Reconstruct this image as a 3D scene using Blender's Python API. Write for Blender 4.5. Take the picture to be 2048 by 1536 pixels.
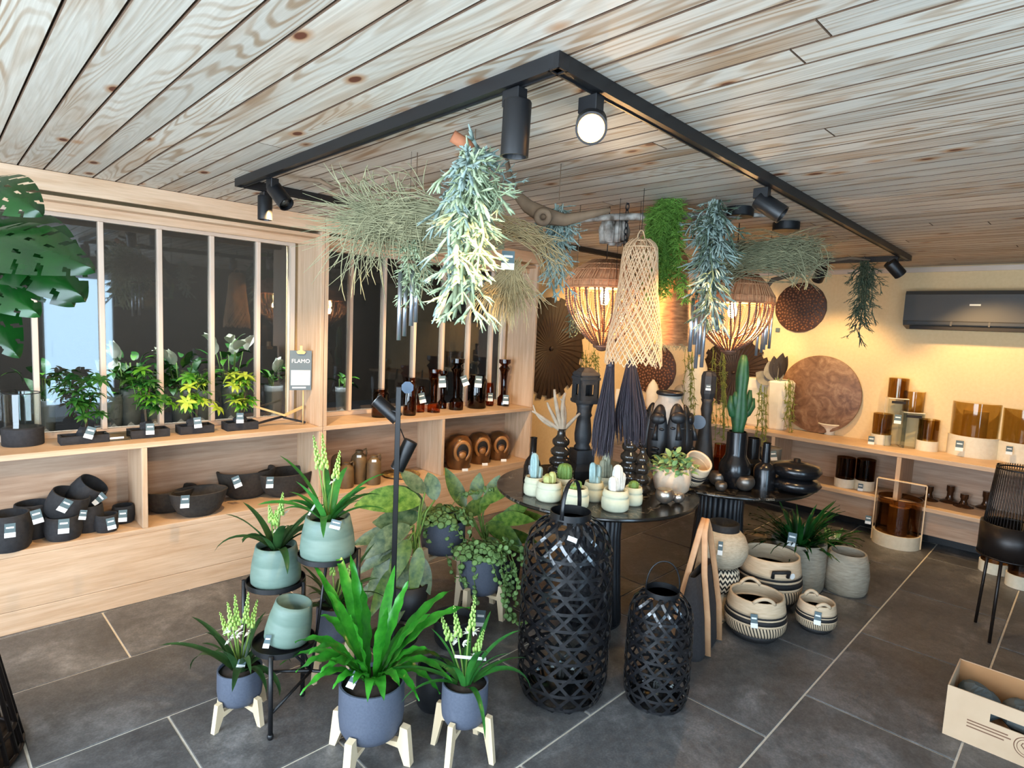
import bpy, math, random
from math import sin, cos, pi, radians, sqrt, atan2, exp
from mathutils import Vector, Matrix

random.seed(7)
for o in list(bpy.data.objects): bpy.data.objects.remove(o)
scene = bpy.context.scene
COL = scene.collection

# ------------------------------------------------------------------ camera
# world: X runs along the window wall into the room, Y towards the window wall, Z up
FPX = 1199.47
CAM_H = 1.62
ROT = Matrix(((0.71784, 0.03596, -0.69528),
              (-0.69477, 0.10226, -0.71194),
              (0.04550, 0.99411, 0.09839)))
cam_data = bpy.data.cameras.new('camera')
cam_data.sensor_fit = 'HORIZONTAL'
cam_data.sensor_width = 36.0
cam_data.lens = FPX / 2048 * 36.0
cam_data.clip_start = 0.05
cam = bpy.data.objects.new('camera', cam_data)
cam.matrix_world = Matrix.Translation((0, 0, CAM_H)) @ ROT.to_4x4()
COL.objects.link(cam)
scene.camera = cam

# ------------------------------------------------------------------ exposure, world, daylight
vs = scene.view_settings
vs.view_transform = 'Standard'
vs.look = 'None'
vs.exposure = 0.7
vs.gamma = 1.0
vs.use_curve_mapping = False
cy = scene.cycles
cy.max_bounces = 5; cy.diffuse_bounces = 3; cy.glossy_bounces = 2; cy.transmission_bounces = 3; cy.transparent_max_bounces = 10
cy.use_adaptive_sampling = True; cy.adaptive_threshold = 0.045; cy.adaptive_min_samples = 12
cy.caustics_reflective = False; cy.caustics_refractive = False
world = bpy.data.worlds.new('sky'); scene.world = world
world.use_nodes = True
world.node_tree.nodes['Background'].inputs[0].default_value = (0.55, 0.75, 1.0, 1)
world.node_tree.nodes['Background'].inputs[1].default_value = 1.2

def area(name, loc, direction, sx, sy, power, col):
    l = bpy.data.lights.new(name, 'AREA'); l.shape = 'RECTANGLE'; l.size = sx; l.size_y = sy
    l.energy = power; l.color = col
    o = bpy.data.objects.new(name, l); COL.objects.link(o)
    o.location = loc; o.rotation_euler = Vector(direction).to_track_quat('-Z', 'Y').to_euler()
    return o
# daylight through the glazed shop front behind the camera and through the glass door on the right
area('daylight_shopfront', (-1.72, 1.15, 1.15), (1, 0.05, -0.05), 3.6, 1.9, 175, (0.70, 0.85, 1.0))
area('daylight_door', (1.4, -1.36, 1.15), (0, 1, 0.0), 0.72, 1.62, 26, (0.50, 0.76, 1.0))
area('daylight_side_window', (-0.75, -1.36, 1.35), (0.15, 1, 0.0), 1.3, 1.4, 60, (0.70, 0.85, 1.0))
def spot(loc, target, power, angle=60, blend=0.6, col=(1.0, 0.66, 0.30), size=0.03):
    l = bpy.data.lights.new('spot_beam', 'SPOT'); l.energy = power; l.color = col
    l.spot_size = radians(angle); l.spot_blend = blend; l.shadow_soft_size = size
    o = bpy.data.objects.new('spot_beam', l); COL.objects.link(o)
    o.location = loc
    o.rotation_euler = (Vector(target) - Vector(loc)).to_track_quat('-Z', 'Y').to_euler()
    return o

# ------------------------------------------------------------------ measuring helpers (photo -> room)
def ray(px, py):
    return ROT @ Vector((px - 1024.0, -(py - 768.0), -FPX)).normalized()
def at_z(px, py, z):
    r = ray(px, py); t = (z - CAM_H) / r.z; return Vector((r.x * t, r.y * t, z))
def at_y(px, py, y):
    r = ray(px, py); t = y / r.y; return Vector((r.x * t, y, CAM_H + r.z * t))
def at_x(px, py, x):
    r = ray(px, py); t = x / r.x; return Vector((x, r.y * t, CAM_H + r.z * t))
FWD = ROT @ Vector((0, 0, -1))
def at_d(px, py, d):
    r = ray(px, py); t = d / r.dot(FWD); return Vector((r.x * t, r.y * t, CAM_H + r.z * t))
def mpp(p):                      # metres per photo pixel at point p
    return (Vector(p) - Vector((0, 0, CAM_H))).dot(FWD) / FPX
def yaw_to_cam(p):               # rotation that turns local -Y towards the camera
    return atan2(p[1], p[0]) - pi / 2

# ------------------------------------------------------------------ mesh builder
class MB:
    def __init__(s): s.v = []; s.f = []
    def add(s, vs, fs):
        b = len(s.v); s.v += [tuple(v) for v in vs]; s.f += [tuple(b + i for i in f) for f in fs]; return s
    def box(s, x0, x1, y0, y1, z0, z1):
        return s.add([(x0,y0,z0),(x1,y0,z0),(x1,y1,z0),(x0,y1,z0),(x0,y0,z1),(x1,y0,z1),(x1,y1,z1),(x0,y1,z1)],
                     [(3,2,1,0),(4,5,6,7),(0,1,5,4),(1,2,6,5),(2,3,7,6),(3,0,4,7)])
    def bbox(s, x0, x1, y0, y1, z0, z1, b=0.004):   # box with chamfered edges
        X = (x0, x1); Y = (y0, y1); Z = (z0, z1); vs = []; idx = {}
        for i in (0, 1):
            for j in (0, 1):
                for k in (0, 1):
                    sx, sy, sz = 1 - 2*i, 1 - 2*j, 1 - 2*k
                    for a in range(3):
                        p = [X[i] + sx*b, Y[j] + sy*b, Z[k] + sz*b]
                        p[a] = (X[i], Y[j], Z[k])[a]
                        idx[i, j, k, a] = len(vs); vs.append(p)
        fs = []
        for k in (0, 1): fs.append([idx[0,0,k,2], idx[1,0,k,2], idx[1,1,k,2], idx[0,1,k,2]][::(1 if k else -1)])
        for i in (0, 1): fs.append([idx[i,0,0,0], idx[i,1,0,0], idx[i,1,1,0], idx[i,0,1,0]][::(1 if i else -1)])
        for j in (0, 1): fs.append([idx[0,j,0,1], idx[0,j,1,1], idx[1,j,1,1], idx[1,j,0,1]][::(1 if j else -1)])
        for i in (0, 1):
            for j in (0, 1): fs.append([idx[i,j,0,0], idx[i,j,1,0], idx[i,j,1,1], idx[i,j,0,1]])
            for k in (0, 1): fs.append([idx[i,0,k,0], idx[i,1,k,0], idx[i,1,k,2], idx[i,0,k,2]])
        for j in (0, 1):
            for k in (0, 1): fs.append([idx[0,j,k,1], idx[1,j,k,1], idx[1,j,k,2], idx[0,j,k,2]])
        for i in (0, 1):
            for j in (0, 1):
                for k in (0, 1): fs.append([idx[i,j,k,0], idx[i,j,k,1], idx[i,j,k,2]])
        return s.add(vs, fs)
    def tube(s, pts, rad, n=6, cap=True, flat=None):
        pts = [Vector(p) for p in pts]; m = len(pts)
        rad = [rad]*m if not isinstance(rad, (list, tuple)) else rad
        t0 = (pts[1] - pts[0]).normalized()
        up = Vector((0, 0, 1)) if abs(t0.z) < 0.9 else Vector((1, 0, 0))
        nx = t0.cross(up).normalized(); vs = []
        for i in range(m):
            t = (pts[min(i+1, m-1)] - pts[max(i-1, 0)]).normalized()
            nx = (nx - t * nx.dot(t)).normalized(); ny = t.cross(nx)
            for k in range(n):
                a = 2*pi*k/n
                vs.append(pts[i] + nx * (cos(a)*rad[i]) + ny * (sin(a)*rad[i]*(flat or 1)))
        fs = [(i*n+k, i*n+(k+1) % n, (i+1)*n+(k+1) % n, (i+1)*n+k) for i in range(m-1) for k in range(n)]
        if cap: fs += [tuple(range(n))[::-1], tuple((m-1)*n+k for k in range(n))]
        return s.add(vs, fs)
    def lathe(s, prof, n=24, c=(0, 0), rf=None, a0=0.0, a1=2*pi):
        full = abs(a1 - a0 - 2*pi) < 1e-6; m = n if full else n + 1; vs = []
        for (r, z) in prof:
            for k in range(m):
                a = a0 + (a1 - a0)*k/n; q = r * (rf(a, z) if rf else 1)
                vs.append((c[0] + q*cos(a), c[1] + q*sin(a), z))
        fs = []
        for i in range(len(prof)-1):
            for k in range(n):
                k2 = (k+1) % m; fs.append((i*m+k, i*m+k2, (i+1)*m+k2, (i+1)*m+k))
        if full and prof[0] != prof[-1]:
            if prof[0][0] > 1e-5: fs.append(tuple(range(m))[::-1])
            if prof[-1][0] > 1e-5: fs.append(tuple((len(prof)-1)*m+k for k in range(m)))
        return s.add(vs, fs)
    def ball(s, c, r, nu=10, nv=7):
        r = (r, r, r) if not isinstance(r, (tuple, list)) else r
        vs = []
        for i in range(nv+1):
            t = pi*i/nv
            for k in range(nu):
                a = 2*pi*k/nu
                vs.append((c[0]+r[0]*sin(t)*cos(a), c[1]+r[1]*sin(t)*sin(a), c[2]-r[2]*cos(t)))
        fs = [(i*nu+k, i*nu+(k+1) % nu, (i+1)*nu+(k+1) % nu, (i+1)*nu+k) for i in range(nv) for k in range(nu)]
        return s.add(vs, fs)
    def torus(s, c, R, r, n=24, m=6, ax='z'):
        vs = []
        for i in range(n):
            a = 2*pi*i/n
            for k in range(m):
                b = 2*pi*k/m; q = R + r*cos(b); p = (q*cos(a), q*sin(a), r*sin(b))
                if ax == 'y': p = (p[0], p[2], p[1])
                if ax == 'x': p = (p[2], p[0], p[1])
                vs.append((c[0]+p[0], c[1]+p[1], c[2]+p[2]))
        fs = [(i*m+k, ((i+1) % n)*m+k, ((i+1) % n)*m+(k+1) % m, i*m+(k+1) % m) for i in range(n) for k in range(m)]
        return s.add(vs, fs)
    def prism(s, poly, t0, t1, ax='y'):          # flat outline given thickness
        def P(a, b, t): return {'y': (a, t, b), 'x': (t, a, b), 'z': (a, b, t)}[ax]
        n = len(poly)
        vs = [P(a, b, t0) for a, b in poly] + [P(a, b, t1) for a, b in poly]
        return s.add(vs, [tuple(range(n)), tuple(range(n, 2*n))[::-1]] + [(i, (i+1) % n, n+(i+1) % n, n+i) for i in range(n)])
    def blade(s, L, w, elev, bend, n=9, fold=0.25, wave=0.0, shape='strap', twist=0.0, base=(0, 0, 0), yaw=0.0, side=0.0, thick=0.0):
        # a leaf that leaves its base at angle elev and bends over by angle bend along its length
        x = z = 0.0; y = 0.0; rows = []; ph = random.random()*6
        for i in range(n+1):
            t = i/n; a = elev - bend*t**1.3
            if shape == 'strap': ww = w*min(1, 0.45+2.2*t)*(1 - t**5)**0.8
            elif shape == 'ovate': ww = w*sin(pi*min(1, 0.06+0.94*t)**0.8)**0.85 if t < 1 else 0
            elif shape == 'lance': ww = w*min(1, 0.55+1.5*t)*max(0, 1 - t)**0.55
            elif shape == 'nest': ww = w*(0.16+0.84*min(1, t*1.9)**1.2)*(1 - t**4.5)**0.7
            else: ww = w*sin(pi*t)**0.5 if 0 < t < 1 else 0
            ww = max(ww, 0.0006)
            wv = wave*sin(9*t*pi+ph); wv2 = wave*sin(9*t*pi+ph+2)
            up = Vector((-sin(a), 0, cos(a)))
            c = Vector((x, y, z)); tw = twist*t
            sd = Vector((0, 1, 0))*cos(tw) + up*sin(tw)
            nn = up*cos(tw) - Vector((0, 1, 0))*sin(tw)
            rows.append((c + sd*ww*0.5 + nn*(fold*ww*0.5 + wv), c, c - sd*ww*0.5 + nn*(fold*ww*0.5 + wv2)))
            x += cos(a)*L/n; z += sin(a)*L/n; y += side*L/n*t
        R = Matrix.Rotation(yaw, 3, 'Z'); b = Vector(base)
        vs = [R @ p + b for r in rows for p in r]
        fs = []
        for i in range(n): fs += [(3*i, 3*i+1, 3*i+4, 3*i+3), (3*i+1, 3*i+2, 3*i+5, 3*i+4)]
        return s.add(vs, fs)
    def build(s, name, m, parent=None, smooth=True, loc=None, rot=None):
        me = bpy.data.meshes.new(name); me.from_pydata(s.v, [], s.f); me.update()
        if smooth:
            me.polygons.foreach_set('use_smooth', [True]*len(me.polygons))
            if smooth == 'auto':
                try: me.set_sharp_from_angle(angle=radians(40))
                except Exception: pass
        o = bpy.data.objects.new(name, me); COL.objects.link(o)
        if m: me.materials.append(m)
        if parent: o.parent = parent
        if loc is not None: o.location = loc
        if rot is not None: o.rotation_euler = rot
        return o

def tag(o, label, cat, group=None):
    o['label'] = label; o['category'] = cat
    if group: o['group'] = group
    return o
def thing(name, label, cat, loc=(0, 0, 0), rz=0.0, group=None, rot=None):
    o = bpy.data.objects.new(name, None); COL.objects.link(o)
    o.empty_display_size = 0.05
    o.location = loc; o.rotation_euler = rot if rot is not None else (0, 0, rz)
    return tag(o, label, cat, group)
def struct(o): o['kind'] = 'structure'; return o
def stuff(o): o['kind'] = 'stuff'; return o
def inst(src, parent, loc=(0, 0, 0), rot=(0, 0, 0), scale=(1, 1, 1)):   # another piece sharing the mesh
    o = src.copy(); COL.objects.link(o); o.parent = parent
    o.location = loc; o.rotation_euler = rot; o.scale = scale if not isinstance(scale, (int, float)) else (scale,)*3
    return o
def bevel(o, w=0.003, seg=2):
    m = o.modifiers.new('bevel', 'BEVEL'); m.width = w; m.segments = seg; m.limit_method = 'ANGLE'; return o

# ------------------------------------------------------------------ materials
def lin(c):
    return tuple((v/255/12.92 if v/255 <= 0.04045 else ((v/255+0.055)/1.055)**2.4) for v in c) + (1.0,)
class NT:
    def __init__(s, name):
        s.m = bpy.data.materials.new(name); s.m.use_nodes = True; s.t = s.m.node_tree
        s.b = s.t.nodes['Principled BSDF']; s.out = s.t.nodes['Material Output']
    def n(s, ty, **kw):
        x = s.t.nodes.new(ty)
        for k, v in kw.items():
            if k in x.inputs: x.inputs[k].default_value = v
            else: setattr(x, k, v)
        return x
    def l(s, a, b): s.t.links.new(a, b)
    def coords(s, scale=(1, 1, 1), kind='Object', rand=False):
        tc = s.n('ShaderNodeTexCoord'); mp = s.n('ShaderNodeMapping'); mp.inputs['Scale'].default_value = scale
        s.l(tc.outputs[kind], mp.inputs['Vector'])
        if rand:
            oi = s.n('ShaderNodeObjectInfo'); mu = s.n('ShaderNodeMath', operation='MULTIPLY'); mu.inputs[1].default_value = 37.0
            s.l(oi.outputs['Random'], mu.inputs[0]); s.l(mu.outputs[0], mp.inputs['Location'])
        return mp.outputs['Vector']
    def noise(s, vec, scale=5, detail=4, rough=0.55, dist=0.0):
        x = s.n('ShaderNodeTexNoise'); x.inputs['Scale'].default_value = scale; x.inputs['Detail'].default_value = detail
        x.inputs['Roughness'].default_value = rough; x.inputs['Distortion'].default_value = dist
        if vec is not None: s.l(vec, x.inputs['Vector'])
        return x.outputs['Fac']
    def ramp(s, fac, stops, interp='LINEAR'):
        x = s.n('ShaderNodeValToRGB'); e = x.color_ramp.elements; x.color_ramp.interpolation = interp
        while len(e) < len(stops): e.new(0.5)
        for el, (p, c) in zip(e, stops): el.position = p; el.color = lin(c)
        s.l(fac, x.inputs[0]); return x.outputs['Color']
    def mix(s, fac, a, b, mode='MIX'):
        x = s.n('ShaderNodeMix', data_type='RGBA', blend_type=mode)
        for sock, v in ((x.inputs[0], fac), (x.inputs[6], a), (x.inputs[7], b)):
            if hasattr(v, 'is_output'): s.l(v, sock)
            else: sock.default_value = v if not isinstance(v, tuple) else v
        return x.outputs[2]
    def bump(s, h, strength=0.3, dist=0.01):
        x = s.n('ShaderNodeBump'); x.inputs['Strength'].default_value = strength; x.inputs['Distance'].default_value = dist
        s.l(h, x.inputs['Height']); s.l(x.outputs['Normal'], s.b.inputs['Normal'])
    def base(s, c):
        if hasattr(c, 'is_output'): s.l(c, s.b.inputs['Base Color'])
        else: s.b.inputs['Base Color'].default_value = c
    def set(s, rough=0.5, metal=0.0, spec=0.5):
        s.b.inputs['Roughness'].default_value = rough; s.b.inputs['Metallic'].default_value = metal
        s.b.inputs['Specular IOR Level'].default_value = spec; return s

MATS = {}
def mat(name, c1, c2=None, rough=0.5, metal=0.0, scale=8.0, stretch=(1, 1, 1), bump=0.0, bdist=0.005, spec=0.5, detail=4, contrast=0.25, rand=False, trans=0.0):
    if name in MATS: return MATS[name]
    k = NT(name); k.set(rough, metal, spec)
    if c2 is None:
        k.base(lin(c1))
        if bump:
            k.bump(k.noise(k.coords(stretch), scale, detail), bump, bdist)
    else:
        f = k.noise(k.coords(stretch, rand=rand), scale, detail)
        k.base(k.ramp(f, [(0.5-contrast, c1), (0.5+contrast, c2)]))
        if bump: k.bump(f, bump, bdist)
    if trans:
        k.b.inputs['Subsurface Weight'].default_value = trans
        k.b.inputs['Subsurface Radius'].default_value = (0.01, 0.01, 0.005)
    MATS[name] = k.m; return k.m
def glass(name, col, alpha=0.85, rough=0.02, gloss=1.0, ior=1.5):
    # thin glass: tinted see-through mixed with a mirror by Fresnel
    if name in MATS: return MATS[name]
    k = NT(name); k.t.nodes.remove(k.b)
    tr = k.n('ShaderNodeBsdfTransparent'); tr.inputs[0].default_value = lin(col)
    gl = k.n('ShaderNodeBsdfGlossy'); gl.inputs['Roughness'].default_value = rough
    gl.inputs[0].default_value = (gloss, gloss, gloss, 1)
    f0 = ((ior-1)/(ior+1))**2                       # Schlick's rule, the same from both sides of the thin wall
    lw = k.n('ShaderNodeLayerWeight'); lw.inputs[0].default_value = 0.5
    pw = k.n('ShaderNodeMath', operation='POWER'); pw.inputs[1].default_value = 5.0; k.l(lw.outputs['Facing'], pw.inputs[0])
    fr = k.n('ShaderNodeMath', operation='MULTIPLY_ADD'); fr.inputs[1].default_value = 1-f0; fr.inputs[2].default_value = f0; k.l(pw.outputs[0], fr.inputs[0])
    ms = k.n('ShaderNodeMixShader'); k.l(fr.outputs[0], ms.inputs[0]); k.l(tr.outputs[0], ms.inputs[1]); k.l(gl.outputs[0], ms.inputs[2])
    k.l(ms.outputs[0], k.out.inputs['Surface']); MATS[name] = k.m; return k.m
def emit(name, col, strength):
    if name in MATS: return MATS[name]
    k = NT(name); k.base(lin(col)); k.b.inputs['Emission Color'].default_value = lin(col)
    k.b.inputs['Emission Strength'].default_value = strength; MATS[name] = k.m; return k.m

def pine():
    k = NT('whitewashed_pine'); k.set(0.55, 0, 0.3)
    oi = k.n('ShaderNodeObjectInfo')
    tc = k.n('ShaderNodeTexCoord'); add = k.n('ShaderNodeVectorMath', operation='ADD'); sc = k.n('ShaderNodeVectorMath', operation='SCALE')
    cb = k.n('ShaderNodeCombineXYZ'); k.l(oi.outputs['Random'], cb.inputs[0]); k.l(oi.outputs['Random'], cb.inputs[1])
    k.l(cb.outputs[0], sc.inputs[0]); sc.inputs['Scale'].default_value = 53.0
    k.l(tc.outputs['Object'], add.inputs[0]); k.l(sc.outputs[0], add.inputs[1])
    def mp(scale):
        m = k.n('ShaderNodeMapping'); m.inputs['Scale'].default_value = scale; k.l(add.outputs[0], m.inputs['Vector']); return m.outputs[0]
    field = k.noise(mp((6.5, 0.55, 1)), 1.0, 2, 0.4, 0.25)          # cathedral figure: bands of a stretched field
    mul = k.n('ShaderNodeMath', operation='MULTIPLY'); mul.inputs[1].default_value = 26.0; k.l(field, mul.inputs[0])
    sn = k.n('ShaderNodeMath', operation='SINE'); mm = k.n('ShaderNodeMath', operation='MULTIPLY'); mm.inputs[1].default_value = 6.283
    k.l(mul.outputs[0], mm.inputs[0]); k.l(mm.outputs[0], sn.inputs[0])
    mr = k.n('ShaderNodeMapRange'); mr.inputs[1].default_value = -1; mr.inputs[2].default_value = 1; k.l(sn.outputs[0], mr.inputs[0])
    fine = k.noise(mp((130, 3, 1)), 1.0, 3, 0.6)
    msk = k.noise(mp((7, 0.5, 1)), 1.0, 2, 0.5); mk = k.n('ShaderNodeMapRange'); mk.inputs[1].default_value = 0.40; mk.inputs[2].default_value = 0.62; mk.inputs[3].default_value = 0.12; mk.inputs[4].default_value = 0.85; k.l(msk, mk.inputs[0])
    gl = k.ramp(mr.outputs[0], [(0.45, (206, 198, 184)), (0.95, (162, 134, 104))])
    grain = k.mix(mk.outputs[0], lin((206, 198, 184)), gl)
    blot = k.noise(mp((3.5, 0.9, 1)), 1.3, 3, 0.5)
    bl = k.ramp(blot, [(0.52, (255, 255, 255)), (0.78, (222, 190, 160))])
    c = k.mix(1.0, grain, bl, 'MULTIPLY')
    fr = k.ramp(fine, [(0.3, (215, 208, 200)), (0.65, (255, 255, 255))])
    c = k.mix(0.6, c, fr, 'MULTIPLY')
    vo = k.n('ShaderNodeTexVoronoi'); vo.inputs['Scale'].default_value = 1.0; vo.inputs['Randomness'].default_value = 1.0
    k.l(mp((8.5, 4.6, 0.01)), vo.inputs['Vector'])
    sp = k.n('ShaderNodeSeparateColor'); k.l(vo.outputs['Color'], sp.inputs[0])
    gt = k.n('ShaderNodeMath', operation='GREATER_THAN'); gt.inputs[1].default_value = 0.52; k.l(sp.outputs[0], gt.inputs[0])
    def knot(lo, hi):
        x = k.n('ShaderNodeMapRange'); x.inputs[1].default_value = lo; x.inputs[2].default_value = hi; x.inputs[3].default_value = 1; x.inputs[4].default_value = 0
        k.l(vo.outputs['Distance'], x.inputs[0]); y = k.n('ShaderNodeMath', operation='MULTIPLY'); k.l(x.outputs[0], y.inputs[0]); k.l(gt.outputs[0], y.inputs[1]); return y.outputs[0]
    c = k.mix(knot(0.13, 0.26), c, lin((172, 132, 98)))
    c = k.mix(knot(0.10, 0.135), c, lin((98, 54, 38)))
    hs = k.n('ShaderNodeHueSaturation'); k.l(c, hs.inputs['Color'])
    mv = k.n('ShaderNodeMapRange'); mv.inputs[3].default_value = 0.84; mv.inputs[4].default_value = 1.06; k.l(oi.outputs['Random'], mv.inputs[0]); k.l(mv.outputs[0], hs.inputs['Value'])
    k.base(hs.outputs[0]); k.bump(mr.outputs[0], 0.05, 0.002)
    return k.m
def laminate(name, c1, c2, stretch=(1.2, 1.2, 22)):
    k = NT(name); k.set(0.48, 0, 0.35)
    a = k.noise(k.coords(stretch), 1.6, 5, 0.6, 0.4); b = k.noise(k.coords(tuple(v*4 for v in stretch)), 2.0, 3, 0.6)
    c = k.ramp(a, [(0.3, c1), (0.7, c2)])
    c = k.mix(0.35, c, k.ramp(b, [(0.3, (206, 200, 194)), (0.7, (255, 255, 255))]), 'MULTIPLY')
    k.base(c); k.bump(b, 0.04, 0.001); return k.m
def slate():
    k = NT('slate_tile'); k.set(0.42, 0, 0.5)
    v = k.coords((1, 1, 1), rand=True)
    a = k.noise(v, 3.2, 7, 0.65, 0.5); b = k.noise(v, 26, 5, 0.7); d = k.noise(v, 120, 2, 0.5)
    c = k.ramp(a, [(0.28, (78, 77, 77)), (0.52, (104, 102, 101)), (0.74, (150, 147, 145))])
    c = k.mix(0.5, c, k.ramp(b, [(0.32, (140, 140, 142)), (0.68, (255, 255, 255))]), 'MULTIPLY')
    c = k.mix(0.28, c, k.ramp(d, [(0.4, (120, 120, 120)), (0.66, (255, 255, 255))]), 'MULTIPLY')
    k.base(c); mr = k.n('ShaderNodeMapRange'); mr.inputs[3].default_value = 0.30; mr.inputs[4].default_value = 0.60
    k.l(a, mr.inputs[0]); k.l(mr.outputs[0], k.b.inputs['Roughness']); k.bump(b, 0.10, 0.003); return k.m

M_pine = pine()
M_lam = laminate('oak_laminate', (220, 190, 160), (196, 160, 126))
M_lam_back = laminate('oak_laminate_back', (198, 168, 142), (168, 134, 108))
M_lam_v = laminate('oak_laminate_upright', (220, 190, 160), (196, 160, 126), (22, 22, 1.2))
M_frame = mat('window_frame_cream', (218, 196, 176), (206, 182, 160), 0.45, scale=3)
M_slate = slate()
M_grout = mat('pale_grout', (222, 214, 200), (202, 192, 176), 0.8, scale=30)
M_cream = mat('cream_plaster', (230, 202, 156), (222, 192, 144), 0.85, scale=40, bump=0.06, bdist=0.002)
M_dark = mat('dark_taupe_paint', (30, 28, 27), (38, 36, 34), 0.8, scale=4)
M_black = mat('black_powder_coat', (19, 19, 21), rough=0.42, bump=0.05, scale=180, bdist=0.001)
M_blackgloss = mat('black_gloss', (13, 12, 12), rough=0.16)
M_white = mat('white_card', (238, 238, 234), rough=0.6)
M_tag = mat('teal_grey_card', (86, 104, 108), rough=0.6)
M_soil = mat('dark_soil', (34, 24, 17), (52, 38, 27), 0.95, scale=60, bump=0.5)
M_pane = glass('window_pane', (206, 210, 210), ior=1.62)
M_clear = glass('clear_glass', (246, 249, 248), ior=1.45)

# ================================================================== the room
CEIL = 2.252
YF, YG = 3.672, 4.04          # front and glass planes of the window wall
XB = 6.0                      # back wall
# floor: grout bed with single tiles
floor = struct(MB().box(-1.9, 6.05, -1.5, 5.9, -0.12, -0.0045).build('floor', M_grout, smooth=False))
TL, TW, GR = 0.86, 0.565, 0.0095
tile_src = None
ca, sa = cos(0.02), sin(0.02)
for k in range(-1, 10):
    for j in range(-4, 8):
        u = (0.61 + (0.43 if k % 2 else 0.0) + TL*(j+0.5)) - 0.61; w = 3.66 - TW*(k+0.5) - 3.66
        cx, cy = 0.61 + u*ca - w*sa, 3.66 + u*sa + w*ca
        if not (-1.45 < cx < 5.95 and -1.25 < cy < 4.0): continue
        if tile_src is None:
            tile_src = MB().bbox(-TL/2+GR/2, TL/2-GR/2, -TW/2+GR/2, TW/2-GR/2, -0.010, 0.0, 0.0018).build('tile', M_slate, floor, smooth=False)
            t = tile_src
        else:
            t = inst(tile_src, floor)
        t.location = (cx, cy, 0); t.rotation_euler = (0, 0, 0.02)
# ceiling: boards running to the window wall
ceiling = struct(MB().box(-1.9, 6.05, -1.5, 4.1, CEIL+0.014, CEIL+0.12).build('ceiling', mat('ceiling_void', (24, 19, 15), rough=0.9), smooth=False))
PW = 0.0965
M_seamshade = mat('seam_shade_brown', (92, 68, 48), (74, 52, 36), 0.8, scale=20)
for i in range(-20, 60):
    xc = 0.325 + PW*(i+0.5)
    if xc > XB - 0.04 or xc < -1.8: continue
    cuts = [-1.5]
    rs = random.Random(i*7+3)
    if rs.random() < 0.55: cuts.append(rs.uniform(-0.6, 1.6))
    if rs.random() < 0.30: cuts.append(rs.uniform(1.9, 3.2))
    cuts.append(4.05)
    for a, b in zip(cuts[:-1], cuts[1:]):
        h = (b-a)/2
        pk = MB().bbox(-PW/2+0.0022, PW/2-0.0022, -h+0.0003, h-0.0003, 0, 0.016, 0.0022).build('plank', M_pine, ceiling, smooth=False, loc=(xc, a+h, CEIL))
        pk.data.materials.append(M_seamshade)                     # only the visible face is whitewashed, seam shade is painted dark brown on the edges
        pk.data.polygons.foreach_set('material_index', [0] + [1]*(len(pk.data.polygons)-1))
# walls
struct(MB().box(-1.9, -0.24, YG+0.04, YG+0.12, 0, CEIL+0.014).box(-0.24, 3.86, YG+0.04, YG+0.12, 0, 0.86)
       .box(-0.24, 3.86, YG+0.04, YG+0.12, 2.112, CEIL+0.014).box(1.81, 1.90, YG+0.04, YG+0.12, 0.86, 2.112)
       .box(3.86, XB+0.1, YG+0.04, YG+0.12, 0, CEIL+0.014).build('wall_left', M_cream, smooth=False))
struct(MB().box(XB, XB+0.1, -1.5, YG+0.12, 0, CEIL+0.014).build('wall_back', M_cream, smooth=False))
struct(MB().box(XB-0.016, XB, -1.4, YG+0.04, CEIL-0.04, CEIL).build('trim_1', M_frame, smooth=False))
struct(MB().box(-1.9, -1.42, -1.52, -1.42, 0, CEIL+0.014).box(-1.42, -0.08, -1.52, -1.42, 0, 0.62).box(-1.42, -0.08, -1.52, -1.42, 2.08, CEIL+0.014)
       .box(-0.08, 1.02, -1.52, -1.42, 0, CEIL+0.014).box(1.02, 1.79, -1.52, -1.42, 2.09, CEIL+0.014)
       .box(1.79, XB+0.1, -1.52, -1.42, 0, CEIL+0.014).build('wall_right', M_dark, smooth=False))
struct(MB().box(-1.92, -1.82, -1.52, -0.7, 0, CEIL+0.014).box(-1.92, -1.82, 3.0, YG+0.12, 0, CEIL+0.014)
       .box(-1.92, -1.82, -0.7, 3.0, 2.12, CEIL+0.014).box(-1.92, -1.82, -0.7, 3.0, 0, 0.16).build('wall_front', M_dark, smooth=False))
# glass door on the right (seen mirrored in the window panes)
d1 = struct(MB().box(1.02, 1.07, -1.50, -1.44, 0, 2.09).box(1.74, 1.79, -1.50, -1.44, 0, 2.09).box(1.07, 1.74, -1.50, -1.44, 2.03, 2.09)
            .box(1.07, 1.74, -1.50, -1.44, 0, 0.16).build('door_1', mat('pale_blue_door', (196, 214, 224), rough=0.4), smooth=False))
MB().box(1.07, 1.74, -1.475, -1.465, 0.16, 2.03).build('pane', M_clear, d1, smooth=False)
MB().tube([(1.12, -1.43, 0.95), (1.12, -1.41, 0.95), (1.12, -1.41, 1.15), (1.12, -1.43, 1.15)], 0.008).build('door_handle', M_black, d1)

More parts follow.
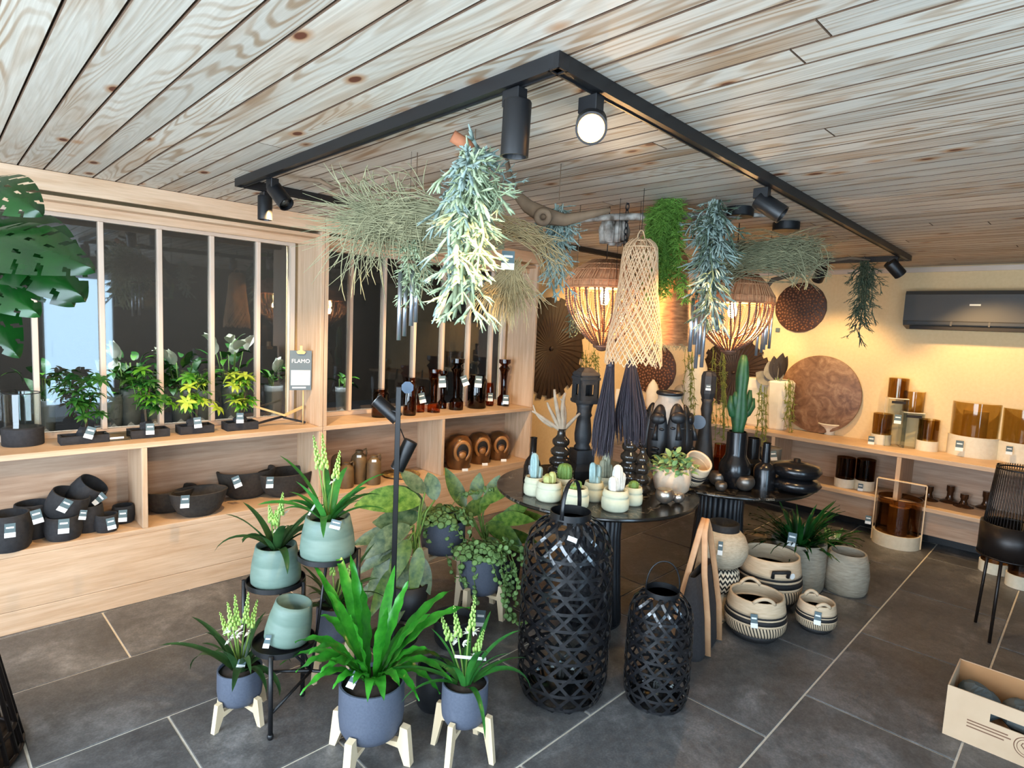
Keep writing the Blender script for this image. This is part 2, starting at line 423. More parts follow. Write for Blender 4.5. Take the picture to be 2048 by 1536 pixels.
# ---- windows on the left
def window(name, x0, x1, mull):
    z0, z1 = 0.892, 2.112
    w = struct(MB().box(x0, x1, YG-0.012, YG+0.04, z0, z0+0.03).box(x0, x1, YG-0.012, YG+0.04, z1-0.03, z1)
               .box(x0, x0+0.03, YG-0.012, YG+0.04, z0+0.03, z1-0.03).box(x1-0.03, x1, YG-0.012, YG+0.04, z0+0.03, z1-0.03)
               .build(name, M_frame, smooth=False))
    for x in mull:
        MB().bbox(x-0.0125, x+0.0125, YG-0.02, YG+0.03, z0+0.03, z1-0.03, 0.002).build('mullion', M_frame, w, smooth=False)
    e = [x0+0.03] + list(mull) + [x1-0.03]
    for a, b in zip(e[:-1], e[1:]):
        MB().box(a+0.012, b-0.012, YG+0.008, YG+0.014, z0+0.03, z1-0.03).build('pane', M_pane, w, smooth=False)
window('window_1', -0.20, 1.815, (0.115, 0.404, 0.703, 0.992, 1.281, 1.566))
window('window_2', 1.895, 3.82, (2.244, 2.527, 2.812, 3.100, 3.383, 3.650))

# ---- shelving built in below and around the windows
def bay(x0, x1, divs, label):
    t = thing('shelving_unit', label, 'shelving unit', ((x0+x1)/2, YF, 0), group='oak shelving units built round the windows')
    c = (x0+x1)/2; X0, X1 = x0-c, x1-c; D = YG-0.02-YF
    def P(n, a, b, y0, y1, z0, z1, m): return MB().bbox(a, b, y0, y1, z0, z1, 0.0015).build(n, m, t, smooth=False)
    P('plinth_board', X0, X1, 0.0, 0.02, 0, 0.112, M_lam)
    P('base_panel', X0, X1, 0.0, 0.02, 0.114, 0.385, M_lam)
    P('lower_shelf', X0, X1, 0, D, 0.386, 0.413, M_lam)
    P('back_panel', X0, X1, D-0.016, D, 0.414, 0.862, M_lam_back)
    P('top_shelf', X0, X1, 0, D, 0.863, 0.892, M_lam)
    for d in divs: P('divider', d-c-0.0135, d-c+0.0135, 0.001, D-0.017, 0.414, 0.8625, M_lam_v)
    P('side_panel', X0, X0+0.024, 0.001, D, 0.893, 2.156, M_lam_v); P('side_panel', X1-0.024, X1, 0.001, D, 0.893, 2.156, M_lam_v)
    P('end_panel', X0, X0+0.024, 0.003, D-0.017, 0.414, 0.8625, M_lam_v); P('end_panel', X1-0.024, X1, 0.003, D-0.017, 0.414, 0.8625, M_lam_v)
    P('fascia', X0, X1, 0, 0.022, 2.157, CEIL-0.002, M_lam); P('soffit', X0+0.024, X1-0.024, 0.022, D, 2.118, 2.14, M_lam)
    P('head_strip', X0+0.024, X1-0.024, 0.10, 0.122, 2.075, 2.118, M_lam)
    return t
bay(-0.235, 1.853, (0.82,), 'pale oak shelving below the left window, with black pots and bowls')
bay(1.857, 3.862, (2.863,), 'pale oak shelving below the right window, with amber glass on top')
# ---- shelving on the back wall
def back_shelves():
    xf = 5.55; y0, y1 = -1.2, 4.03
    t = thing('shelving_unit', 'long low oak shelving along the cream back wall under the air conditioner', 'shelving unit', (XB, 1.4, 0))
    def P(n, a, b, y_0, y_1, z0, z1, m): return MB().bbox(a-XB, b-XB, y_0-1.4, y_1-1.4, z0, z1, 0.0015).build(n, m, t, smooth=False)
    P('top_shelf', xf, XB-0.004, y0, y1, 0.704, 0.738, M_lam); P('lower_shelf', xf, XB-0.004, y0, y1, 0.312, 0.344, M_lam)
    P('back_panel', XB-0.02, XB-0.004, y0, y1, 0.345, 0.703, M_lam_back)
    for yy in (0.20, 1.205, 2.21, 3.215): P('divider', xf+0.001, XB-0.021, yy-0.016, yy+0.016, 0.345, 0.703, M_lam_v)
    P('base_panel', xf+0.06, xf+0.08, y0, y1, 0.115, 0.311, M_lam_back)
    P('kick_board', 5.84, 5.86, y0, y1, 0.0, 0.30, M_black)
back_shelves()

# ---- dim flower store behind the windows
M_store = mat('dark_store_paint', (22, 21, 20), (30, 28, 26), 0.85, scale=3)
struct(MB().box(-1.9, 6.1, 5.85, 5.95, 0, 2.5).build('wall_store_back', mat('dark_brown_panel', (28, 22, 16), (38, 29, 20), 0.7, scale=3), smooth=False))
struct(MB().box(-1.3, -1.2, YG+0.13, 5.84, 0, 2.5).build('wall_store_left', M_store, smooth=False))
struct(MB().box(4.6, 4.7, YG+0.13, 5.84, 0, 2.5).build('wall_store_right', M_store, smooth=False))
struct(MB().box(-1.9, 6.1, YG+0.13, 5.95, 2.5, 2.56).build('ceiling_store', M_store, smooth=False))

# ================================================================== small shared builders
def dcam(p):
    v = Vector((-p[0], -p[1], 0)); return v.normalized()
def price_tag(parent, pos, h=0.05, roll=0.0, yaw=None, lean=0.12, w=None, name='price_tag'):
    # dark card with a white price strip; pos is the world position of its top edge
    w = w or h*0.62
    base = parent.matrix_basis.translation
    o = MB().box(-w/2, w/2, -0.0012, 0.0008, -h, 0).build(name, M_tag, parent, smooth=False)
    wm = parent.matrix_basis.inverted() @ Vector(pos)
    o.location = wm
    o.rotation_euler = (-lean, roll, (yaw if yaw is not None else yaw_to_cam(pos)) - parent.rotation_euler.z)
    MB().box(-w/2-0.0004, w/2+0.0004, -0.0022, -0.0012, -h-0.0004, -h*0.66).build('price_strip', M_white, o, smooth=False)
    MB().box(-w*0.36, w*0.36, -0.0018, -0.0012, -h*0.36, -h*0.24).build('print_line', M_white, o, smooth=False)
    return o
def place(bx, by, z, r0=0.0):
    p = at_z(bx, by, z); return p - dcam(p)*r0
def vase(name, label, cat, b, z, prof, m, hollow=False, n=28, group=None, tagpx=None, rot=None, wall=0.06, smooth=True, rf=None, zoff=0.0):
    # prof in photo pixels (half width, height) from the foot up; b = pixel of the foot's front edge
    s = mpp(at_z(b[0], b[1], z)); p = place(b[0], b[1], z, prof[0][0]*s); s = mpp(p)
    P = [(max(r*s, 0.0), h*s) for r, h in prof]
    if hollow:
        rt, ht = P[-1]; t = max(rt*wall*2, 0.004)
        inner = [(rt-t*0.3, ht+t*0.25), (rt-t, ht)]
        for (r, h) in reversed(P[1:-1]):
            if h > ht*0.35: inner.append((max(r-t, 0.002), h))
        inner.append((0.0, inner[-1][1]-0.001))
        P = P + inner
    if P[0][0] > 0: P = [(0.0, 0.0)] + P
    mb = MB().lathe(P, n, rf=rf)
    o = mb.build(name, m, smooth='auto' if smooth else False, loc=(p.x, p.y, z + zoff))
    tag(o, label, cat, group)
    if rot: o.rotation_euler = rot
    if tagpx:   # (px, py, height in px, roll)
        d = (p - Vector((0, 0, 0))).dot(FWD) - CAM_H*0
        rr = max(r for r, h in P)*1.03
        q = at_d(tagpx[0], tagpx[1], (Vector((p.x, p.y, CAM_H)) + dcam(p)*rr - Vector((0, 0, CAM_H))).dot(FWD))
        price_tag(o, q, tagpx[2]*s, tagpx[3] if len(tagpx) > 3 else 0.0)
    return o

# ================================================================== ceiling track and spotlights
RZ = CEIL - 0.034
TA, TB, TC, TD = Vector((1.09, 3.03, RZ)), Vector((1.08, 1.0, RZ)), Vector((5.15, 1.20, RZ)), Vector((5.10, 3.10, RZ))
trk = thing('track_rail', 'black rectangular lighting track fixed to the pine ceiling', 'track', (0, 0, 0))
trk.location = (TB.x, TB.y, CEIL)
def rail(a, b):
    d = (b-a); L = d.length; m = MB()
    w = 0.018
    m.box(-0.018, L+0.018, -w, w, 0.0, 0.033).box(-0.018, L+0.018, -w, -w+0.006, -0.004, 0).box(-0.018, L+0.018, w-0.006, w, -0.004, 0)
    return m.build('rail', M_black, trk, smooth=False, loc=a - trk.location, rot=(0, 0, atan2(d.y, d.x)))
rail(TA, TB); rail(TB, TC); rail(TC, TD); rail(TA, TD)
M_lens = mat('spot_lens', (120, 118, 112), rough=0.15, metal=0.6)
M_lit = emit('lit_lamp_face', (255, 190, 96), 14)
def spotlight(label, foot, head_px, axis, L=0.115, r=0.034, lit=False):
    foot = Vector(foot); foot.z = RZ
    t = thing('spotlight', label, 'spotlight', foot, group='spotlights on the black track')
    MB().bbox(-0.017, 0.017, -0.03, 0.03, -0.045, -0.0045, 0.002).build('adapter', M_black, t, smooth=False)
    ax = Vector(axis).normalized()
    d = (foot - Vector((0, 0, CAM_H))).dot(FWD)
    c = at_d(head_px[0], head_px[1], d) - foot
    q = ax.to_track_quat('-Z', 'Y').to_euler()
    MB().tube([(0, 0, -0.042), (c*0.5 - ax*L*0.2)*1.0, c - ax*L*0.30], 0.007, 6).build('arm', M_black, t)
    MB().lathe([(0, L/2), (r*0.94, L/2), (r, L/2-0.004), (r, -L/2), (r*0.86, -L/2), (r*0.82, -L/2+0.012)], 28).build('housing', M_black, t, smooth='auto', loc=c, rot=q)
    MB().lathe([(0, -L/2+(-0.002 if lit else 0.010)), (r*0.84, -L/2+(-0.002 if lit else 0.012))], 24).build('lamp_face', M_lit if lit else M_lens, t, loc=c, rot=q)
    return foot + c
camv = lambda p: (Vector((0, 0, CAM_H)) - Vector(p))
spotlight('black spotlight tilted at the near left track corner', at_z(545, 356, RZ), (560, 392), (0.25, -0.75, -0.75))
spotlight('black spotlight hanging straight down at the left track corner', at_z(530, 383, RZ), (530, 416), (0, 0, -1))
spotlight('large black spotlight hanging straight down, nearest to the camera', at_z(1030, 176, RZ), (1032, 258), (0.02, 0.05, -1), L=0.135, r=0.036)
pl = at_z(1183, 190, RZ)
hl = spotlight('lit spotlight glowing warm yellow towards the camera', pl, (1183, 250), camv(pl)+Vector((0.1, 0.1, -0.15)), L=0.10, r=0.040, lit=True)
spotlight('black spotlight tilted right on the long right-hand track', at_z(1525, 374, RZ), (1540, 414), (0.25, -0.9, -0.65), L=0.12, r=0.037)
p6 = TC.lerp(TD, 0.32)
spotlight('small black spotlight on the far track aimed down left', at_z(1643, 522, RZ), (1640, 548), (0.55, 0.5, -0.8), L=0.12, r=0.042)
spotlight('small black spotlight at the far right track corner', at_z(1788, 514, RZ), (1790, 537), (0.6, -0.55, -0.75), L=0.12, r=0.042)
for b, lab in (((1572, 452), 'black round ceiling canopy right of the hanging grass roll'), ((1478, 424), 'black round ceiling canopy beside the blue-green hanging foliage')):
    p = at_z(b[0], b[1]+4, CEIL-0.03)
    c = MB().lathe([(0, -0.045), (0.066, -0.045), (0.07, -0.041), (0.07, 0), (0, 0)], 28).build('ceiling_canopy', M_black, smooth='auto', loc=(p.x, p.y, CEIL-0.0005))
    tag(c, lab, 'ceiling fitting')
# beams of the lit track lamps
spot((1.25, 1.10, 2.06), (1.15, 3.67, 0.15), 60, 50)
spot((1.25, 2.98, 2.12), (1.30, 3.86, 0.60), 58, 88)
spot((2.75, 3.00, 2.12), (2.95, 3.88, 0.60), 58, 88)
spot((0.45, 3.00, 2.12), (0.45, 3.86, 0.75), 18, 80)
spot((5.22, 2.35, 2.10), (6.0, 3.05, 1.25), 34, 100)
spot((5.22, 1.75, 2.10), (6.0, 1.95, 0.75), 36, 92)
spot((5.22, 0.95, 2.10), (6.0, 0.55, 0.70), 42, 95)
spot((4.95, 3.05, 2.12), (5.1, 4.05, 1.4), 40, 90)
spot((4.4, 1.05, 2.10), (4.9, 0.6, 0.0), 24, 80)
spot((2.3, 1.10, 2.10), (2.75, 1.95, 0.75), 36, 62)
spot((3.15, 1.02, 2.08), (3.7, 1.7, 0.75), 26, 55)

# ================================================================== hanging display
M_anta = mat('blue_green_antler_leaf', (120, 142, 134), (154, 168, 158), 0.75, scale=14)
M_antb = mat('pale_antler_leaf', (182, 192, 152), (154, 172, 140), 0.75, scale=14)
M_antc = mat('dusty_green_antler_leaf', (66, 82, 66), (92, 108, 86), 0.8, scale=14)
M_straw = mat('dry_straw', (190, 168, 122), (160, 138, 98), 0.8, scale=20)
M_grass = mat('grey_green_grass', (176, 170, 132), (130, 130, 98), 0.8, scale=20)
M_wood = mat('grey_driftwood', (122, 98, 74), (84, 64, 47), 0.85, scale=12, stretch=(1, 1, 0.3), bump=0.4)
M_bark = mat('birch_bark', (190, 184, 174), (96, 84, 72), 0.85, scale=18, bump=0.4, contrast=0.15)
M_fern = mat('asparagus_green', (84, 128, 40), (112, 154, 58), 0.7, scale=12)
def antler_mesh(seed, wide=0.30, rad=0.016):
    rs = random.Random(seed); m = MB(); pts = []; x = y = 0.0
    for i in range(11):
        t = i/10; pts.append((x, y, -t)); x += rs.uniform(-0.03, 0.03); y += rs.uniform(-0.03, 0.03)
    m.tube(pts, [rad*0.9*(1-0.5*i/10) for i in range(11)], 4)
    k = 15
    for j in range(k):
        t = (j+0.6)/k; i = min(int(t*10), 9); b = Vector(pts[i]).lerp(Vector(pts[i+1]), t*10-i)
        a = j*2.4 + rs.uniform(-0.5, 0.5); ln = wide*rs.uniform(0.7, 1.15)*(1-0.35*t)
        d = Vector((cos(a), sin(a), rs.uniform(-1.1, -0.4)))
        mid = b + d*ln*0.5 + Vector((0, 0, -0.02))
        m.tube([b, b+d*ln*0.25, mid], [rad*0.6, rad*0.85, rad], 4, flat=0.45)
        for q in range(3):
            e = d + Vector((rs.uniform(-0.7, 0.7), rs.uniform(-0.7, 0.7), rs.uniform(-0.6, 0.5)))
            tip = mid + e*ln*0.42
            m.tube([mid - d*0.01, mid.lerp(tip, 0.55) + Vector((0, 0, 0.01)), tip], [rad*0.8, rad*0.75, rad*0.25], 4, flat=0.5)
            if rs.random() < 0.6:
                e2 = e + Vector((rs.uniform(-0.8, 0.8), rs.uniform(-0.8, 0.8), rs.uniform(-0.3, 0.3)))
                b2 = mid.lerp(tip, 0.5); m.tube([b2, b2+e2*ln*0.22], [rad*0.7, rad*0.25], 4, flat=0.5)
    return m
ANT = {}
def antler(label, top, L, W, n, mats, seed=1, wide=0.30, rad=0.016, lean=(0, 0), cap=None):
    t = thing('hanging_antler_foliage', label, 'hanging plant', top, group='hanging antler-leaf bunches')
    rs = random.Random(seed)
    key = (round(wide, 2), round(rad, 3))
    for i in range(n):
        m = mats[rs.randrange(len(mats))]; v = rs.randrange(3); kk = key + (m.name, v)
        a = rs.uniform(0, 2*pi); q = sqrt(rs.random())*W
        if kk not in ANT: ANT[kk] = antler_mesh(v*11+5, wide, rad).build('strand', m, t); o = ANT[kk]
        else: o = inst(ANT[kk], t)
        s = L*rs.uniform(0.55, 1.0); f = 0.42 if i % 3 == 0 else 1.0
        o.location = (cos(a)*q*0.35, sin(a)*q*0.35, -rs.uniform(0, 0.12)*L); o.scale = (s*f+L*0.35*(1-f),)*2 + (s*f,)
        tilt = rs.uniform(0.5, 1.1) if f < 1 else q/L*0.9
        o.rotation_euler = (tilt*sin(a)+lean[0], -tilt*cos(a)+lean[1], rs.uniform(0, 6.28))
    MB().tube([(0, 0, 0.01), (0, 0, CEIL-top[2]-0.001)], 0.0018, 5).build('cord', M_wood, t)
    return t
def grass(name, label, curves, rad, m, cat='dried grass', n=4, cord=None):
    mb = MB()
    for c in curves: mb.tube(c, [rad]*(len(c)-1)+[rad*0.35], 3, cap=False)
    o = tag(mb.build(name, m), label, cat); return o
def bez(p0, p1, p2, p3, n):
    out = []
    for i in range(n+1):
        t = i/n; out.append(p0*(1-t)**3 + p1*3*t*(1-t)**2 + p2*3*t*t*(1-t) + p3*t**3)
    return out
def jit(r): return Vector((random.uniform(-r, r), random.uniform(-r, r), random.uniform(-r, r)))

# driftwood
def stick(name, label, pts, rad, m=M_wood, cat='driftwood', n=7):
    c = pts[0]; return tag(MB().tube([p - c for p in pts], rad, n).build(name, m, loc=c), label, cat)
stick('driftwood_stick', 'thin crooked brown stick under the ceiling left of the dried grass',
      [at_d(x, y, 2.45) for x, y in ((598, 357), (640, 361), (664, 374), (692, 368), (705, 381), (745, 376), (775, 388), (815, 386))], [0.008, 0.010, 0.009, 0.010, 0.008, 0.009, 0.007, 0.004])
stick('driftwood_branch', 'twisted grey driftwood branch rising beside the large antler-leaf bunch',
      [at_d(x, y, 2.25) for x, y in ((1012, 308), (1018, 345), (1030, 385), (1055, 412), (1090, 432), (1130, 440), (1175, 430), (1220, 420))], [0.006, 0.011, 0.016, 0.026, 0.034, 0.024, 0.016, 0.010])
knot = at_d(1086, 434, 2.2)
MBk = MB().torus((0, 0, 0), 0.022, 0.012, 16, 8).build('driftwood_knot', M_wood, loc=knot, rot=camv(knot).to_track_quat('Z', 'Y').to_euler())
tag(MBk, 'ring-shaped driftwood knot with a dark hole beside the blue-green foliage', 'driftwood')
stick('birch_branch', 'pale birch branch lying level just under the ceiling', [at_d(x, y, 3.0) for x, y in ((1150, 442), (1220, 434), (1300, 433), (1380, 432), (1440, 431), (1500, 429), (1560, 433))], [0.010, 0.017, 0.020, 0.018, 0.016, 0.012, 0.006], M_bark)
stick('driftwood_branch', 'dark thin branch running along under the far hanging grass', [at_d(x, y, 3.35) for x, y in ((1500, 600), (1530, 580), (1545, 560), (1600, 545), (1660, 522), (1700, 516), (1740, 520))], [0.006, 0.010, 0.013, 0.011, 0.010, 0.008, 0.004])
p = at_d(905, 272, 1.95)
o = tag(MB().tube([(0, 0, 0), tuple(at_d(950, 300, 1.98)-p)], 0.020, 12).build('wood_peg', mat('cut_wood', (176, 112, 76), (150, 92, 62), 0.8, scale=30), loc=p), 'short cut wooden peg holding up the large antler-leaf bunch', 'driftwood')
# bark block with chain above the left beaded lamp
p = at_d(1226, 490, 3.1)
t = thing('bark_block', 'grey bark block on a chain above the left beaded lamp', 'driftwood', p)
mb = MB(); rs = random.Random(4)
for i in range(16):
    a = rs.uniform(0, 6.28); q = rs.uniform(0.02, 0.085); h0 = rs.uniform(-0.01, 0.03)
    mb.tube([(cos(a)*q, sin(a)*q*0.6, h0), (cos(a)*q*1.1, sin(a)*q*0.6, h0+0.07), (cos(a)*q, sin(a)*q*0.6, h0+rs.uniform(0.10, 0.14))], [0.02, 0.026, 0.012], 6)
mb.build('bark', M_bark, t)
src = None
for i in range(9):
    z = 0.0 + i*0.03
    if src is None: src = MB().torus((0, 0, 0), 0.010, 0.0028, 12, 5, 'x').build('chain_link', M_black, t); l = src
    else: l = inst(src, t)
    l.location = (-0.02, -0.09, z); l.rotation_euler = (0, 0, (i % 2)*pi/2); l.scale = (1, 1, 1.7)

# antler-leaf bunches
antler('large blue-green and cream antler-leaf bunch hanging nearest the camera', at_d(950, 292, 1.97), 0.50, 0.085, 24, (M_anta, M_antb, M_antb), 3, 0.27, 0.022)
antler('blue-green antler-leaf bunch beside the driftwood knot', at_d(1118, 405, 2.35), 0.33, 0.055, 16, (M_anta,), 5, 0.27, 0.020)
antler('pale yellow antler-leaf bunch below the left grass bundle', at_d(830, 475, 2.3), 0.21, 0.11, 16, (M_antb,), 8, 0.36, 0.030)
antler('blue-green antler-leaf bunch above the middle wind chime', at_d(1432, 398, 2.75), 0.55, 0.09, 26, (M_anta, M_anta, M_antc), 9, 0.25, 0.017)
p = at_x(1728, 520, 5.05)
antler('dusty dark green antler-leaf bunch on the far end of the track', p, 0.56, 0.10, 20, (M_antc,), 12, 0.22, 0.010)
antler('small dark leafy bunch left of the beaded lamp', at_d(1150, 612, 3.15), 0.16, 0.04, 6, (M_antc,), 14, 0.30, 0.018)

# dried grass
C = []
for i in range(330):
    a = at_d(random.uniform(985, 1010), random.uniform(455, 500), 2.25+random.uniform(-0.05, 0.1))
    y1 = random.uniform(395, 520); e = at_d(random.gauss(735, 40), random.gauss(445, 26) + (y1-455)*0.35, 2.3+random.uniform(-0.1, 0.15))
    m1 = at_d(930, y1*0.6+190, 2.27)+jit(0.05); m2 = at_d(830, y1*0.9+30, 2.3)+jit(0.08)
    C.append(bez(a, m1, m2, e, 6))
for i in range(150):
    b = at_d(random.uniform(680, 820), random.uniform(405, 480), 2.3); a = random.uniform(-2.6, 0.9)
    L = random.uniform(40, 150); e = at_d(745+cos(a)*-L*1.0-20, 450+abs(sin(a))*L*random.choice((-0.8, 1.1)), 2.25)
    C.append(bez(at_d(900, 450, 2.3)+jit(0.05), at_d(820, random.uniform(390, 430), 2.28)+jit(0.03), b, e, 7))
for i in range(70):       # long loose curls
    x = random.uniform(690, 860); dn = random.random() < 0.55
    a = at_d(x+random.uniform(10, 60), random.uniform(410, 460), 2.28); sx = random.uniform(-70, 20)
    if dn: C.append(bez(a, at_d(x+sx*0.5, 400+random.uniform(-20, 40), 2.25), at_d(x+sx, 500+random.uniform(-20, 60), 2.22)+jit(0.04), at_d(x+sx+random.uniform(-10, 60), random.uniform(490, 610), 2.22), 10))
    else: C.append(bez(a, at_d(x, 390, 2.28)+jit(0.03), at_d(x-20, 350+random.uniform(-20, 30), 2.25)+jit(0.05), at_d(x-random.uniform(-20, 60), random.uniform(318, 390), 2.22), 10))
stuff(grass('dried_grass_bundle', 'wide grey-green bundle of dried grass sweeping left under the ceiling', C, 0.0019, M_grass))
C = []
for i in range(60):
    a = at_d(random.uniform(960, 1010), random.uniform(415, 500), 2.2); e = at_d(random.uniform(1080, 1150), random.uniform(470, 560), 2.2+random.uniform(-0.1, 0.1))
    C.append(bez(a, at_d(1030, random.uniform(420, 470), 2.15)+jit(0.03), at_d(1085, random.uniform(430, 520), 2.2)+jit(0.04), e, 6))
stuff(grass('dried_grass_wisps', 'loose yellow grass wisps right of the large antler-leaf bunch', C, 0.0017, M_straw))
C = []
for i in range(300):
    a = at_d(random.gauss(1022, 12), random.uniform(515, 545), 2.2)+jit(0.01)
    sx = random.gauss(0, 34); e = at_d(1008+sx*1.15, random.uniform(585, 668)-abs(sx)*0.35, 2.2+random.uniform(-0.1, 0.1))
    e2 = e + jit(0.03)
    C.append(bez(a, at_d(1020+sx*0.3, 560, 2.2)+jit(0.01), at_d(1010+sx*1.25, 600, 2.2)+jit(0.03), e2, 6))
tuft = stuff(grass('dried_straw_tuft', 'hanging tuft of curly dried straw with a price tag', C, 0.0014, M_straw))
price_tag(tuft, at_d(1017, 502, 2.1), 0.065, 0.02, w=0.045)
C = []
for i in range(420):
    a = at_d(random.uniform(1400, 1470), random.gauss(530, 18), 3.2+random.uniform(-0.12, 0.12)); e = at_d(random.gauss(1625, 22), random.gauss(515, 26), 3.25+random.uniform(-0.12, 0.12))
    C.append(bez(a, at_d(1490, random.gauss(505, 24), 3.2)+jit(0.05), at_d(1560, random.gauss(505, 24), 3.2)+jit(0.05), e, 6))
for i in range(45):
    a = at_d(random.uniform(1580, 1640), random.uniform(480, 540), 3.2); th = random.uniform(0, 6.28)
    C.append(bez(a, a+jit(0.12), at_d(1620+cos(th)*50, 520+sin(th)*35, 3.2)+jit(0.03), at_d(1610+cos(th)*60, 530+sin(th)*50, 3.2), 7))
stuff(grass('dried_grass_roll', 'grey-green roll of dried grass hanging on the right', C, 0.0021, M_grass))
# asparagus fern
def fern_mesh(seed):
    rs = random.Random(seed); m = MB(); x = y = 0.0; pts = []
    for i in range(13): pts.append(Vector((x, y, -i/12))); x += rs.uniform(-0.02, 0.02); y += rs.uniform(-0.02, 0.02)
    m.tube(pts, 0.004, 3)
    for j in range(150):
        t = rs.random(); i = min(int(t*12), 11); b = pts[i].lerp(pts[i+1], t*12-i); a = rs.uniform(0, 6.28)
        L = rs.uniform(0.05, 0.13)*(1.1-t*0.5); d = Vector((cos(a), sin(a), rs.uniform(-0.9, 0.3)))
        m.tube([b, b+d*L*0.5, b+d*L+Vector((0, 0, -0.03))], [0.005, 0.006, 0.002], 3, cap=False)
        for q in range(3):
            c = b+d*L*(0.3+0.25*q); e = d+Vector((rs.uniform(-1, 1), rs.uniform(-1, 1), rs.uniform(-0.6, 0.6))); m.tube([c, c+e*L*0.3], [0.0045, 0.0015], 3, cap=False)
    return m
p = at_d(1332, 398, 2.9)
t = thing('asparagus_fern', 'bright green feathery fern hanging between the woven shade and the blue-green bunch', 'hanging plant', p)
fs = [fern_mesh(i).build('frond', M_fern, t) for i in range(3)]
for i in range(30):
    o = fs[i] if i < 3 else inst(fs[i % 3], t)
    a = random.uniform(0, 6.28); q = sqrt(random.random())*0.075; s = random.uniform(0.28, 0.46)
    o.location = (cos(a)*q, sin(a)*q, random.uniform(-0.06, 0)); o.scale = (s*1.15, s*1.15, s); o.rotation_euler = (random.uniform(-0.05, 0.05), random.uniform(-0.05, 0.05), a)
MB().tube([(0, 0, 0), (0, 0, CEIL-p.z-0.001)], 0.002, 5).build('cord', M_wood, t)
p = at_d(922, 545, 2.5); SPR = p
t = thing('fern_sprig', 'small bright green sprig peeping out below the large antler-leaf bunch', 'hanging plant', p)
for i in range(5):
    o = inst(fs[i % 3], t, (random.uniform(-0.01, 0.01), random.uniform(-0.01, 0.01), 0.02), (0.1*sin(i), 0.1*cos(i), i), (0.13, 0.13, 0.13))
MB().tube([(0, 0, 0.02), (0, 0, CEIL-SPR.z-0.001)], 0.0015, 4).build('cord', M_wood, t)

# open woven shade
M_reed = mat('pale_reed', (222, 186, 146), (196, 156, 116), 0.7, scale=30)
p = at_d(1266, 725, 2.75); s = mpp(p)
t = thing('reed_pendant', 'tall pale open-weave reed shade with a frayed fringe', 'pendant', p)
def shade_r(z):        # z in px above the fringe
    k = [(0, 56), (40, 53), (90, 46), (150, 38), (200, 35), (222, 33), (234, 24), (238, 16)]
    for (a, ra), (b, rb) in zip(k[:-1], k[1:]):
        if a <= z <= b: return ra+(rb-ra)*(z-a)/(b-a)
    return 16
for sg in (1, -1):
    pts = []
    for i in range(27):
        z = 238*i/26; a = sg*(i/26)*2.6; r = shade_r(z)
        if z < 30: a *= 1; 
        pts.append((cos(a)*r*s, sin(a)*r*s, z*s + (0.004*sin(7*a) if i == 0 else 0)))
    src = MB().tube(pts, [0.0026]*27, 4, cap=False).build('reed', M_reed, t)
    N = 42
    for i in range(1, N):
        o = inst(src, t); o.rotation_euler = (0, 0, 2*pi*i/N); o.location = (0, 0, random.uniform(-0.02, 0.012))
MB().torus((0, 0, 238*s), 16*s, 0.004, 20, 6).torus((0, 0, 225*s), 32*s, 0.003, 24, 6).build('rim_ring', M_reed, t)
MB().tube([(-0.03, 0, 238*s)] + [(-0.03*cos(a), 0, 238*s+0.05*sin(a)) for a in (0.6, 1.2, 1.6, 2.0, 2.6)] + [(0.03, 0, 238*s)], 0.003, 6).build('handle', M_reed, t)
MB().tube([(0, 0, 238*s+0.05), (0, 0, CEIL-p.z-0.001)], 0.0015, 5).build('cord', M_black, t)
# solid wicker shade behind
p = at_d(1341, 690, 3.25); s = mpp(p)
t = thing('wicker_pendant', 'tan close-woven wicker shade hanging behind the green fern', 'pendant', p)
MW = mat('tan_wicker', (214, 150, 96), (150, 96, 58), 0.8, scale=60, stretch=(0.35, 0.35, 1.6), bump=0.6, contrast=0.2)
MB().lathe([(40*s, 0), (38*s, 6*s), (34*s, 60*s), (27*s, 120*s), (22*s, 170*s), (10*s, 190*s), (8*s, 188*s), (20*s, 168*s), (36*s, 8*s)], 32).build('woven_body', MW, t)
mb = MB()
for i in range(90):
    a = random.uniform(0, 6.28); r = 39*s; mb.tube([(cos(a)*r, sin(a)*r, 0.01), (cos(a+0.2)*r*1.03, sin(a+0.2)*r*1.03, -0.004), (cos(a+0.3)*r*1.0, sin(a+0.3)*r, -random.uniform(0.01, 0.035))], 0.0016, 3, cap=False)
stuff(mb.build('frayed_hem', M_straw, t)); MB().tube([(0, 0, 189*s), (0, 0, CEIL-p.z-0.001)], 0.002, 5).build('cord', M_black, t)

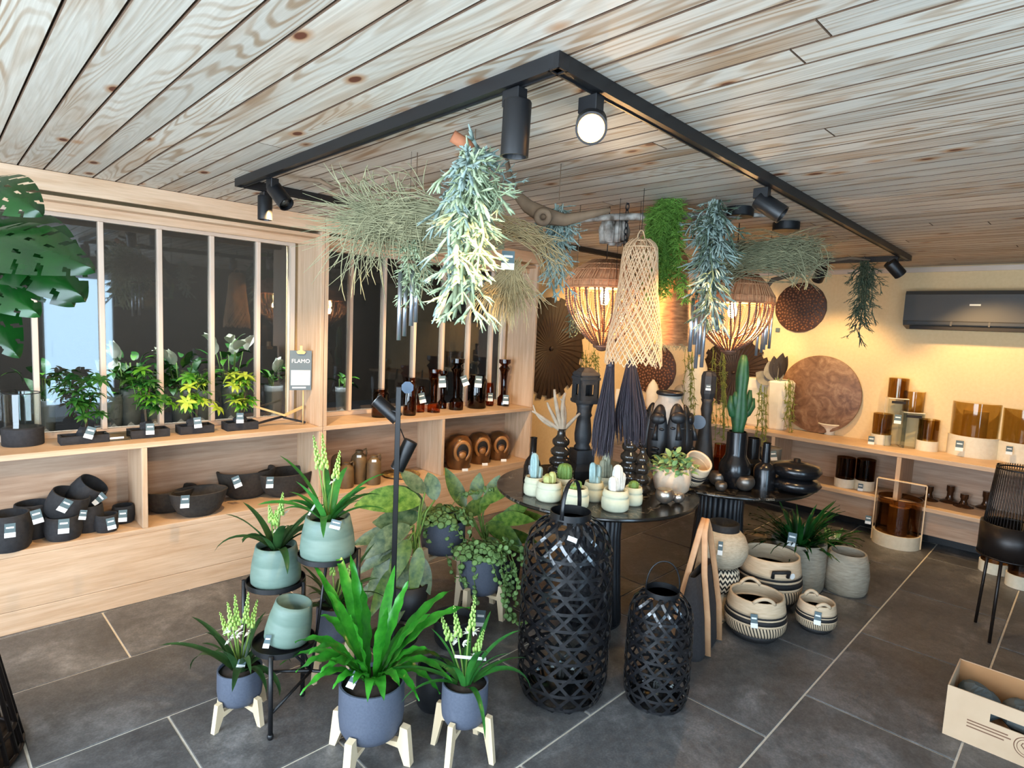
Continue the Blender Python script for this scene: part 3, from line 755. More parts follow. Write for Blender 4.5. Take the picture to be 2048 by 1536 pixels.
# beaded lamps
M_bead = mat('brown_wood_beads', (122, 84, 62), (84, 54, 40), 0.55, scale=40)
M_bead2 = mat('amber_beads', (205, 160, 110), (160, 112, 72), 0.45, scale=40)
M_twig = mat('brown_twig_weave', (212, 148, 102), (146, 94, 62), 0.8, scale=36, stretch=(1, 1, 0.5), bump=0.6)
M_twig2 = mat('light_twig', (222, 164, 118), (176, 118, 78), 0.8, scale=40)
M_bulb = emit('lit_bulb', (255, 214, 140), 45)
def beaded_lamp(label, c_px, d, hw, rim, bot, top, topw):
    p = at_d(c_px, rim, d); s = mpp(p); R = hw*s; H = (bot-rim)*s; T = (rim-top)*s
    t = thing('beaded_lamp', label, 'pendant lamp', p, group='beaded pendant lamps over the tables')
    MB().lathe([(R*0.97, 0), (R, 0.012), (R*0.97, 0.035), (R*0.80, T*0.62), (topw*s, T), (topw*s*0.9, T-0.004), (R*0.78, T*0.58), (R*0.94, 0.034), (R*0.94, 0.004)], 40,
               rf=lambda a, z: 1+0.012*sin(31*a)+0.008*sin(17*a+z*90)).build('twig_crown', M_twig, t)
    tw = MB().tube([(R*0.99, 0, 0.004), (R*0.985, 0.0, 0.036), (R*0.815, 0.012, T*0.62), (topw*s*1.02, 0.02, T)], [0.0034, 0.0036, 0.0030, 0.0022], 5).build('twig', M_twig2, t)
    for i in range(1, 64): inst(tw, t, rot=(0, 0, 2*pi*i/64 + random.uniform(-0.03, 0.03)), scale=(1+random.uniform(-0.01, 0.012),)*2+(1,))
    for u in (0.40, 0.62, 0.82):
        q = R*0.97+(R*0.80-R*0.97)*(u/0.62) if u < 0.62 else R*0.80+(topw*s-R*0.80)*((u-0.62)/0.38)
        MB().torus((0, 0, T*u), q+0.003, 0.0032, 40, 5).build('twig_hoop', M_twig2, t)
    MB().torus((0, 0, 0.0), R*0.985, 0.006, 40, 6).torus((0, 0, 0.034), R*0.98, 0.005, 40, 6).build('rim', M_twig, t)
    def garland(r0, zb, m, nb, br, a1=0.0):
        mb = MB(); q = []
        for i in range(nb+1):
            u = i/nb; r = r0*(1-u**2.2*(1-0.16)); z = -zb*sin(u*pi/2)**1.0 if False else -zb*(u**0.92)
            q.append((r*cos(a1*u), r*sin(a1*u), z))
        pts = []; rad = []
        for a, b in zip(q[:-1], q[1:]):
            for f, g in ((0.0, 0.45), (0.5, 1.0)): pts.append(tuple(a[i]+(b[i]-a[i])*f for i in range(3))); rad.append(br*g)
        return mb.tube(pts, rad, 5).build('bead_strand', m, t)
    n = 0
    for r0, zb, m, N, br, a1 in ((R*0.97, H*0.96, M_bead, 30, 0.0062, 0.12), (R*0.955, H*0.93, M_bead2, 15, 0.0055, -0.12), (R*0.80, H*0.72, M_bead, 14, 0.006, 0.2)):
        g = garland(r0, zb, m, 26, br, a1)
        for i in range(1, N): inst(g, t, rot=(0, 0, 2*pi*i/N + random.uniform(-0.03, 0.03)))
    MB().torus((0, 0, -H*0.96), R*0.17, 0.012, 20, 6).ball((0, 0, -H*0.985), (R*0.16, R*0.16, 0.02)).build('bottom_ring', M_bead, t)
    MB().lathe([(0, T*0.9), (0.018, T*0.9), (0.018, 0.02), (0, 0.015)], 14).build('socket', M_black, t)
    MB().lathe([(0.010, 0.018), (0.014, 0.0), (0.024, -0.035), (0.026, -0.055), (0.018, -0.078), (0, -0.086)], 18).build('bulb', M_bulb, t)
    MB().tube([(0, 0, T*0.9), (0, 0, CEIL-p.z-0.001)], 0.003, 6).build('cord', M_black, t)
    l = bpy.data.lights.new('bulb_light', 'POINT'); l.energy = 20; l.color = (1.0, 0.60, 0.26); l.shadow_soft_size = 0.03
    lo = bpy.data.objects.new('bulb_light', l); COL.objects.link(lo); lo.location = p + Vector((0, 0, -0.12))
beaded_lamp('brown beaded pendant lamp behind the open-weave shade', 1210, 3.15, 80, 578, 697, 522, 28)
beaded_lamp('brown beaded pendant lamp on the right, over the black vases', 1466, 3.45, 78, 606, 706, 550, 42)

# wind chimes
M_chime = mat('brushed_aluminium', (206, 212, 222), rough=0.28, metal=0.9)
def chime(label, tubes, d, top_px, r=0.0085):
    c = at_d(*top_px, d); t = thing('wind_chime', label, 'wind chime', c, group='silver wind chimes')
    MB().lathe([(0, -0.006), (0.045, -0.006), (0.045, 0.006), (0, 0.006)], 20).build('top_disc', M_wood, t)
    k = len(tubes)
    for i, (x, y0, y1) in enumerate(tubes):
        dd = d + (0.035 if i % 2 else -0.02)
        a = at_d(x, y0, dd) - c; b = at_d(x, y1, dd) - c; b.x, b.y = a.x, a.y
        MB().lathe([(r, b.z), (r, a.z), (r*0.7, a.z), (r*0.7, b.z)], 14).build('chime_tube', M_chime, t, loc=(a.x, a.y, 0))
        MB().tube([(a.x*0.6, a.y*0.6, 0), (a.x, a.y, a.z-0.004)], 0.0008, 4).build('string', M_white, t)
    mz = (at_d(top_px[0], (tubes[0][1]+tubes[0][2])/2, d)-c).z
    MB().lathe([(0, mz-0.005), (0.018, mz-0.005), (0.018, mz+0.005), (0, mz+0.005)], 14).build('striker', M_wood, t)
    MB().tube([(0, 0, CEIL-c.z-0.001), (0, 0, mz)], 0.0008, 4).build('cord', M_black, t)
chime('silver wind chime in front of the right window, left of the straw tuft', ((801, 545, 681), (812, 545, 673), (825, 540, 652), (834, 540, 645)), 2.3, (817, 525))
chime('silver wind chime with long tubes under the blue-green bunch', ((1387, 596, 704), (1401, 597, 738), (1395, 605, 690), (1413, 600, 736), (1405, 605, 710)), 2.95, (1400, 575), 0.0095)
chime('silver wind chime hanging at the right side of the beaded lamp', ((1520, 615, 712), (1530, 612, 706), (1538, 615, 690), (1545, 614, 698), (1534, 620, 700)), 3.4, (1533, 592), 0.008)

# dark tassels
M_tass = mat('purple_black_hair', (24, 20, 28), (58, 48, 58), 0.5, scale=40, stretch=(1, 1, 0.05))
def tassel(label, top, bot, hw, n, d):
    a0 = at_d(*top, d); s = mpp(a0); mb = MB()
    for i in range(n):
        th = random.uniform(0, 6.28); q = sqrt(random.random()); o = Vector((cos(th), sin(th), 0))*q
        e = at_d(bot[0], bot[1]+random.uniform(-22, 4)*(0.4+q), d) - a0 + o*hw*s
        mb.tube([o*7*s, e*0.35 + o*hw*s*0.30, e*0.7+o*hw*s*0.35, e+jit(0.003)], [0.0030, 0.0026, 0.0022, 0.0012], 3, cap=False)
    t = thing('tassel', label, 'tassel', a0, group='dark hair tassels')
    stuff(mb.build('hair', M_tass, t)); MB().lathe([(0.5*s, 12*s), (7*s, 8*s), (8.5*s, -4*s), (7*s, -10*s)], 14).build('binding', M_tass, t)
    MB().tube([(0, 0, 0.03), (0, 0, CEIL-a0.z-0.001)], 0.0012, 4).build('cord', M_black, t)
tassel('dark purple tassel hanging left, just right of the carved pillar', (1221, 728), (1203, 912), 21, 240, 2.98)
tassel('dark purple tassel hanging below the open-weave shade', (1262, 722), (1262, 885), 30, 280, 3.02)

# ================================================================== left window shelf
M_felt = mat('charcoal_rough_clay', (30, 29, 31), (46, 45, 47), 0.85, scale=60, bump=0.35, bdist=0.002)
M_bowl = mat('dark_brown_clay', (42, 36, 31), (62, 54, 46), 0.9, scale=50, bump=0.4, bdist=0.003)
M_leafd = mat('deep_green_leaf', (28, 74, 26), (46, 100, 34), 0.42, scale=20, rand=True)
M_leafm = mat('mid_green_leaf', (60, 122, 28), (92, 150, 40), 0.42, scale=16, rand=True)
M_leafy = mat('yellow_green_leaf', (132, 160, 44), (168, 190, 66), 0.45, scale=16, rand=True)
M_stem = mat('green_stem', (96, 130, 52), (120, 150, 70), 0.6, scale=20)
M_brownstem = mat('brown_stem', (90, 72, 48), (70, 54, 36), 0.8, scale=20)
TOP, LOW = 0.892, 0.413
def lathe_thing(name, label, cat, p, prof, m, n=28, group=None):
    return tag(MB().lathe(prof, n).build(name, m, smooth='auto', loc=p), label, cat, group)
# glass hurricane
p = place(47, 895, TOP, 0.09); s = mpp(p)
t = thing('hurricane_lamp', 'clear glass cylinder in a black base at the left end of the window shelf', 'candle holder', p)
MB().lathe([(0, 0), (33*s, 0), (34*s, 0.004), (34*s, 34*s), (31*s, 36*s), (0, 36*s)], 32).build('base', M_felt, t, smooth='auto')
MB().lathe([(29*s, 36*s), (30*s, 104*s), (28.6*s, 104*s), (27.6*s, 37*s), (29*s, 36*s)], 32).build('glass_cylinder', M_clear, t, smooth='auto')
MB().torus((0, 0, 104*s), 29.4*s, 0.0025, 32, 6).build('rim', M_black, t)
# small umbrella plants on trays
def palm_cluster(seed):
    rs = random.Random(seed); m = MB(); n = 8
    m.tube([(0, 0, 0), (0.02, 0, 0.5), (0, 0, 1.0)], 0.018, 4)
    for i in range(n):
        m.blade(rs.uniform(0.75, 1.05), 0.30, rs.uniform(-0.1, 0.35), rs.uniform(0.7, 1.3), 5, 0.2, 0, 'ovate', base=(0, 0, 1.0), yaw=i*2*pi/n+rs.uniform(-0.2, 0.2))
    return m
PC = {}
def umbrella_plant(label, b, box, top, n, mats, seed, tp):
    p = place(b[0], b[1], TOP, 0.055); s = mpp(p); rs = random.Random(seed)
    t = thing('umbrella_plant', label, 'potted plant', p, group='small umbrella plants on black trays')
    w = (box[1]-box[0])/2*s*0.92; h = 16*s
    y = yaw_to_cam(p)*0.25
    MB().bbox(-w, w, -0.055, 0.055, 0, 0.010, 0.002).box(-w, w, -0.055, -0.046, 0.009, h).box(-w, w, 0.046, 0.055, 0.009, h).box(-w, -w+0.009, -0.046, 0.046, 0.009, h).box(w-0.009, w, -0.046, 0.046, 0.009, h).build('tray', M_felt, t, smooth=False)
    MB().box(-w+0.009, w-0.009, -0.046, 0.046, 0.010, h*0.7).build('gravel', M_soil, t, smooth=False)
    rk = MB().ball((0, 0, 0), 1, 9, 7); rk.v = [tuple(c*(1+0.22*sin(7*v[0]+seed)*cos(6*v[1]+3*v[2])) for c in v) for v in rk.v]
    rk.build('lava_rock', M_felt, t, smooth=False, loc=(rs.uniform(-0.01, 0.01), 0.0, h*0.7+0.02)).scale = (w*0.42, 0.036, 0.036)
    H = (b[1]-16-top)*s
    for i in range(4):
        a = rs.uniform(0, 6.28); MB().tube([(0.01*cos(a), 0.01*sin(a), h), (0.02*cos(a), 0.02*sin(a), H*0.4), (0.045*cos(a+1), 0.03*sin(a+1), H*0.75)], [0.004, 0.003, 0.002], 5).build('stem', M_brownstem, t)
    for i in range(n):
        m = mats[rs.randrange(len(mats))]; v = rs.randrange(3); k = (m.name, v)
        if k not in PC: PC[k] = palm_cluster(v).build('leaf_cluster', m, t); o = PC[k]
        else: o = inst(PC[k], t)
        a = rs.uniform(0, 6.28); q = rs.uniform(0.01, 0.085); z = H*rs.uniform(0.25, 0.82)
        tl = rs.uniform(0.2, 0.9); o.location = (cos(a)*q, sin(a)*q*0.5, z); o.rotation_euler = (tl*-sin(a)*0.6, tl*cos(a), rs.uniform(0, 6))
        o.scale = (rs.uniform(0.060, 0.084),)*3
    price_tag(t, p + dcam(p)*0.075 + Vector((tp[0]*s, 0, tp[1]*s)), 0.062, tp[2], w=0.04)
umbrella_plant('umbrella plant with dark sparse leaves on the leftmost black tray', (168, 888), (125, 212), 742, 20, (M_leafd,), 2, (14, 34, 0.35))
umbrella_plant('umbrella plant with dense mid green leaves on a black tray, second from the left', (297, 876), (262, 336), 724, 22, (M_leafm, M_leafd), 3, (3, 30, 0.0))
umbrella_plant('umbrella plant on a black tray, third from the left, touching a mullion', (390, 868), (357, 424), 742, 22, (M_leafm, M_leafy), 4, (4, 34, -0.1))
umbrella_plant('bright yellow-green umbrella plant on the rightmost black tray', (480, 861), (447, 512), 740, 24, (M_leafy, M_leafm), 5, (0, 36, 0.0))
p = place(235, 883, TOP, 0.02)
t = thing('price_sign', 'small clear upright price sign between the two left trays', 'sign', p, rz=0)
MB().box(-0.06, 0.06, -0.002, 0.002, 0, 0.05).build('acrylic_plate', glass('acrylic', (205, 210, 208)), t, smooth=False); MB().box(-0.06, 0.06, -0.002, 0.03, 0, 0.003).build('foot', M_clear, t, smooth=False)
MB().box(-0.035, 0.03, -0.003, -0.002, 0.012, 0.022).build('print_line', M_white, t, smooth=False)
# clipboard sign and folded easel
p = at_y(593, 778, 3.86)
t = thing('clipboard_sign', 'grey clipboard sign with white lettering on a peg by the window post', 'sign', (1.755, 3.80, p.z-0.0))
ym = -0.32
cb = MB().box(-0.068, 0.068, -0.004, 0.004, 0, 0.262).build('board', mat('slate_grey_card', (98, 110, 116), rough=0.6), t, smooth=False, rot=(0.03, 0, ym))
MB().box(-0.060, 0.060, -0.0055, -0.004, 0.033, 0.132).build('white_sheet', M_white, cb, smooth=False)
MB().box(-0.052, 0.034, -0.005, -0.004, 0.012, 0.022).build('print_line', mat('pale_print', (200, 204, 206)), cb, smooth=False)
pz = mat('blond_wood', (226, 194, 138), (206, 170, 112), 0.6, scale=20)
MB().prism([(-0.02, -0.005), (0.02, -0.005), (0.03, 0.01), (0.008, 0.02), (0.008, 0.05), (-0.008, 0.05), (-0.008, 0.02), (-0.03, 0.01)], -0.016, 0.008).build('clip', pz, cb, smooth=False, loc=(0, 0, 0.245))
def text(parent, s, size, loc, rot, m, ext=0.0004):
    c = bpy.data.curves.new('lettering', 'FONT'); c.body = s; c.size = size; c.align_x = 'CENTER'; c.align_y = 'CENTER'; c.extrude = ext
    tmp = bpy.data.objects.new('lettering', c); COL.objects.link(tmp)
    dg = bpy.context.evaluated_depsgraph_get(); me = bpy.data.meshes.new_from_object(tmp.evaluated_get(dg))
    bpy.data.objects.remove(tmp)
    o = bpy.data.objects.new('lettering', me); COL.objects.link(o); me.materials.clear(); me.materials.append(m)
    o.parent = parent; o.location = loc; o.rotation_euler = rot; return o
text(cb, 'FLAMO', 0.036, (0, -0.0047, 0.192), (pi/2, 0, 0), M_white)
text(cb, 'FLAMO', 0.022, (0, -0.0060, 0.105), (pi/2, 0, 0), mat('grey_print', (150, 152, 154)))
MB().tube([(0.02, 0.0, 0), (0.02, 0.0, TOP - p.z)], 0.004, 6).build('peg', pz, t)
e = place(560, 852, TOP, 0.02)
t = thing('folding_easel', 'small folded wooden easel lying crossed on the shelf below the clipboard', 'easel', e)
def bar(parent, a, b, w, m, nm):
    a, b = Vector(a), Vector(b); d = b-a; L = d.length
    return MB().bbox(0, L, -w/2, w/2, -w*0.3, w*0.3, 0.001).build(nm, m, parent, smooth=False, loc=a, rot=d.to_track_quat('X', 'Z').to_euler())
bar(t, (-0.20, -0.02, 0.150), (0.03, 0.0, 0.065), 0.022, pz, 'pale_slat'); bar(t, (0.03, 0, 0.065), (0.17, 0.03, 0.11), 0.022, pz, 'pale_slat')
bar(t, (-0.19, 0.02, 0.012), (0.05, 0.02, 0.06), 0.02, M_black, 'dark_slat'); bar(t, (0.02, 0.0, 0.052), (0.16, -0.03, 0.012), 0.02, M_black, 'dark_slat')

# ---- black pots and bowls on the lower shelf
POT = lambda hw, h: [(hw*0.80, 0), (hw*0.92, h*0.10), (hw, h*0.45), (hw*0.97, h*0.80), (hw*0.90, h*1.0)]
g = 'charcoal clay pots on the lower left shelf'
vase('clay_pot', 'charcoal pot with a tag at the far left end of the lower shelf', 'pot', (20, 1106), LOW, POT(38, 72), M_felt, True, tagpx=(20, 1047, 26, 0.03), group=g)
vase('clay_pot', 'large charcoal pot second from the left, behind the first', 'pot', (68, 1080), LOW, POT(33, 68), M_felt, True, tagpx=(70, 1020, 26, -0.2), group=g)
vase('clay_pot', 'charcoal pot under the tipped one, with a pale blue tag', 'pot', (128, 1083), LOW, POT(32, 46), M_felt, True, tagpx=(128, 1038, 27, 0.05), group=g)
vase('clay_pot', 'charcoal pot behind the stack, with a white tag', 'pot', (178, 1066), LOW, POT(26, 52), M_felt, True, tagpx=(168, 1020, 18, 0.2), group=g)
vase('clay_pot', 'small charcoal pot in front with its own tag', 'pot', (214, 1066), LOW, POT(21, 34), M_felt, True, tagpx=(220, 1036, 22, -0.15), group=g)
vase('clay_pot', 'small charcoal pot in the corner by the divider', 'pot', (247, 1048), LOW, POT(20, 34), M_felt, True, tagpx=(246, 1020, 22, 0.05), group=g)
def tipped(label, px, py, hw, h, base, rot, tp):
    q = at_d(px, py, base); s = mpp(q); pr = [(r*s, z*s) for r, z in POT(hw, h)]
    pr = [(0, 0)] + pr + [(pr[-1][0]-0.006, pr[-1][1]), (pr[2][0]-0.008, pr[2][1]), (0, pr[2][1]-0.004)]
    o = tag(MB().lathe([(r, z-h*s/2) for r, z in pr], 28).build('clay_pot', M_felt, smooth='auto', loc=q, rot=rot), label, 'pot', g)
    price_tag(o, q + dcam(q)*(hw*s*1.05) + Vector((tp[0]*s, 0, tp[1]*s)), 26*s, tp[2])
dC = (place(128, 1083, LOW, 0.08)).dot(FWD) + 0.0
def dep(p): return (Vector(p)-Vector((0, 0, CAM_H))).dot(FWD)
tipped('charcoal pot tipped on top of the pot stack, front one', 134, 1008, 36, 50, dep(place(128, 1083, LOW, 0.09)), (0.30, 0.25, 0.3), (4, 18, 0.25))
tipped('charcoal pot tipped over at the very top of the pot stack', 173, 984, 31, 46, dep(place(178, 1066, LOW, 0.07)), (0.35, 0.62, 0.0), (30, -2, 0.3))
BOWL = lambda hw, h: [(hw*0.50, 0), (hw*0.72, h*0.18), (hw*0.90, h*0.55), (hw, h)]
g2 = 'dark brown clay bowls on the lower shelf'
def bowl(label, b, hw, h, tp):
    o = vase('clay_bowl', label, 'bowl', b, LOW, BOWL(hw, h), M_bowl, True, tagpx=tp, group=g2, n=32, wall=0.05); o.scale = (1.0, 0.72, 1); return o
bowl('dark brown bowl furthest left, half hidden by the divider', (338, 1028), 52, 44, None)
bowl('dark brown bowl in front with a tag on its left side', (398, 1036), 54, 48, (378, 996, 24, 0.05))
bowl('tall dark brown bowl, third from the divider', (493, 1000), 56, 54, (478, 958, 22, -0.35))
bowl('greyish brown bowl furthest right, behind the flower spikes', (572, 996), 57, 46, (549, 958, 21, 0.05))

# ---- stoneware bottles, dish and open-mouthed vases in the next bays
M_stone = mat('olive_stoneware', (118, 92, 58), (78, 60, 38), 0.6, scale=14, bump=0.15)
g = 'olive stoneware bottles on the lower shelf'
def bottle(label, bx, by, hw, h, tg=False):
    o = vase('stoneware_bottle', label, 'bottle', (bx, by), LOW, [(hw*0.92, 0), (hw, h*0.06), (hw, h*0.70), (hw*0.86, h*0.82), (hw*0.42, h*0.93), (hw*0.42, h)], M_stone, group=g)
    p = o.location; s = mpp(p)
    MB().tube([(hw*0.42*s, 0, h*0.95*s), (hw*0.95*s, 0, h*1.02*s), (hw*1.05*s, 0, h*0.88*s), (hw*0.9*s, 0, h*0.74*s)], 0.007, 7).build('handle', M_stone, o)
    if tg: MB().box(-0.016, 0.016, -0.002, 0, -0.012, 0.006).build('price_sticker', M_white, o, smooth=False, loc=tuple(dcam(p)*hw*s*0.8+Vector((0, 0, h*0.86*s))), rot=(-0.5, 0, yaw_to_cam(p)))
bottle('olive stoneware bottle at the left, behind the white flower spike', 668, 962, 15, 60); bottle('short olive stoneware bottle partly behind the flower spike', 692, 978, 15, 50)
bottle('tall olive stoneware bottle with a white sticker', 717, 969, 16, 66, True); bottle('olive stoneware bottle with a handle, nearest the pole lamp', 747, 971, 14, 58, True)
p = place(802, 957, LOW, 0.1); s = mpp(p)
o = tag(MB().lathe([(0, 0), (26*s, 0), (38*s, 0.012), (37*s, 0.016), (0, 0.008)], 30).build('flat_dish', mat('speckled_ochre', (190, 160, 96), (110, 84, 48), 0.5, scale=30, contrast=0.1), loc=p), 'flat speckled ochre dish behind the pole lamp', 'dish')
M_glaze = mat('brown_glaze', (128, 82, 44), (60, 38, 24), 0.3, scale=18, stretch=(1, 1, 0.4)); M_lip = mat('ochre_glaze', (190, 134, 78), (140, 90, 48), 0.35, scale=22)
M_mouth = mat('dark_inside', (22, 14, 10), rough=0.7)
def mouth_vase(label, cx, by, hw, h):
    p = place(cx, by, LOW, hw*0.7*mpp(at_z(cx, by, LOW))); s = mpp(p); R = hw*s; H = h*s
    t = thing('mouth_vase', label, 'vase', p, rz=yaw_to_cam(p)+0.30, group='brown vases with an open mouth')
    MB().lathe([(0, 0), (R*0.72, 0), (R*0.78, H*0.06), (R*0.95, H*0.3), (R, H*0.55), (R*0.88, H*0.8), (R*0.6, H*0.95), (R*0.2, H), (0, H)], 28, rf=lambda a, z: 1.0).build('body', M_glaze, t)
    MB().torus((0, 0, 0), 1.0, 0.26, 26, 8, 'y').build('lips', M_lip, t, loc=(0, -R*0.86, H*0.56), rot=(0.10, 0, 0)).scale = (R*0.52, R*0.5, H*0.27)
    MB().lathe([(0, 0), (1, 0.0), (0.95, 0.2)], 24).build('mouth', M_mouth, t, loc=(0, -R*0.92, H*0.56), rot=(pi/2+0.10, 0, 0)).scale = (R*0.45, H*0.24, R*0.2)
    MB().ball((0, -R*0.95, H*0.46), (R*0.26, R*0.12, H*0.10)).build('tongue', M_lip, t)
    MB().box(-0.025, 0.025, -0.002, 0.0, 0, 0.022).build('price_strip', M_white, t, smooth=False, loc=(0.02, -R*1.12, 0.001), rot=(-0.2, 0, 0))
mouth_vase('brown open-mouthed vase nearest the divider', 916, 940, 28, 68); mouth_vase('brown open-mouthed vase in the middle of three', 957, 929, 25, 62); mouth_vase('greyer open-mouthed vase at the right of three', 995, 921, 24, 56)

# ---- amber glass on the right window shelf
M_amber = glass('amber_glass', (198, 132, 82), ior=1.5); M_amberd = glass('dark_amber_glass', (138, 98, 70), ior=1.5); M_smoke = glass('smoke_glass', (205, 192, 178), ior=1.5)
g = 'amber glass vases and candlesticks by the right window'
def stickp(hw, h): return [(hw, 0), (hw, h*0.16), (hw*0.5, h*0.24), (hw*0.52, h*0.60), (hw*0.62, h*0.72), (hw*0.95, h*0.80), (hw*0.5, h*0.87), (hw*0.98, h*0.92), (hw*0.98, h)]
def jarp(hw, h): return [(hw*0.94, 0), (hw, h*0.04), (hw, h*0.82), (hw*0.88, h*0.90), (hw*0.80, h*0.92), (hw*0.86, h)]
def amber(label, cx, by, hw, h, kind, m, tp=None):
    s = mpp(at_z(cx, by, TOP)); P = (stickp if kind == 's' else jarp)(hw, h)
    o = vase('glass_candlestick' if kind == 's' else 'glass_jar', label, 'candlestick' if kind == 's' else 'glass jar', (cx, by), TOP, P, m, False, 24, g, tp)
    return o
amber('tall smoke glass candlestick left of the pole lamp', 768, 822, 13, 104, 's', M_smoke)
amber('low wide smoked jar at the left end, behind the lamp head', 760, 836, 17, 56, 'j', M_amberd)
amber('dark brown glass jar right behind the pole lamp', 819, 832, 13, 76, 'j', M_amberd)
amber('slim amber jar with a small tag, right of the pole lamp', 841, 825, 8, 52, 'j', M_amber, (842, 786, 20, -0.25))
amber('amber candlestick with a flared foot and a large white tag', 867, 826, 13, 86, 's', M_amber, (884, 752, 22, -0.08))
amber('brown candlestick half hidden behind the tagged amber one', 884, 818, 9, 76, 's', M_amberd)
amber('tall dark olive glass vase with two collars', 912, 821, 14, 102, 's', M_amberd, (926, 752, 20, -0.4))
amber('wide dark amber jar with a tag on its front', 953, 818, 19, 66, 'j', M_amberd, (958, 752, 22, 0.05))
amber('small amber flask to the right of the wide jar', 979, 812, 8, 46, 'j', M_amber, (981, 786, 16, 0.0))
amber('brown candlestick at the right end of the shelf', 1006, 812, 12, 92, 's', M_amberd, (1012, 790, 18, 0.0))

# ---- buckets of flowers in the store behind the glass
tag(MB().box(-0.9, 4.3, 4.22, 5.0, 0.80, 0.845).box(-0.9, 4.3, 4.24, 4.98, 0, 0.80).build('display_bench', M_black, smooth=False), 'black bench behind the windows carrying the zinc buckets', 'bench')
M_zinc = mat('zinc_grey_bucket', (158, 164, 166), (122, 128, 130), 0.45, metal=0.1, scale=12)
M_lilac = mat('white_petal', (236, 236, 224), (214, 218, 200), 0.6, scale=20)
leafsrc = MB().blade(1.0, 0.42, 0.5, 1.1, 6, 0.2, 0, 'ovate')
LS = {}
def bucket(label, cx, by, hw, h, n, mats, spread, lift, seed, flower=0):
    p = at_y(cx, by, 4.36); s = mpp(p); p.z = 0.845; rs = random.Random(seed)
    t = thing('flower_bucket', label, 'flower bucket', p, group='zinc flower buckets behind the window')
    MB().lathe([(0, 0), (hw*0.78*s, 0), (hw*0.80*s, 0.004), (hw*0.92*s, h*0.80*s), (hw*0.99*s, h*0.82*s), (hw*0.99*s, h*0.88*s), (hw*0.94*s, h*0.90*s), (hw*s, h*s), (hw*0.94*s, h*s), (hw*0.86*s, h*0.7*s), (0, h*0.7*s)], 24).build('bucket', M_zinc, t)
    d = 0.020; dc = dcam(p); MB().prism([(0, -d), (d, 0), (0, d), (-d, 0)], -0.001, 0.001).build('diamond_label', M_white, t, smooth=False, loc=tuple(dc*(hw*0.84*s+0.002)+Vector((0, 0, h*0.16*s))), rot=(-0.03, 0, yaw_to_cam(p)))
    for i in range(n):
        m = mats[rs.randrange(len(mats))]
        if m.name not in LS: LS[m.name] = leafsrc.build('leaf', m, t); o = LS[m.name]
        else: o = inst(LS[m.name], t)
        a = rs.uniform(0, 6.28); q = sqrt(rs.random())*spread; z = h*s + rs.uniform(0, lift)
        o.location = (cos(a)*q*0.7, sin(a)*q*0.35, z); o.rotation_euler = (rs.uniform(-0.4, 0.4), rs.uniform(-0.9, 0.5), a+rs.uniform(-0.6, 0.6)); o.scale = (rs.uniform(0.07, 0.13),)*3
    for i in range(6):
        a = rs.uniform(0, 6.28); MB().tube([(cos(a)*0.02, sin(a)*0.02, h*0.7*s), (cos(a)*spread*0.5, sin(a)*spread*0.25, h*s+lift*0.8)], 0.003, 4).build('stem', M_stem, t)
    for i in range(flower):
        a = rs.uniform(0, 6.28); q = spread*rs.uniform(0.4, 1); f = MB()
        f.blade(0.12, 0.07, 1.3, 0.9, 6, 0.6, 0, 'ovate'); f.blade(0.11, 0.06, 1.2, -0.3, 6, 0.6, 0, 'ovate')
        f.build('flower', M_lilac, t, loc=(cos(a)*q, sin(a)*q*0.4, h*s+lift*rs.uniform(0.7, 1.0)), rot=(rs.uniform(-0.5, 0.5), rs.uniform(-0.6, 0.6), a))
lm = (M_leafd, M_leafd, M_leafm)
for i, (cx, by, hw, h, n, sp, li, fl, lab) in enumerate((
    (92, 850, 18, 74, 26, 0.16, 0.16, 0, 'zinc flower bucket behind the leftmost umbrella plant'),
    (228, 838, 18, 76, 24, 0.10, 0.14, 2, 'zinc flower bucket just right of the second mullion'),
    (262, 836, 20, 84, 30, 0.14, 0.20, 3, 'taller zinc flower bucket with bushy dark foliage'),
    (310, 834, 18, 72, 22, 0.12, 0.14, 0, 'zinc flower bucket left of the third mullion'),
    (362, 832, 19, 74, 34, 0.15, 0.22, 3, 'zinc flower bucket with a full bush of leaves, in the middle pane'),
    (404, 831, 17, 70, 20, 0.12, 0.14, 0, 'zinc flower bucket left of the fourth mullion'),
    (462, 829, 19, 74, 26, 0.20, 0.30, 7, 'zinc flower bucket holding tall pale calla flowers'),
    (547, 825, 18, 68, 16, 0.08, 0.10, 3, 'zinc flower bucket left of the clipboard sign'),
    (592, 823, 17, 66, 14, 0.06, 0.08, 1, 'zinc flower bucket right behind the clipboard sign'),
    (684, 815, 14, 54, 14, 0.06, 0.08, 0, 'zinc flower bucket seen through the right window'))):
    bucket(lab, cx, by, hw, h, n, lm, sp, li, i+20, fl)
area('store_fill_light', (1.4, 4.20, 2.30), (0, 0.40, -1), 4.0, 0.10, 150, (0.92, 0.96, 1.0))  # added fill light, out of sight above the window, brightens the bucket fronts

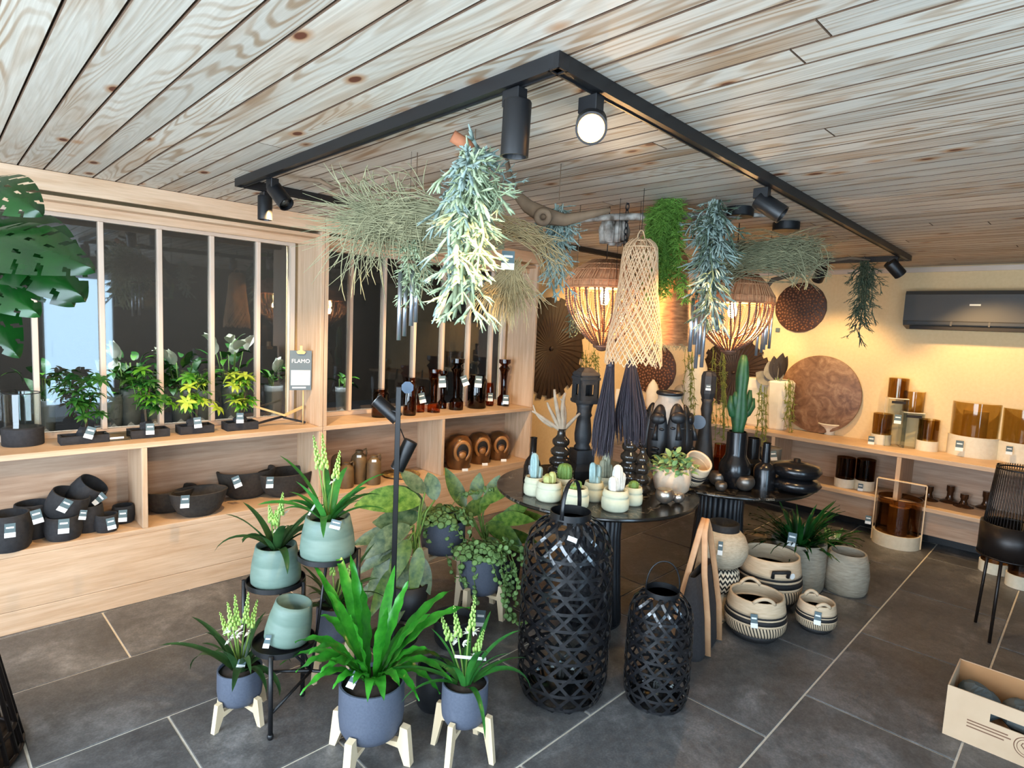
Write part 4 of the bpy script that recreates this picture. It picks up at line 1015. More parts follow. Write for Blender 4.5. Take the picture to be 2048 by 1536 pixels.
# ================================================================== the two round tables
def marble():
    k = NT('black_marble'); k.set(0.22, 0, 0.5); v = k.coords((1, 1, 1))
    w = k.noise(v, 2.2, 6, 0.6, 1.6); a = k.ramp(w, [(0.485, (34, 31, 28)), (0.5, (120, 112, 100)), (0.512, (34, 31, 28))])
    b = k.ramp(k.noise(v, 7, 5, 0.6), [(0.35, (120, 116, 110)), (0.7, (255, 255, 255))]); k.base(k.mix(0.6, a, b, 'MULTIPLY')); return k.m
M_marble = marble()
Z1, Z2 = 0.75, 0.70
def table(label, c, r, z):
    t = thing('round_table', label, 'table', (c[0], c[1], 0), group='round black marble tables')
    MB().lathe([(0, z-0.022), (r-0.012, z-0.022), (r, z-0.012), (r, z-0.006), (r-0.004, z), (0, z)], 72).build('marble_top', M_marble, t, smooth='auto')
    n = 26; src = None
    for i in range(n):
        a = 2*pi*i/n
        if src is None:
            src = MB().tube([(0.160, 0, 0.012), (0.146, 0, z*0.3), (0.134, 0, z*0.65), (0.138, 0, z-0.03)], [0.021, 0.019, 0.017, 0.018], 10).build('flute', M_blk, t)
            o = src
        else: o = inst(src, t)
        o.rotation_euler = (0, 0, a)
    MB().lathe([(0, 0.0), (0.180, 0.0), (0.180, 0.012), (0.160, 0.014), (0.137, z*0.65), (0.140, z-0.023), (0, z-0.023)], 52).build('column', M_blk, t, smooth='auto')
    return t
M_blk = mat('black_stained_wood', (22, 22, 25), (34, 34, 38), 0.45, scale=10, stretch=(1, 1, 0.1))
table('front round table with a black marble top and fluted black column, holding the cactus pots', (2.62, 1.98), 0.55, Z1)
table('rear round table with a black top and fluted column, holding the black bottles', (3.74, 1.80), 0.56, Z2)

# ---- cactus pots
M_clay = mat('pale_green_clay', (206, 204, 178), (190, 190, 162), 0.8, scale=30, bump=0.1)
def cactus(mb, x, y, h, r, ribs, z0):
    P = [(r*0.82, 0), (r, h*0.25), (r, h*0.7), (r*0.8, h*0.9), (r*0.4, h*0.985), (0.0005, h)]
    mb.lathe([(q, z+z0) for q, z in P], ribs*4, c=(x, y), rf=lambda a, z: 0.86+0.14*cos(a*ribs)); return mb
M_cb = mat('blue_cactus', (164, 190, 186), (132, 160, 158), 0.6, scale=50); M_cg = mat('green_cactus', (120, 148, 70), (90, 122, 52), 0.6, scale=50)
M_cw = mat('white_cactus', (228, 226, 216), (200, 200, 190), 0.7, scale=60); M_cy = mat('yellow_cactus', (190, 190, 120), (160, 164, 96), 0.6, scale=50); M_ct = mat('grey_cactus', (168, 164, 138), (132, 130, 106), 0.65, scale=50)
def cactus_pot(label, cx, by, hw, hpot, plants, m, spines=False):
    s0 = mpp(at_z(cx, by, Z1)); p = place(cx, by, Z1, hw*s0*0.85); s = mpp(p); R = hw*s; H = hpot*s
    t = thing('cactus_pot', label, 'potted cactus', p, group='small cactus pots on the front table')
    MB().lathe([(0, 0), (R*0.82, 0), (R*0.96, H*0.10), (R, H*0.35), (R*0.97, H*0.58), (R*0.86, H*0.64), (R*0.93, H*0.68), (R*0.95, H*0.74), (R*0.84, H), (R*0.76, H), (R*0.74, H*0.8), (0, H*0.8)], 30).build('pot', M_clay, t)
    MB().lathe([(0, H*0.88), (R*0.75, H*0.86)], 20).build('soil', M_soil, t)
    for (dx, dy, h, r, ribs) in plants:
        q = cactus(MB(), 0, 0, h*s, r*s, ribs, 0).build('cactus', m, t, loc=(dx*s*0.75, dy*s, H*0.84))
        q.rotation_euler = (0, dx*0.012, 0)
        if spines:
            sp = MB()
            for k in range(60):
                a = 2*pi*(k % ribs)/ribs; zz = (0.15+0.8*(k//ribs)/(60//ribs+1)); rr = r*s*(1-max(0, zz-0.6)*1.3); b = Vector((cos(a)*rr, sin(a)*rr, zz*h*s)); sp.tube([b, b+Vector((cos(a), sin(a), random.uniform(-0.3, 0.6)))*0.009], [0.0009, 0.0002], 3, cap=False)
            stuff(sp.build('spines', M_cy, q))
    return t
cactus_pot('pale clay pot with a tall blue cactus, at the far left of the table', 1068, 994, 22, 37, ((-3, 0, 54, 9, 7), (9, -2, 26, 8, 7)), M_cb)
cactus_pot('pale clay pot with low yellowish lobed cactus, second from the left', 1097, 1006, 27, 38, ((-8, 0, 20, 9, 6), (3, -4, 26, 8, 6), (11, 3, 18, 8, 6), (0, 6, 20, 7, 6)), M_cy)
cactus_pot('pale clay pot with a round spiny green cactus, behind the lobed one', 1127, 993, 21, 34, ((0, 0, 34, 15, 11),), M_cg, True)
cactus_pot('pale clay pot with low grey-green succulents, front middle', 1150, 1020, 27, 40, ((-10, 0, 12, 8, 5), (0, -3, 16, 8, 5), (9, 2, 18, 8, 5), (2, 7, 12, 7, 5)), M_cg)
cactus_pot('pale clay pot with a pair of pale blue columnar cactus', 1186, 1005, 21, 38, ((-6, 0, 46, 8, 7), (6, -2, 40, 9, 7), (1, -6, 18, 7, 6)), M_cb)
cactus_pot('pale clay pot with tall grey columnar cactus at the back', 1208, 990, 19, 34, ((-5, 2, 40, 8, 8), (3, 2, 54, 9, 8), (9, -2, 30, 8, 8)), M_ct)
cactus_pot('largest pale clay pot with thick white cactus, front right', 1229, 1026, 28, 42, ((-10, 0, 34, 10, 6), (2, 0, 56, 11, 6), (12, -2, 40, 9, 6)), M_cw)
cactus_pot('pale clay pot with a small spiky green succulent, at the right', 1265, 1013, 19, 36, ((0, 0, 18, 9, 6), (-5, 3, 14, 6, 5), (6, 3, 16, 6, 5)), M_cg, True)

# ---- dark vases on the front table
M_lac = mat('dark_bronze_glaze', (52, 44, 36), (36, 31, 27), 0.16, scale=14)
vase('dark_bottle', 'slim dark brown bottle with a long neck at the left table edge', 'bottle', (1063, 972), Z1, [(17, 0), (18, 4), (18, 36), (14, 48), (7, 58), (6.5, 62), (6.5, 92), (7.5, 94)], mat('dark_bottle_glass', (26, 20, 18), rough=0.08), True)
def bulb_vase(label, cx, by, hw, h, k):
    P = [(hw*0.6, 0)]; n = k
    for i in range(n):
        z0 = h*0.86*i/n; z1 = h*0.86*(i+1)/n; w = hw*(1-0.30*(i/(n-1))**1.4)
        for f, g in ((0.08, 0.70), (0.25, 0.93), (0.5, 1.0), (0.75, 0.93), (0.95, 0.66)): P.append((w*g, z0+(z1-z0)*f))
    P += [(hw*0.34, h*0.89), (hw*0.30, h*0.98), (hw*0.34, h)]
    return vase('ripple_vase', label, 'vase', (cx, by), Z1, P, M_lac, True, group='dark ripple vases on the front table')
rv = bulb_vase('dark ripple vase holding driftwood twigs', 1117, 974, 25, 114, 5)
bulb_vase('dark ripple vase standing under the purple tassel', 1254, 986, 23, 118, 5)
bulb_vase('shorter dark ripple vase leaning close behind the cactus pots', 1280, 990, 20, 92, 4)
# twigs
M_twg = mat('pale_driftwood', (176, 156, 132), (140, 120, 98), 0.85, scale=20, bump=0.3)
p = Vector(rv.location); s = mpp(p)
t = thing('driftwood_twigs', 'bunch of pale driftwood twigs standing in the ripple vase', 'driftwood', p + Vector((0, 0, 108*s)))
for path, r in (((0, 0), (-6, 30), (-18, 60), (-20, 84)), 4.5), (((2, 0), (2, 30), (-4, 58), (4, 78)), 5), (((0, 4), (-26, 14), (-52, 36), (-66, 40)), 3.6), (((0, 2), (14, 12), (30, 32), (38, 38)), 3.6), (((-2, 0), (-14, 26), (-30, 44), (-34, 58)), 3.5), (((3, 0), (10, 28), (6, 60), (-6, 66)), 3), (((-20, 10), (-44, 20), (-58, 30), (-64, 52)), 2.4):
    q = [Vector((x*s*0.75, -x*s*0.55, z*s)) for x, z in path]
    MB().tube(bez(q[0], q[1], q[2], q[3], 8), [r*s*1.45*(1-0.6*i/8) for i in range(9)], 6).build('twig', M_twg, t)
# carved pillar
p = place(1160, 968, Z1, 0.06); s = mpp(p); M_carve = mat('black_carved_wood', (44, 45, 48), (28, 29, 31), 0.6, scale=26, bump=0.4)
t = thing('carved_pillar', 'tall carved black wooden pillar with a pierced lantern box on top', 'candlestick', p, rz=yaw_to_cam(p)+0.45)
def sq(mb, w0, w1, z0, z1): return mb.lathe([(0, z0*s), (w0*1.414*s, z0*s), (w1*1.414*s, z1*s), (0, z1*s)], 4, a0=pi/4, a1=pi/4+2*pi)
MB().lathe([(0, 66*s), (15*s, 66*s), (17*s, 70*s), (13*s, 76*s), (16*s, 82*s), (17*s, 96*s), (15*s, 116*s), (13*s, 130*s), (16*s, 134*s), (14*s, 140*s), (15*s, 150*s), (18*s, 158*s), (0, 160*s)], 20, rf=lambda a, z: 1+0.05*cos(8*a)).build('shaft', M_carve, t)
sq(sq(sq(MB(), 21, 24, 0, 26), 24, 17, 26, 40), 19, 19, 40, 66).build('foot_block', M_carve, t, smooth=False)
for a in range(4):
    bx = MB().box(-20*s, -9*s, -20*s, -16*s, 158*s, 214*s).box(9*s, 20*s, -20*s, -16*s, 158*s, 214*s).box(-9*s, 9*s, -20*s, -16*s, 158*s, 174*s).box(-9*s, 9*s, -20*s, -16*s, 196*s, 214*s)
    bx.build('pierced_side', M_carve, t, smooth=False, rot=(0, 0, a*pi/2))
sq(sq(sq(MB(), 18, 18, 158, 160), 21.5, 21.5, 160, 166), 21.5, 21.5, 205, 210).build('moulding', M_carve, t, smooth=False)
sq(sq(MB(), 21, 18, 214, 220), 16, 9, 220, 228).build('cap', M_carve, t, smooth=False)
# face vase
p = place(1327, 962, Z1, 0.09); s = mpp(p); M_mask = mat('matt_black_ceramic', (30, 31, 34), (22, 22, 25), 0.42, scale=20); M_body = mat('grey_white_ceramic', (190, 184, 172), (160, 152, 140), 0.8, scale=24, bump=0.2)
t = thing('face_vase', 'white vase with large black face reliefs and a black rim', 'vase', p, rz=yaw_to_cam(p))
MB().lathe([(0, 0), (20*s, 0), (27*s, 12*s), (36*s, 50*s), (38*s, 95*s), (36*s, 128*s), (28*s, 148*s), (22*s, 158*s), (23*s, 168*s), (19*s, 168*s), (18*s, 150*s), (0, 140*s)], 32).build('body', M_body, t)
MB().torus((0, 0, 170*s), 22*s, 4.5*s, 28, 8).build('rim', M_mask, t)
fm = MB().ball((0, 0, 0), (20*s, 14*s, 60*s), 18, 14)
fm.ball((0, -11*s, 32*s), (16*s, 6*s, 12*s)); fm.tube([(0, -11*s, 24*s), (0, -17*s, 4*s), (0, -17*s, -10*s)], [3*s, 4*s, 6*s], 10); fm.ball((0, -11*s, -26*s), (9*s, 6*s, 4*s), 10, 6); fm.ball((0, -10*s, -34*s), (8*s, 6*s, 4*s), 10, 6)
fm.ball((-9*s, -11*s, 12*s), (6*s, 3*s, 3*s), 8, 6); fm.ball((9*s, -11*s, 12*s), (6*s, 3*s, 3*s), 8, 6)
f0 = fm.build('face_relief', M_mask, t)
for i, (x, y, z, a) in enumerate(((-17, -31, 90, -0.28), (17, -31, 94, 0.28), (-36, -4, 90, -1.4), (36, -4, 90, 1.4))):
    o = f0 if i == 0 else inst(f0, t)
    o.location = (x*s, y*s, z*s); o.rotation_euler = (-0.10, 0, a)
# cream pot with a small leafy plant
p = place(1341, 992, Z1, 0.10); s = mpp(p)
t = thing('leafy_pot', 'cream pink rough pot with a bushy small-leaved plant', 'potted plant', p)
MB().lathe([(0, 0), (28*s, 0), (33*s, 6*s), (37*s, 24*s), (38*s, 52*s), (34*s, 52*s), (33*s, 42*s), (0, 42*s)], 30, rf=lambda a, z: 1+0.02*sin(5*a+z*30)).build('pot', mat('cream_pink_clay', (226, 200, 172), (206, 172, 142), 0.85, scale=18, bump=0.25), t)
M_lp = mat('pale_sage_leaf', (150, 176, 120), (110, 146, 84), 0.55, scale=40, rand=True)
sl = MB().blade(0.05, 0.026, 0.5, 0.9, 4, 0.2, 0, 'ovate')
src = None; rs = random.Random(77)
for i in range(150):
    a = rs.uniform(0, 6.28); q = sqrt(rs.random())*40*s; z = 48*s + rs.uniform(0, 30*s)*(1.2-q/(44*s)) + (q > 30*s)*-6*s
    if src is None: src = sl.build('leaf', M_lp, t); o = src
    else: o = inst(src, t)
    o.location = (cos(a)*q, sin(a)*q, z); o.rotation_euler = (rs.uniform(-0.5, 0.5), rs.uniform(-0.7, 0.6), a+rs.uniform(-1, 1)); o.scale = (rs.uniform(0.7, 1.2),)*3
# copper votives
M_cop = mat('brushed_copper_silver', (176, 164, 152), (150, 138, 126), 0.3, metal=0.85, scale=30); M_copin = mat('copper_inside', (190, 96, 40), rough=0.35, metal=0.6); M_pew = mat('pewter', (120, 112, 104), (92, 86, 80), 0.35, metal=0.75, scale=26)
def votive(label, cx, by, hw, m, z, inside=True, group=None):
    s0 = mpp(at_z(cx, by, z)); p = place(cx, by, z, hw*s0*0.6); s = mpp(p); r = hw*s
    P = [(0, 0)] + [(r*sin(a), r*0.96*(1-cos(a))) for a in (0.45, 0.8, 1.1, 1.4, 1.7, 2.0, 2.25)]
    t = tag(MB().lathe(P + [(P[-1][0]-0.003, P[-1][1])], 26).build('votive_cup', m, loc=p), label, 'candle holder', group)
    MB().lathe([(r*0.74, r*1.52), (r*0.9, r*1.0), (r*0.6, r*0.3), (0, r*0.2)], 22).build('inside', M_copin if inside else M_mouth, t)
votive('larger silver votive cup with a copper inside, front of the table', 1328, 1010, 19, M_cop, Z1); votive('smaller silver votive cup beside the copper one', 1355, 1008, 13, M_cop, Z1)

# ---- rear table
M_bc = mat('black_ceramic', (20, 20, 22), rough=0.24)
g = 'black ceramic bottles on the rear table'
cv = vase('black_bottle', 'black bottle with a wide cylinder neck and a round belly, holding the cactus', 'bottle', (1466, 978), Z2, [(16, 0), (24, 8), (30, 26), (31, 38), (28, 52), (21, 64), (20, 70), (20, 112), (18, 113)], M_bc, True, group=g)
vase('black_bottle', 'black bottle with a dimpled cylinder neck behind the round-bellied one', 'bottle', (1500, 962), Z2, [(14, 0), (22, 8), (26, 22), (24, 36), (14, 44), (14, 48), (14, 84), (13, 84)], M_bc, True, group=g)
vase('black_bottle', 'black bottle with a thin neck and straight shoulders, in front of the disc vases', 'bottle', (1526, 982), Z2, [(21, 0), (21, 2), (21, 40), (17, 48), (8, 54), (8, 58), (7.5, 92), (8.5, 93)], M_bc, True, group=g)
vase('black_bottle', 'small slim black bottle behind the others', 'bottle', (1514, 950), Z2, [(9, 0), (10, 4), (10, 30), (4, 42), (4, 56)], M_bc, True, group=g)
def disc_vase(label, cx, by, hw, h, zo):
    s = mpp(at_z(cx, by, Z2)); p = place(cx, by, Z2, hw*s*0.8); s = mpp(p)
    return tag(MB().lathe([(0, 0), (hw*0.55*s, 0), (hw*0.86*s, h*0.2*s), (hw*s, h*0.5*s), (hw*0.88*s, h*0.8*s), (hw*0.4*s, h*0.97*s), (7*s, h*s), (7*s, h*1.16*s), (5*s, h*1.16*s), (4*s, h*0.9*s), (0, h*0.9*s)], 40).build('disc_vase', M_bc, loc=(p.x, p.y, Z2+zo)), label, 'vase', 'flat black disc vases')
dv = disc_vase('flat black disc vase at the bottom of the pair', 1588, 990, 48, 30, 0.0)
disc_vase('flat black disc vase lying on top of the other', 1588, 990, 47, 34, 0.0775)
g = 'pewter votives on the rear table'
votive('pewter votive with a cut lip, behind the small one', 1434, 974, 18, M_pew, Z2, False, g); votive('small pewter votive in front on the rear table', 1441, 984, 12, M_pew, Z2, False, g); votive('pewter votive right of the round-bellied bottle', 1488, 984, 19, M_pew, Z2, False, g)
# black totem
p = place(1402, 962, Z2, 0.07); s = mpp(p)
t = thing('carved_totem', 'slender black carved totem with a faceted head and a white price tag', 'sculpture', p)
MB().lathe([(0, 0), (24*s, 0), (26*s, 8*s), (19*s, 40*s), (14*s, 80*s), (11*s, 104*s), (9*s, 128*s), (11*s, 140*s), (9*s, 152*s), (12*s, 160*s), (0, 164*s)], 18, rf=lambda a, z: 1+0.04*cos(6*a)).build('shaft', M_carve, t)
MB().lathe([(0, 158*s), (11*s, 160*s), (15*s, 172*s), (15*s, 206*s), (12*s, 214*s), (0, 217*s)], 8).build('head', M_carve, t, smooth=False)
price_tag(t, p + dcam(p)*(17*s) + Vector((0, 0, 190*s)), 0.035, 0.0, w=0.03)
dd = p + dcam(p)*0.10 + Vector((-0.035, 0.03, 0)); MB().lathe([(0, -0.002), (0.044, -0.002), (0.044, 0.002), (0, 0.002)], 24).build('hanging_disc', mat('blue_grey_card', (86, 104, 124), rough=0.5), t, smooth='auto', loc=tuple(dd - p + Vector((0, 0, 118*s))), rot=(pi/2, 0, yaw_to_cam(p)))
# cactus in the bellied bottle
p = Vector(cv.location); s = mpp(p)
t = thing('tree_cactus', 'dark green tree cactus with short arms growing out of the black bottle', 'cactus', p + Vector((0, 0, 92*s)))
M_tc = mat('tree_cactus_green', (36, 84, 48), (24, 62, 36), 0.5, scale=30)
def cc(pts, r): return MB().tube(pts, r, 8, cap=True)
q = lambda x, z: (x*s*0.8, -x*s*0.5, z*s)
mb = MB().lathe([(0, 0), (11*s, 0), (12*s, 30*s), (16*s, 48*s), (15*s, 70*s), (11*s, 100*s), (13*s, 130*s), (10*s, 158*s), (5*s, 172*s), (0, 174*s)], 32, rf=lambda a, z: 0.8+0.2*abs(cos(2*a))**0.7).build('trunk', M_tc, t)
for pts in (((-4, 48), (-16, 56), (-22, 72), (-23, 92)), ((4, 46), (18, 58), (28, 72), (30, 88)), ((2, 56), (14, 66), (20, 84), (21, 104)), ((-2, 60), (-10, 72), (-12, 90), (-12, 100))):
    MB().tube([q(*a) for a in pts], [6*s, 8*s, 7*s, 3*s], 8).build('arm', M_tc, t)
# small tilted basket
def basket(label, p, hw, h, cat='basket', parent=None, squash=1.0, rot=None, handles=True, tagpos=None, n=40, group=None, tail=0.0):
    # hw, h in metres; woven basket: black foot, cross-stitched belly, cream wall with black bands
    t = thing('striped_basket', label, cat, p, group=group, rot=rot)
    prof = [(0.70, 0.0), (0.84, 0.10), (0.97, 0.28), (1.0, 0.42), (0.98, 0.55), (0.93, 0.75), (0.86, 1.0)]
    def R(u):
        for (a, za), (b, zb) in zip(prof[:-1], prof[1:]):
            if za <= u <= zb: return a+(b-a)*(u-za)/(zb-za)
        return prof[-1][0]
    def band(u0, u1, m, nm, off=0.0, wav=False):
        k = max(2, int((u1-u0)*16)); P = [((R(u0+(u1-u0)*i/k)*hw+off), (u0+(u1-u0)*i/k)*h) for i in range(k+1)]
        Q = [(r-0.009, z) for r, z in reversed(P)]
        return MB().lathe(P + Q, n).build(nm, m, t)
    MB().lathe([(0, 0.0), (R(0)*hw, 0), (R(0.2)*hw, 0.2*h), (R(0.2)*hw-0.01, 0.2*h), (R(0)*hw-0.012, 0.012), (0, 0.012)], n).build('black_foot', M_bkt, t)
    band(0.2, 0.45, M_stitch, 'stitched_belly'); band(0.45, 0.50, M_cane, 'cream_band'); band(0.50, 0.60, M_bkt, 'black_band', 0.001); band(0.60, 0.64, M_cane, 'cream_band'); band(0.64, 0.68, M_bkt, 'black_band', 0.001); band(0.68, 1.0, M_cane, 'cream_wall')
    if handles:
        for sg in (0, 1):
            a0 = pi*sg + tail; rr = R(1)*hw-0.004; pts = []
            for i in range(11):
                u = i/10; a = a0-0.42+0.84*u; pts.append((cos(a)*rr, sin(a)*rr, h*(1.0+0.14*sin(pi*u)**0.8)-0.006))
            MB().tube(pts, 0.010, 6).build('handle', M_cane, t)
    return t
def stitch():
    k = NT('cross_stitch_weave'); k.set(0.8); tc = k.n('ShaderNodeTexCoord'); sx = k.n('ShaderNodeSeparateXYZ'); k.l(tc.outputs['Object'], sx.inputs[0])
    at = k.n('ShaderNodeMath', operation='ARCTAN2'); k.l(sx.outputs[1], at.inputs[0]); k.l(sx.outputs[0], at.inputs[1])
    ma = k.n('ShaderNodeMath', operation='MULTIPLY'); ma.inputs[1].default_value = 60; k.l(at.outputs[0], ma.inputs[0])
    mz = k.n('ShaderNodeMath', operation='MULTIPLY'); mz.inputs[1].default_value = 120; k.l(sx.outputs[2], mz.inputs[0])
    ad = k.n('ShaderNodeMath', operation='ADD'); k.l(ma.outputs[0], ad.inputs[0]); k.l(mz.outputs[0], ad.inputs[1])
    sn = k.n('ShaderNodeMath', operation='SINE'); k.l(ad.outputs[0], sn.inputs[0])
    k.base(k.ramp(sn.outputs[0], [(0.1, (204, 180, 148)), (0.5, (38, 32, 28))])); return k.m
M_stitch = stitch(); M_cane = mat('cream_cane', (222, 196, 164), (200, 172, 138), 0.8, scale=60, stretch=(0.3, 0.3, 2), bump=0.3); M_bkt = mat('black_cane', (24, 22, 22), (34, 32, 32), 0.7, scale=60, bump=0.3)
p = at_d(1400, 945, 3.35)
basket('small striped basket tipped towards the camera between the two tables', Vector((3.05, 1.68, Z1+0.045)), 0.085, 0.17, rot=(0.55, -0.45, 0.2), handles=False)
vase('amber_tumbler', 'straight amber glass tumbler behind the tipped basket', 'glass jar', (1436, 955), Z2, [(11, 0), (12, 3), (12, 66), (11, 66)], M_amber)
vase('grey_pot', 'grey pot with a price tag behind the black bottles', 'pot', (1538, 944), Z2, [(17, 0), (19, 6), (20, 46), (18, 47)], mat('grey_clay', (120, 116, 108), (96, 92, 86), 0.8, scale=20), True, tagpx=(1546, 902, 18, -0.2))

# ================================================================== plants and lanterns on the floor, near the camera
def ribbon(base, tip, w, arch, shape='ovate', n=10, fold=0.22, wave=0.0, face=None, m=None):
    m = m or MB(); b, e = Vector(base), Vector(tip); mid = (b+e)/2 + Vector((0, 0, arch)); ph = random.random()*6
    L = (e-b).length; rows = []; up = Vector(face) if face is not None else Vector((0, 0, 1))
    for i in range(n+1):
        t = i/n; c = b*(1-t)**2 + mid*2*t*(1-t) + e*t*t
        tg = ((mid-b)*(1-t) + (e-mid)*t).normalized()
        sd = tg.cross(up)
        if sd.length < 0.15: sd = tg.cross(up*0.3 + dcam(base) + Vector((0.01, 0, 0)))
        sd.normalize(); nn = sd.cross(tg)
        if shape == 'ovate': ww = w*max(0.02, sin(pi*(0.03+0.97*t)**0.85))**0.8
        elif shape == 'nest': ww = w*(0.18+0.82*min(1, t*1.9)**1.1)*max(0, 1-t**2.8)**0.9
        elif shape == 'strap': ww = w*min(1, 0.55+1.6*t)*max(0, 1-t**3)**0.8
        else: ww = w*max(0, 1-t)**0.6
        ww = max(ww, 0.0008); k1, k2 = wave*sin(10*pi*t+ph)*w, wave*sin(10*pi*t+ph+2.2)*w
        rows.append((c+sd*ww/2+nn*(fold*ww/2+k1), c, c-sd*ww/2+nn*(fold*ww/2+k2)))
    vs = [p for r in rows for p in r]; fs = []
    for i in range(n): fs += [(3*i, 3*i+1, 3*i+4, 3*i+3), (3*i+1, 3*i+2, 3*i+5, 3*i+4)]
    return m.add(vs, fs)
def leafmat(name, c1, c2, vein=None, rough=0.32, scale=18, stretch=(1, 1, 1)):
    k = NT(name); k.set(rough, 0, 0.5); v = k.coords(stretch, rand=True)
    c = k.ramp(k.noise(v, scale, 4), [(0.3, c1), (0.7, c2)])
    oi = k.n('ShaderNodeObjectInfo'); hs = k.n('ShaderNodeHueSaturation'); k.l(c, hs.inputs['Color']); mr = k.n('ShaderNodeMapRange'); mr.inputs[3].default_value = 0.75; mr.inputs[4].default_value = 1.2; k.l(oi.outputs['Random'], mr.inputs[0]); k.l(mr.outputs[0], hs.inputs['Value'])
    k.base(hs.outputs[0])
    tr = k.n('ShaderNodeBsdfTranslucent'); k.l(hs.outputs[0], tr.inputs[0]); ms = k.n('ShaderNodeMixShader'); ms.inputs[0].default_value = 0.25
    k.l(k.b.outputs[0], ms.inputs[1]); k.l(tr.outputs[0], ms.inputs[2]); k.l(ms.outputs[0], k.out.inputs['Surface']); return k.m
M_nest = leafmat('birds_nest_leaf', (34, 112, 28), (62, 152, 42), rough=0.26, scale=26)
M_strap = leafmat('strap_leaf', (40, 104, 44), (66, 138, 56), rough=0.35)
M_strapd = leafmat('dark_strap_leaf', (34, 68, 34), (56, 92, 46), rough=0.4)
M_agl = leafmat('mottled_grey_leaf', (50, 80, 48), (126, 142, 96), rough=0.33, scale=34)
M_agl2 = leafmat('mottled_yellow_leaf', (56, 100, 30), (132, 160, 66), rough=0.33, scale=34)
M_coin = leafmat('coin_leaf', (112, 156, 84), (156, 190, 118), rough=0.5)
M_bud = mat('pale_green_bud', (128, 178, 70), (182, 206, 120), 0.6, scale=60); M_petal = mat('white_flower', (240, 240, 226), rough=0.6)
M_greypot = mat('slate_blue_pot', (72, 78, 92), (84, 90, 104), 0.6, scale=120, bump=0.12, bdist=0.001)
M_sage = mat('sage_glaze', (110, 130, 118), (92, 112, 101), 0.55, scale=10, stretch=(1, 1, 4))
M_leg = mat('pale_ash_leg', (226, 206, 174), (206, 182, 146), 0.6, scale=16, stretch=(1, 1, 0.1))
M_darkpot = mat('near_black_pot', (30, 31, 34), rough=0.5)

def spike(t, base, top, r=0.010, white=2, seed=0):
    rs = random.Random(seed); b, e = Vector(base), Vector(top)
    o = MB().tube([b, b.lerp(e, 0.5)+jit(0.006), e], [0.004, 0.0035, 0.002], 6).build('flower_stem', M_stem, t)
    mb = MB(); L = (e-b).length
    for i in range(34):
        u = 0.60+0.40*i/33; c = b.lerp(e, u); a = i*2.4; k = r*(0.95-0.72*(u-0.60)/0.40); d = Vector((cos(a), sin(a), 0.5))*k
        mb.ball(c+d, (k*0.55, k*0.55, k*0.95), 6, 4)
    mb.build('buds', M_bud, o)
    for i in range(white):
        u = rs.uniform(0.5, 0.62); c = b.lerp(e, u); a = rs.uniform(0, 6.28); f = MB()
        for k in range(6): ribbon(c+Vector((cos(a), sin(a), 0.2))*0.014, c+Vector((cos(a)*0.03+cos(k)*0.014, sin(a)*0.03+sin(k)*0.014, 0.008+0.012*cos(k*1.1))), 0.009, 0.004, n=4, m=f)
        f.build('white_flower', M_petal, o)
def strap_leaves(t, z, n, L, w, m, seed, spread=0.02, elev=(0.5, 1.35), bend=(0.6, 1.8)):
    rs = random.Random(seed); random.seed(seed)
    for i in range(n):
        y = i*2.399+rs.uniform(-0.3, 0.3); el = rs.uniform(*elev); 
        MB().blade(L*rs.uniform(0.65, 1.1), w*rs.uniform(0.8, 1.15), el, rs.uniform(*bend)*(1.2 if el < 0.9 else 0.7), 10, 0.3, 0, 'lance', rs.uniform(-0.5, 0.5), (cos(y)*spread, sin(y)*spread, z), y, rs.uniform(-0.2, 0.2)).build('leaf', m, t)
def legs4(t, R, H, zb, ang, w=0.022, splay=0.16, name='leg'):
    poly = [(R*(1.0+splay)+0.006, 0), (R*(1.0+splay)+0.006+w*0.9, 0), (R*1.05+w, zb+H*0.28), (R*1.03+0.002, zb+H*0.30), (R*1.02, zb+H*0.14), (R*0.96, zb+0.002), (R*0.55, zb-0.001), (R*0.55, zb-0.014), (R*1.0, zb-0.020)]
    src = MB().prism(poly, -w*0.5, w*0.5).build(name, M_leg, t, smooth=False)
    for i in range(4):
        o = src if i == 0 else inst(src, t); o.rotation_euler = (0, 0, ang+i*pi/2)
    MB().box(-R*0.6, R*0.6, -w*0.4, w*0.4, zb-0.015, zb-0.001).box(-w*0.4, w*0.4, -R*0.6, R*0.6, zb-0.0149, zb-0.0011).build('cross_brace', M_leg, t, smooth=False, rot=(0, 0, ang))
def legged_pot(name, label, cx, fy, bot, top, hw, ang, m=M_greypot, splay=0.16):
    # cx: pot centre, fy: pixel row of the middle of the feet, bot/top: pixel rows of the pot
    p = at_z(cx, fy, 0); s = mpp(p); R = hw*s; zb = (fy-bot)*s; H = (bot-top)*s
    t = thing(name, label, 'potted plant', p, group='plants in pots on wooden legs')
    MB().lathe([(0, zb), (R*0.62, zb), (R*0.84, zb+H*0.07), (R*0.96, zb+H*0.2), (R, zb+H*0.42), (R*0.99, zb+H), (R*0.93, zb+H), (R*0.92, zb+H*0.9), (0, zb+H*0.9)], 40).build('pot', m, t, smooth='auto')
    MB().lathe([(0, zb+H*0.94), (R*0.92, zb+H*0.92)], 24).build('soil', M_soil, t)
    legs4(t, R, H, zb, ang, w=max(0.02, R*0.24), splay=splay)
    return t, p, s, R, zb+H
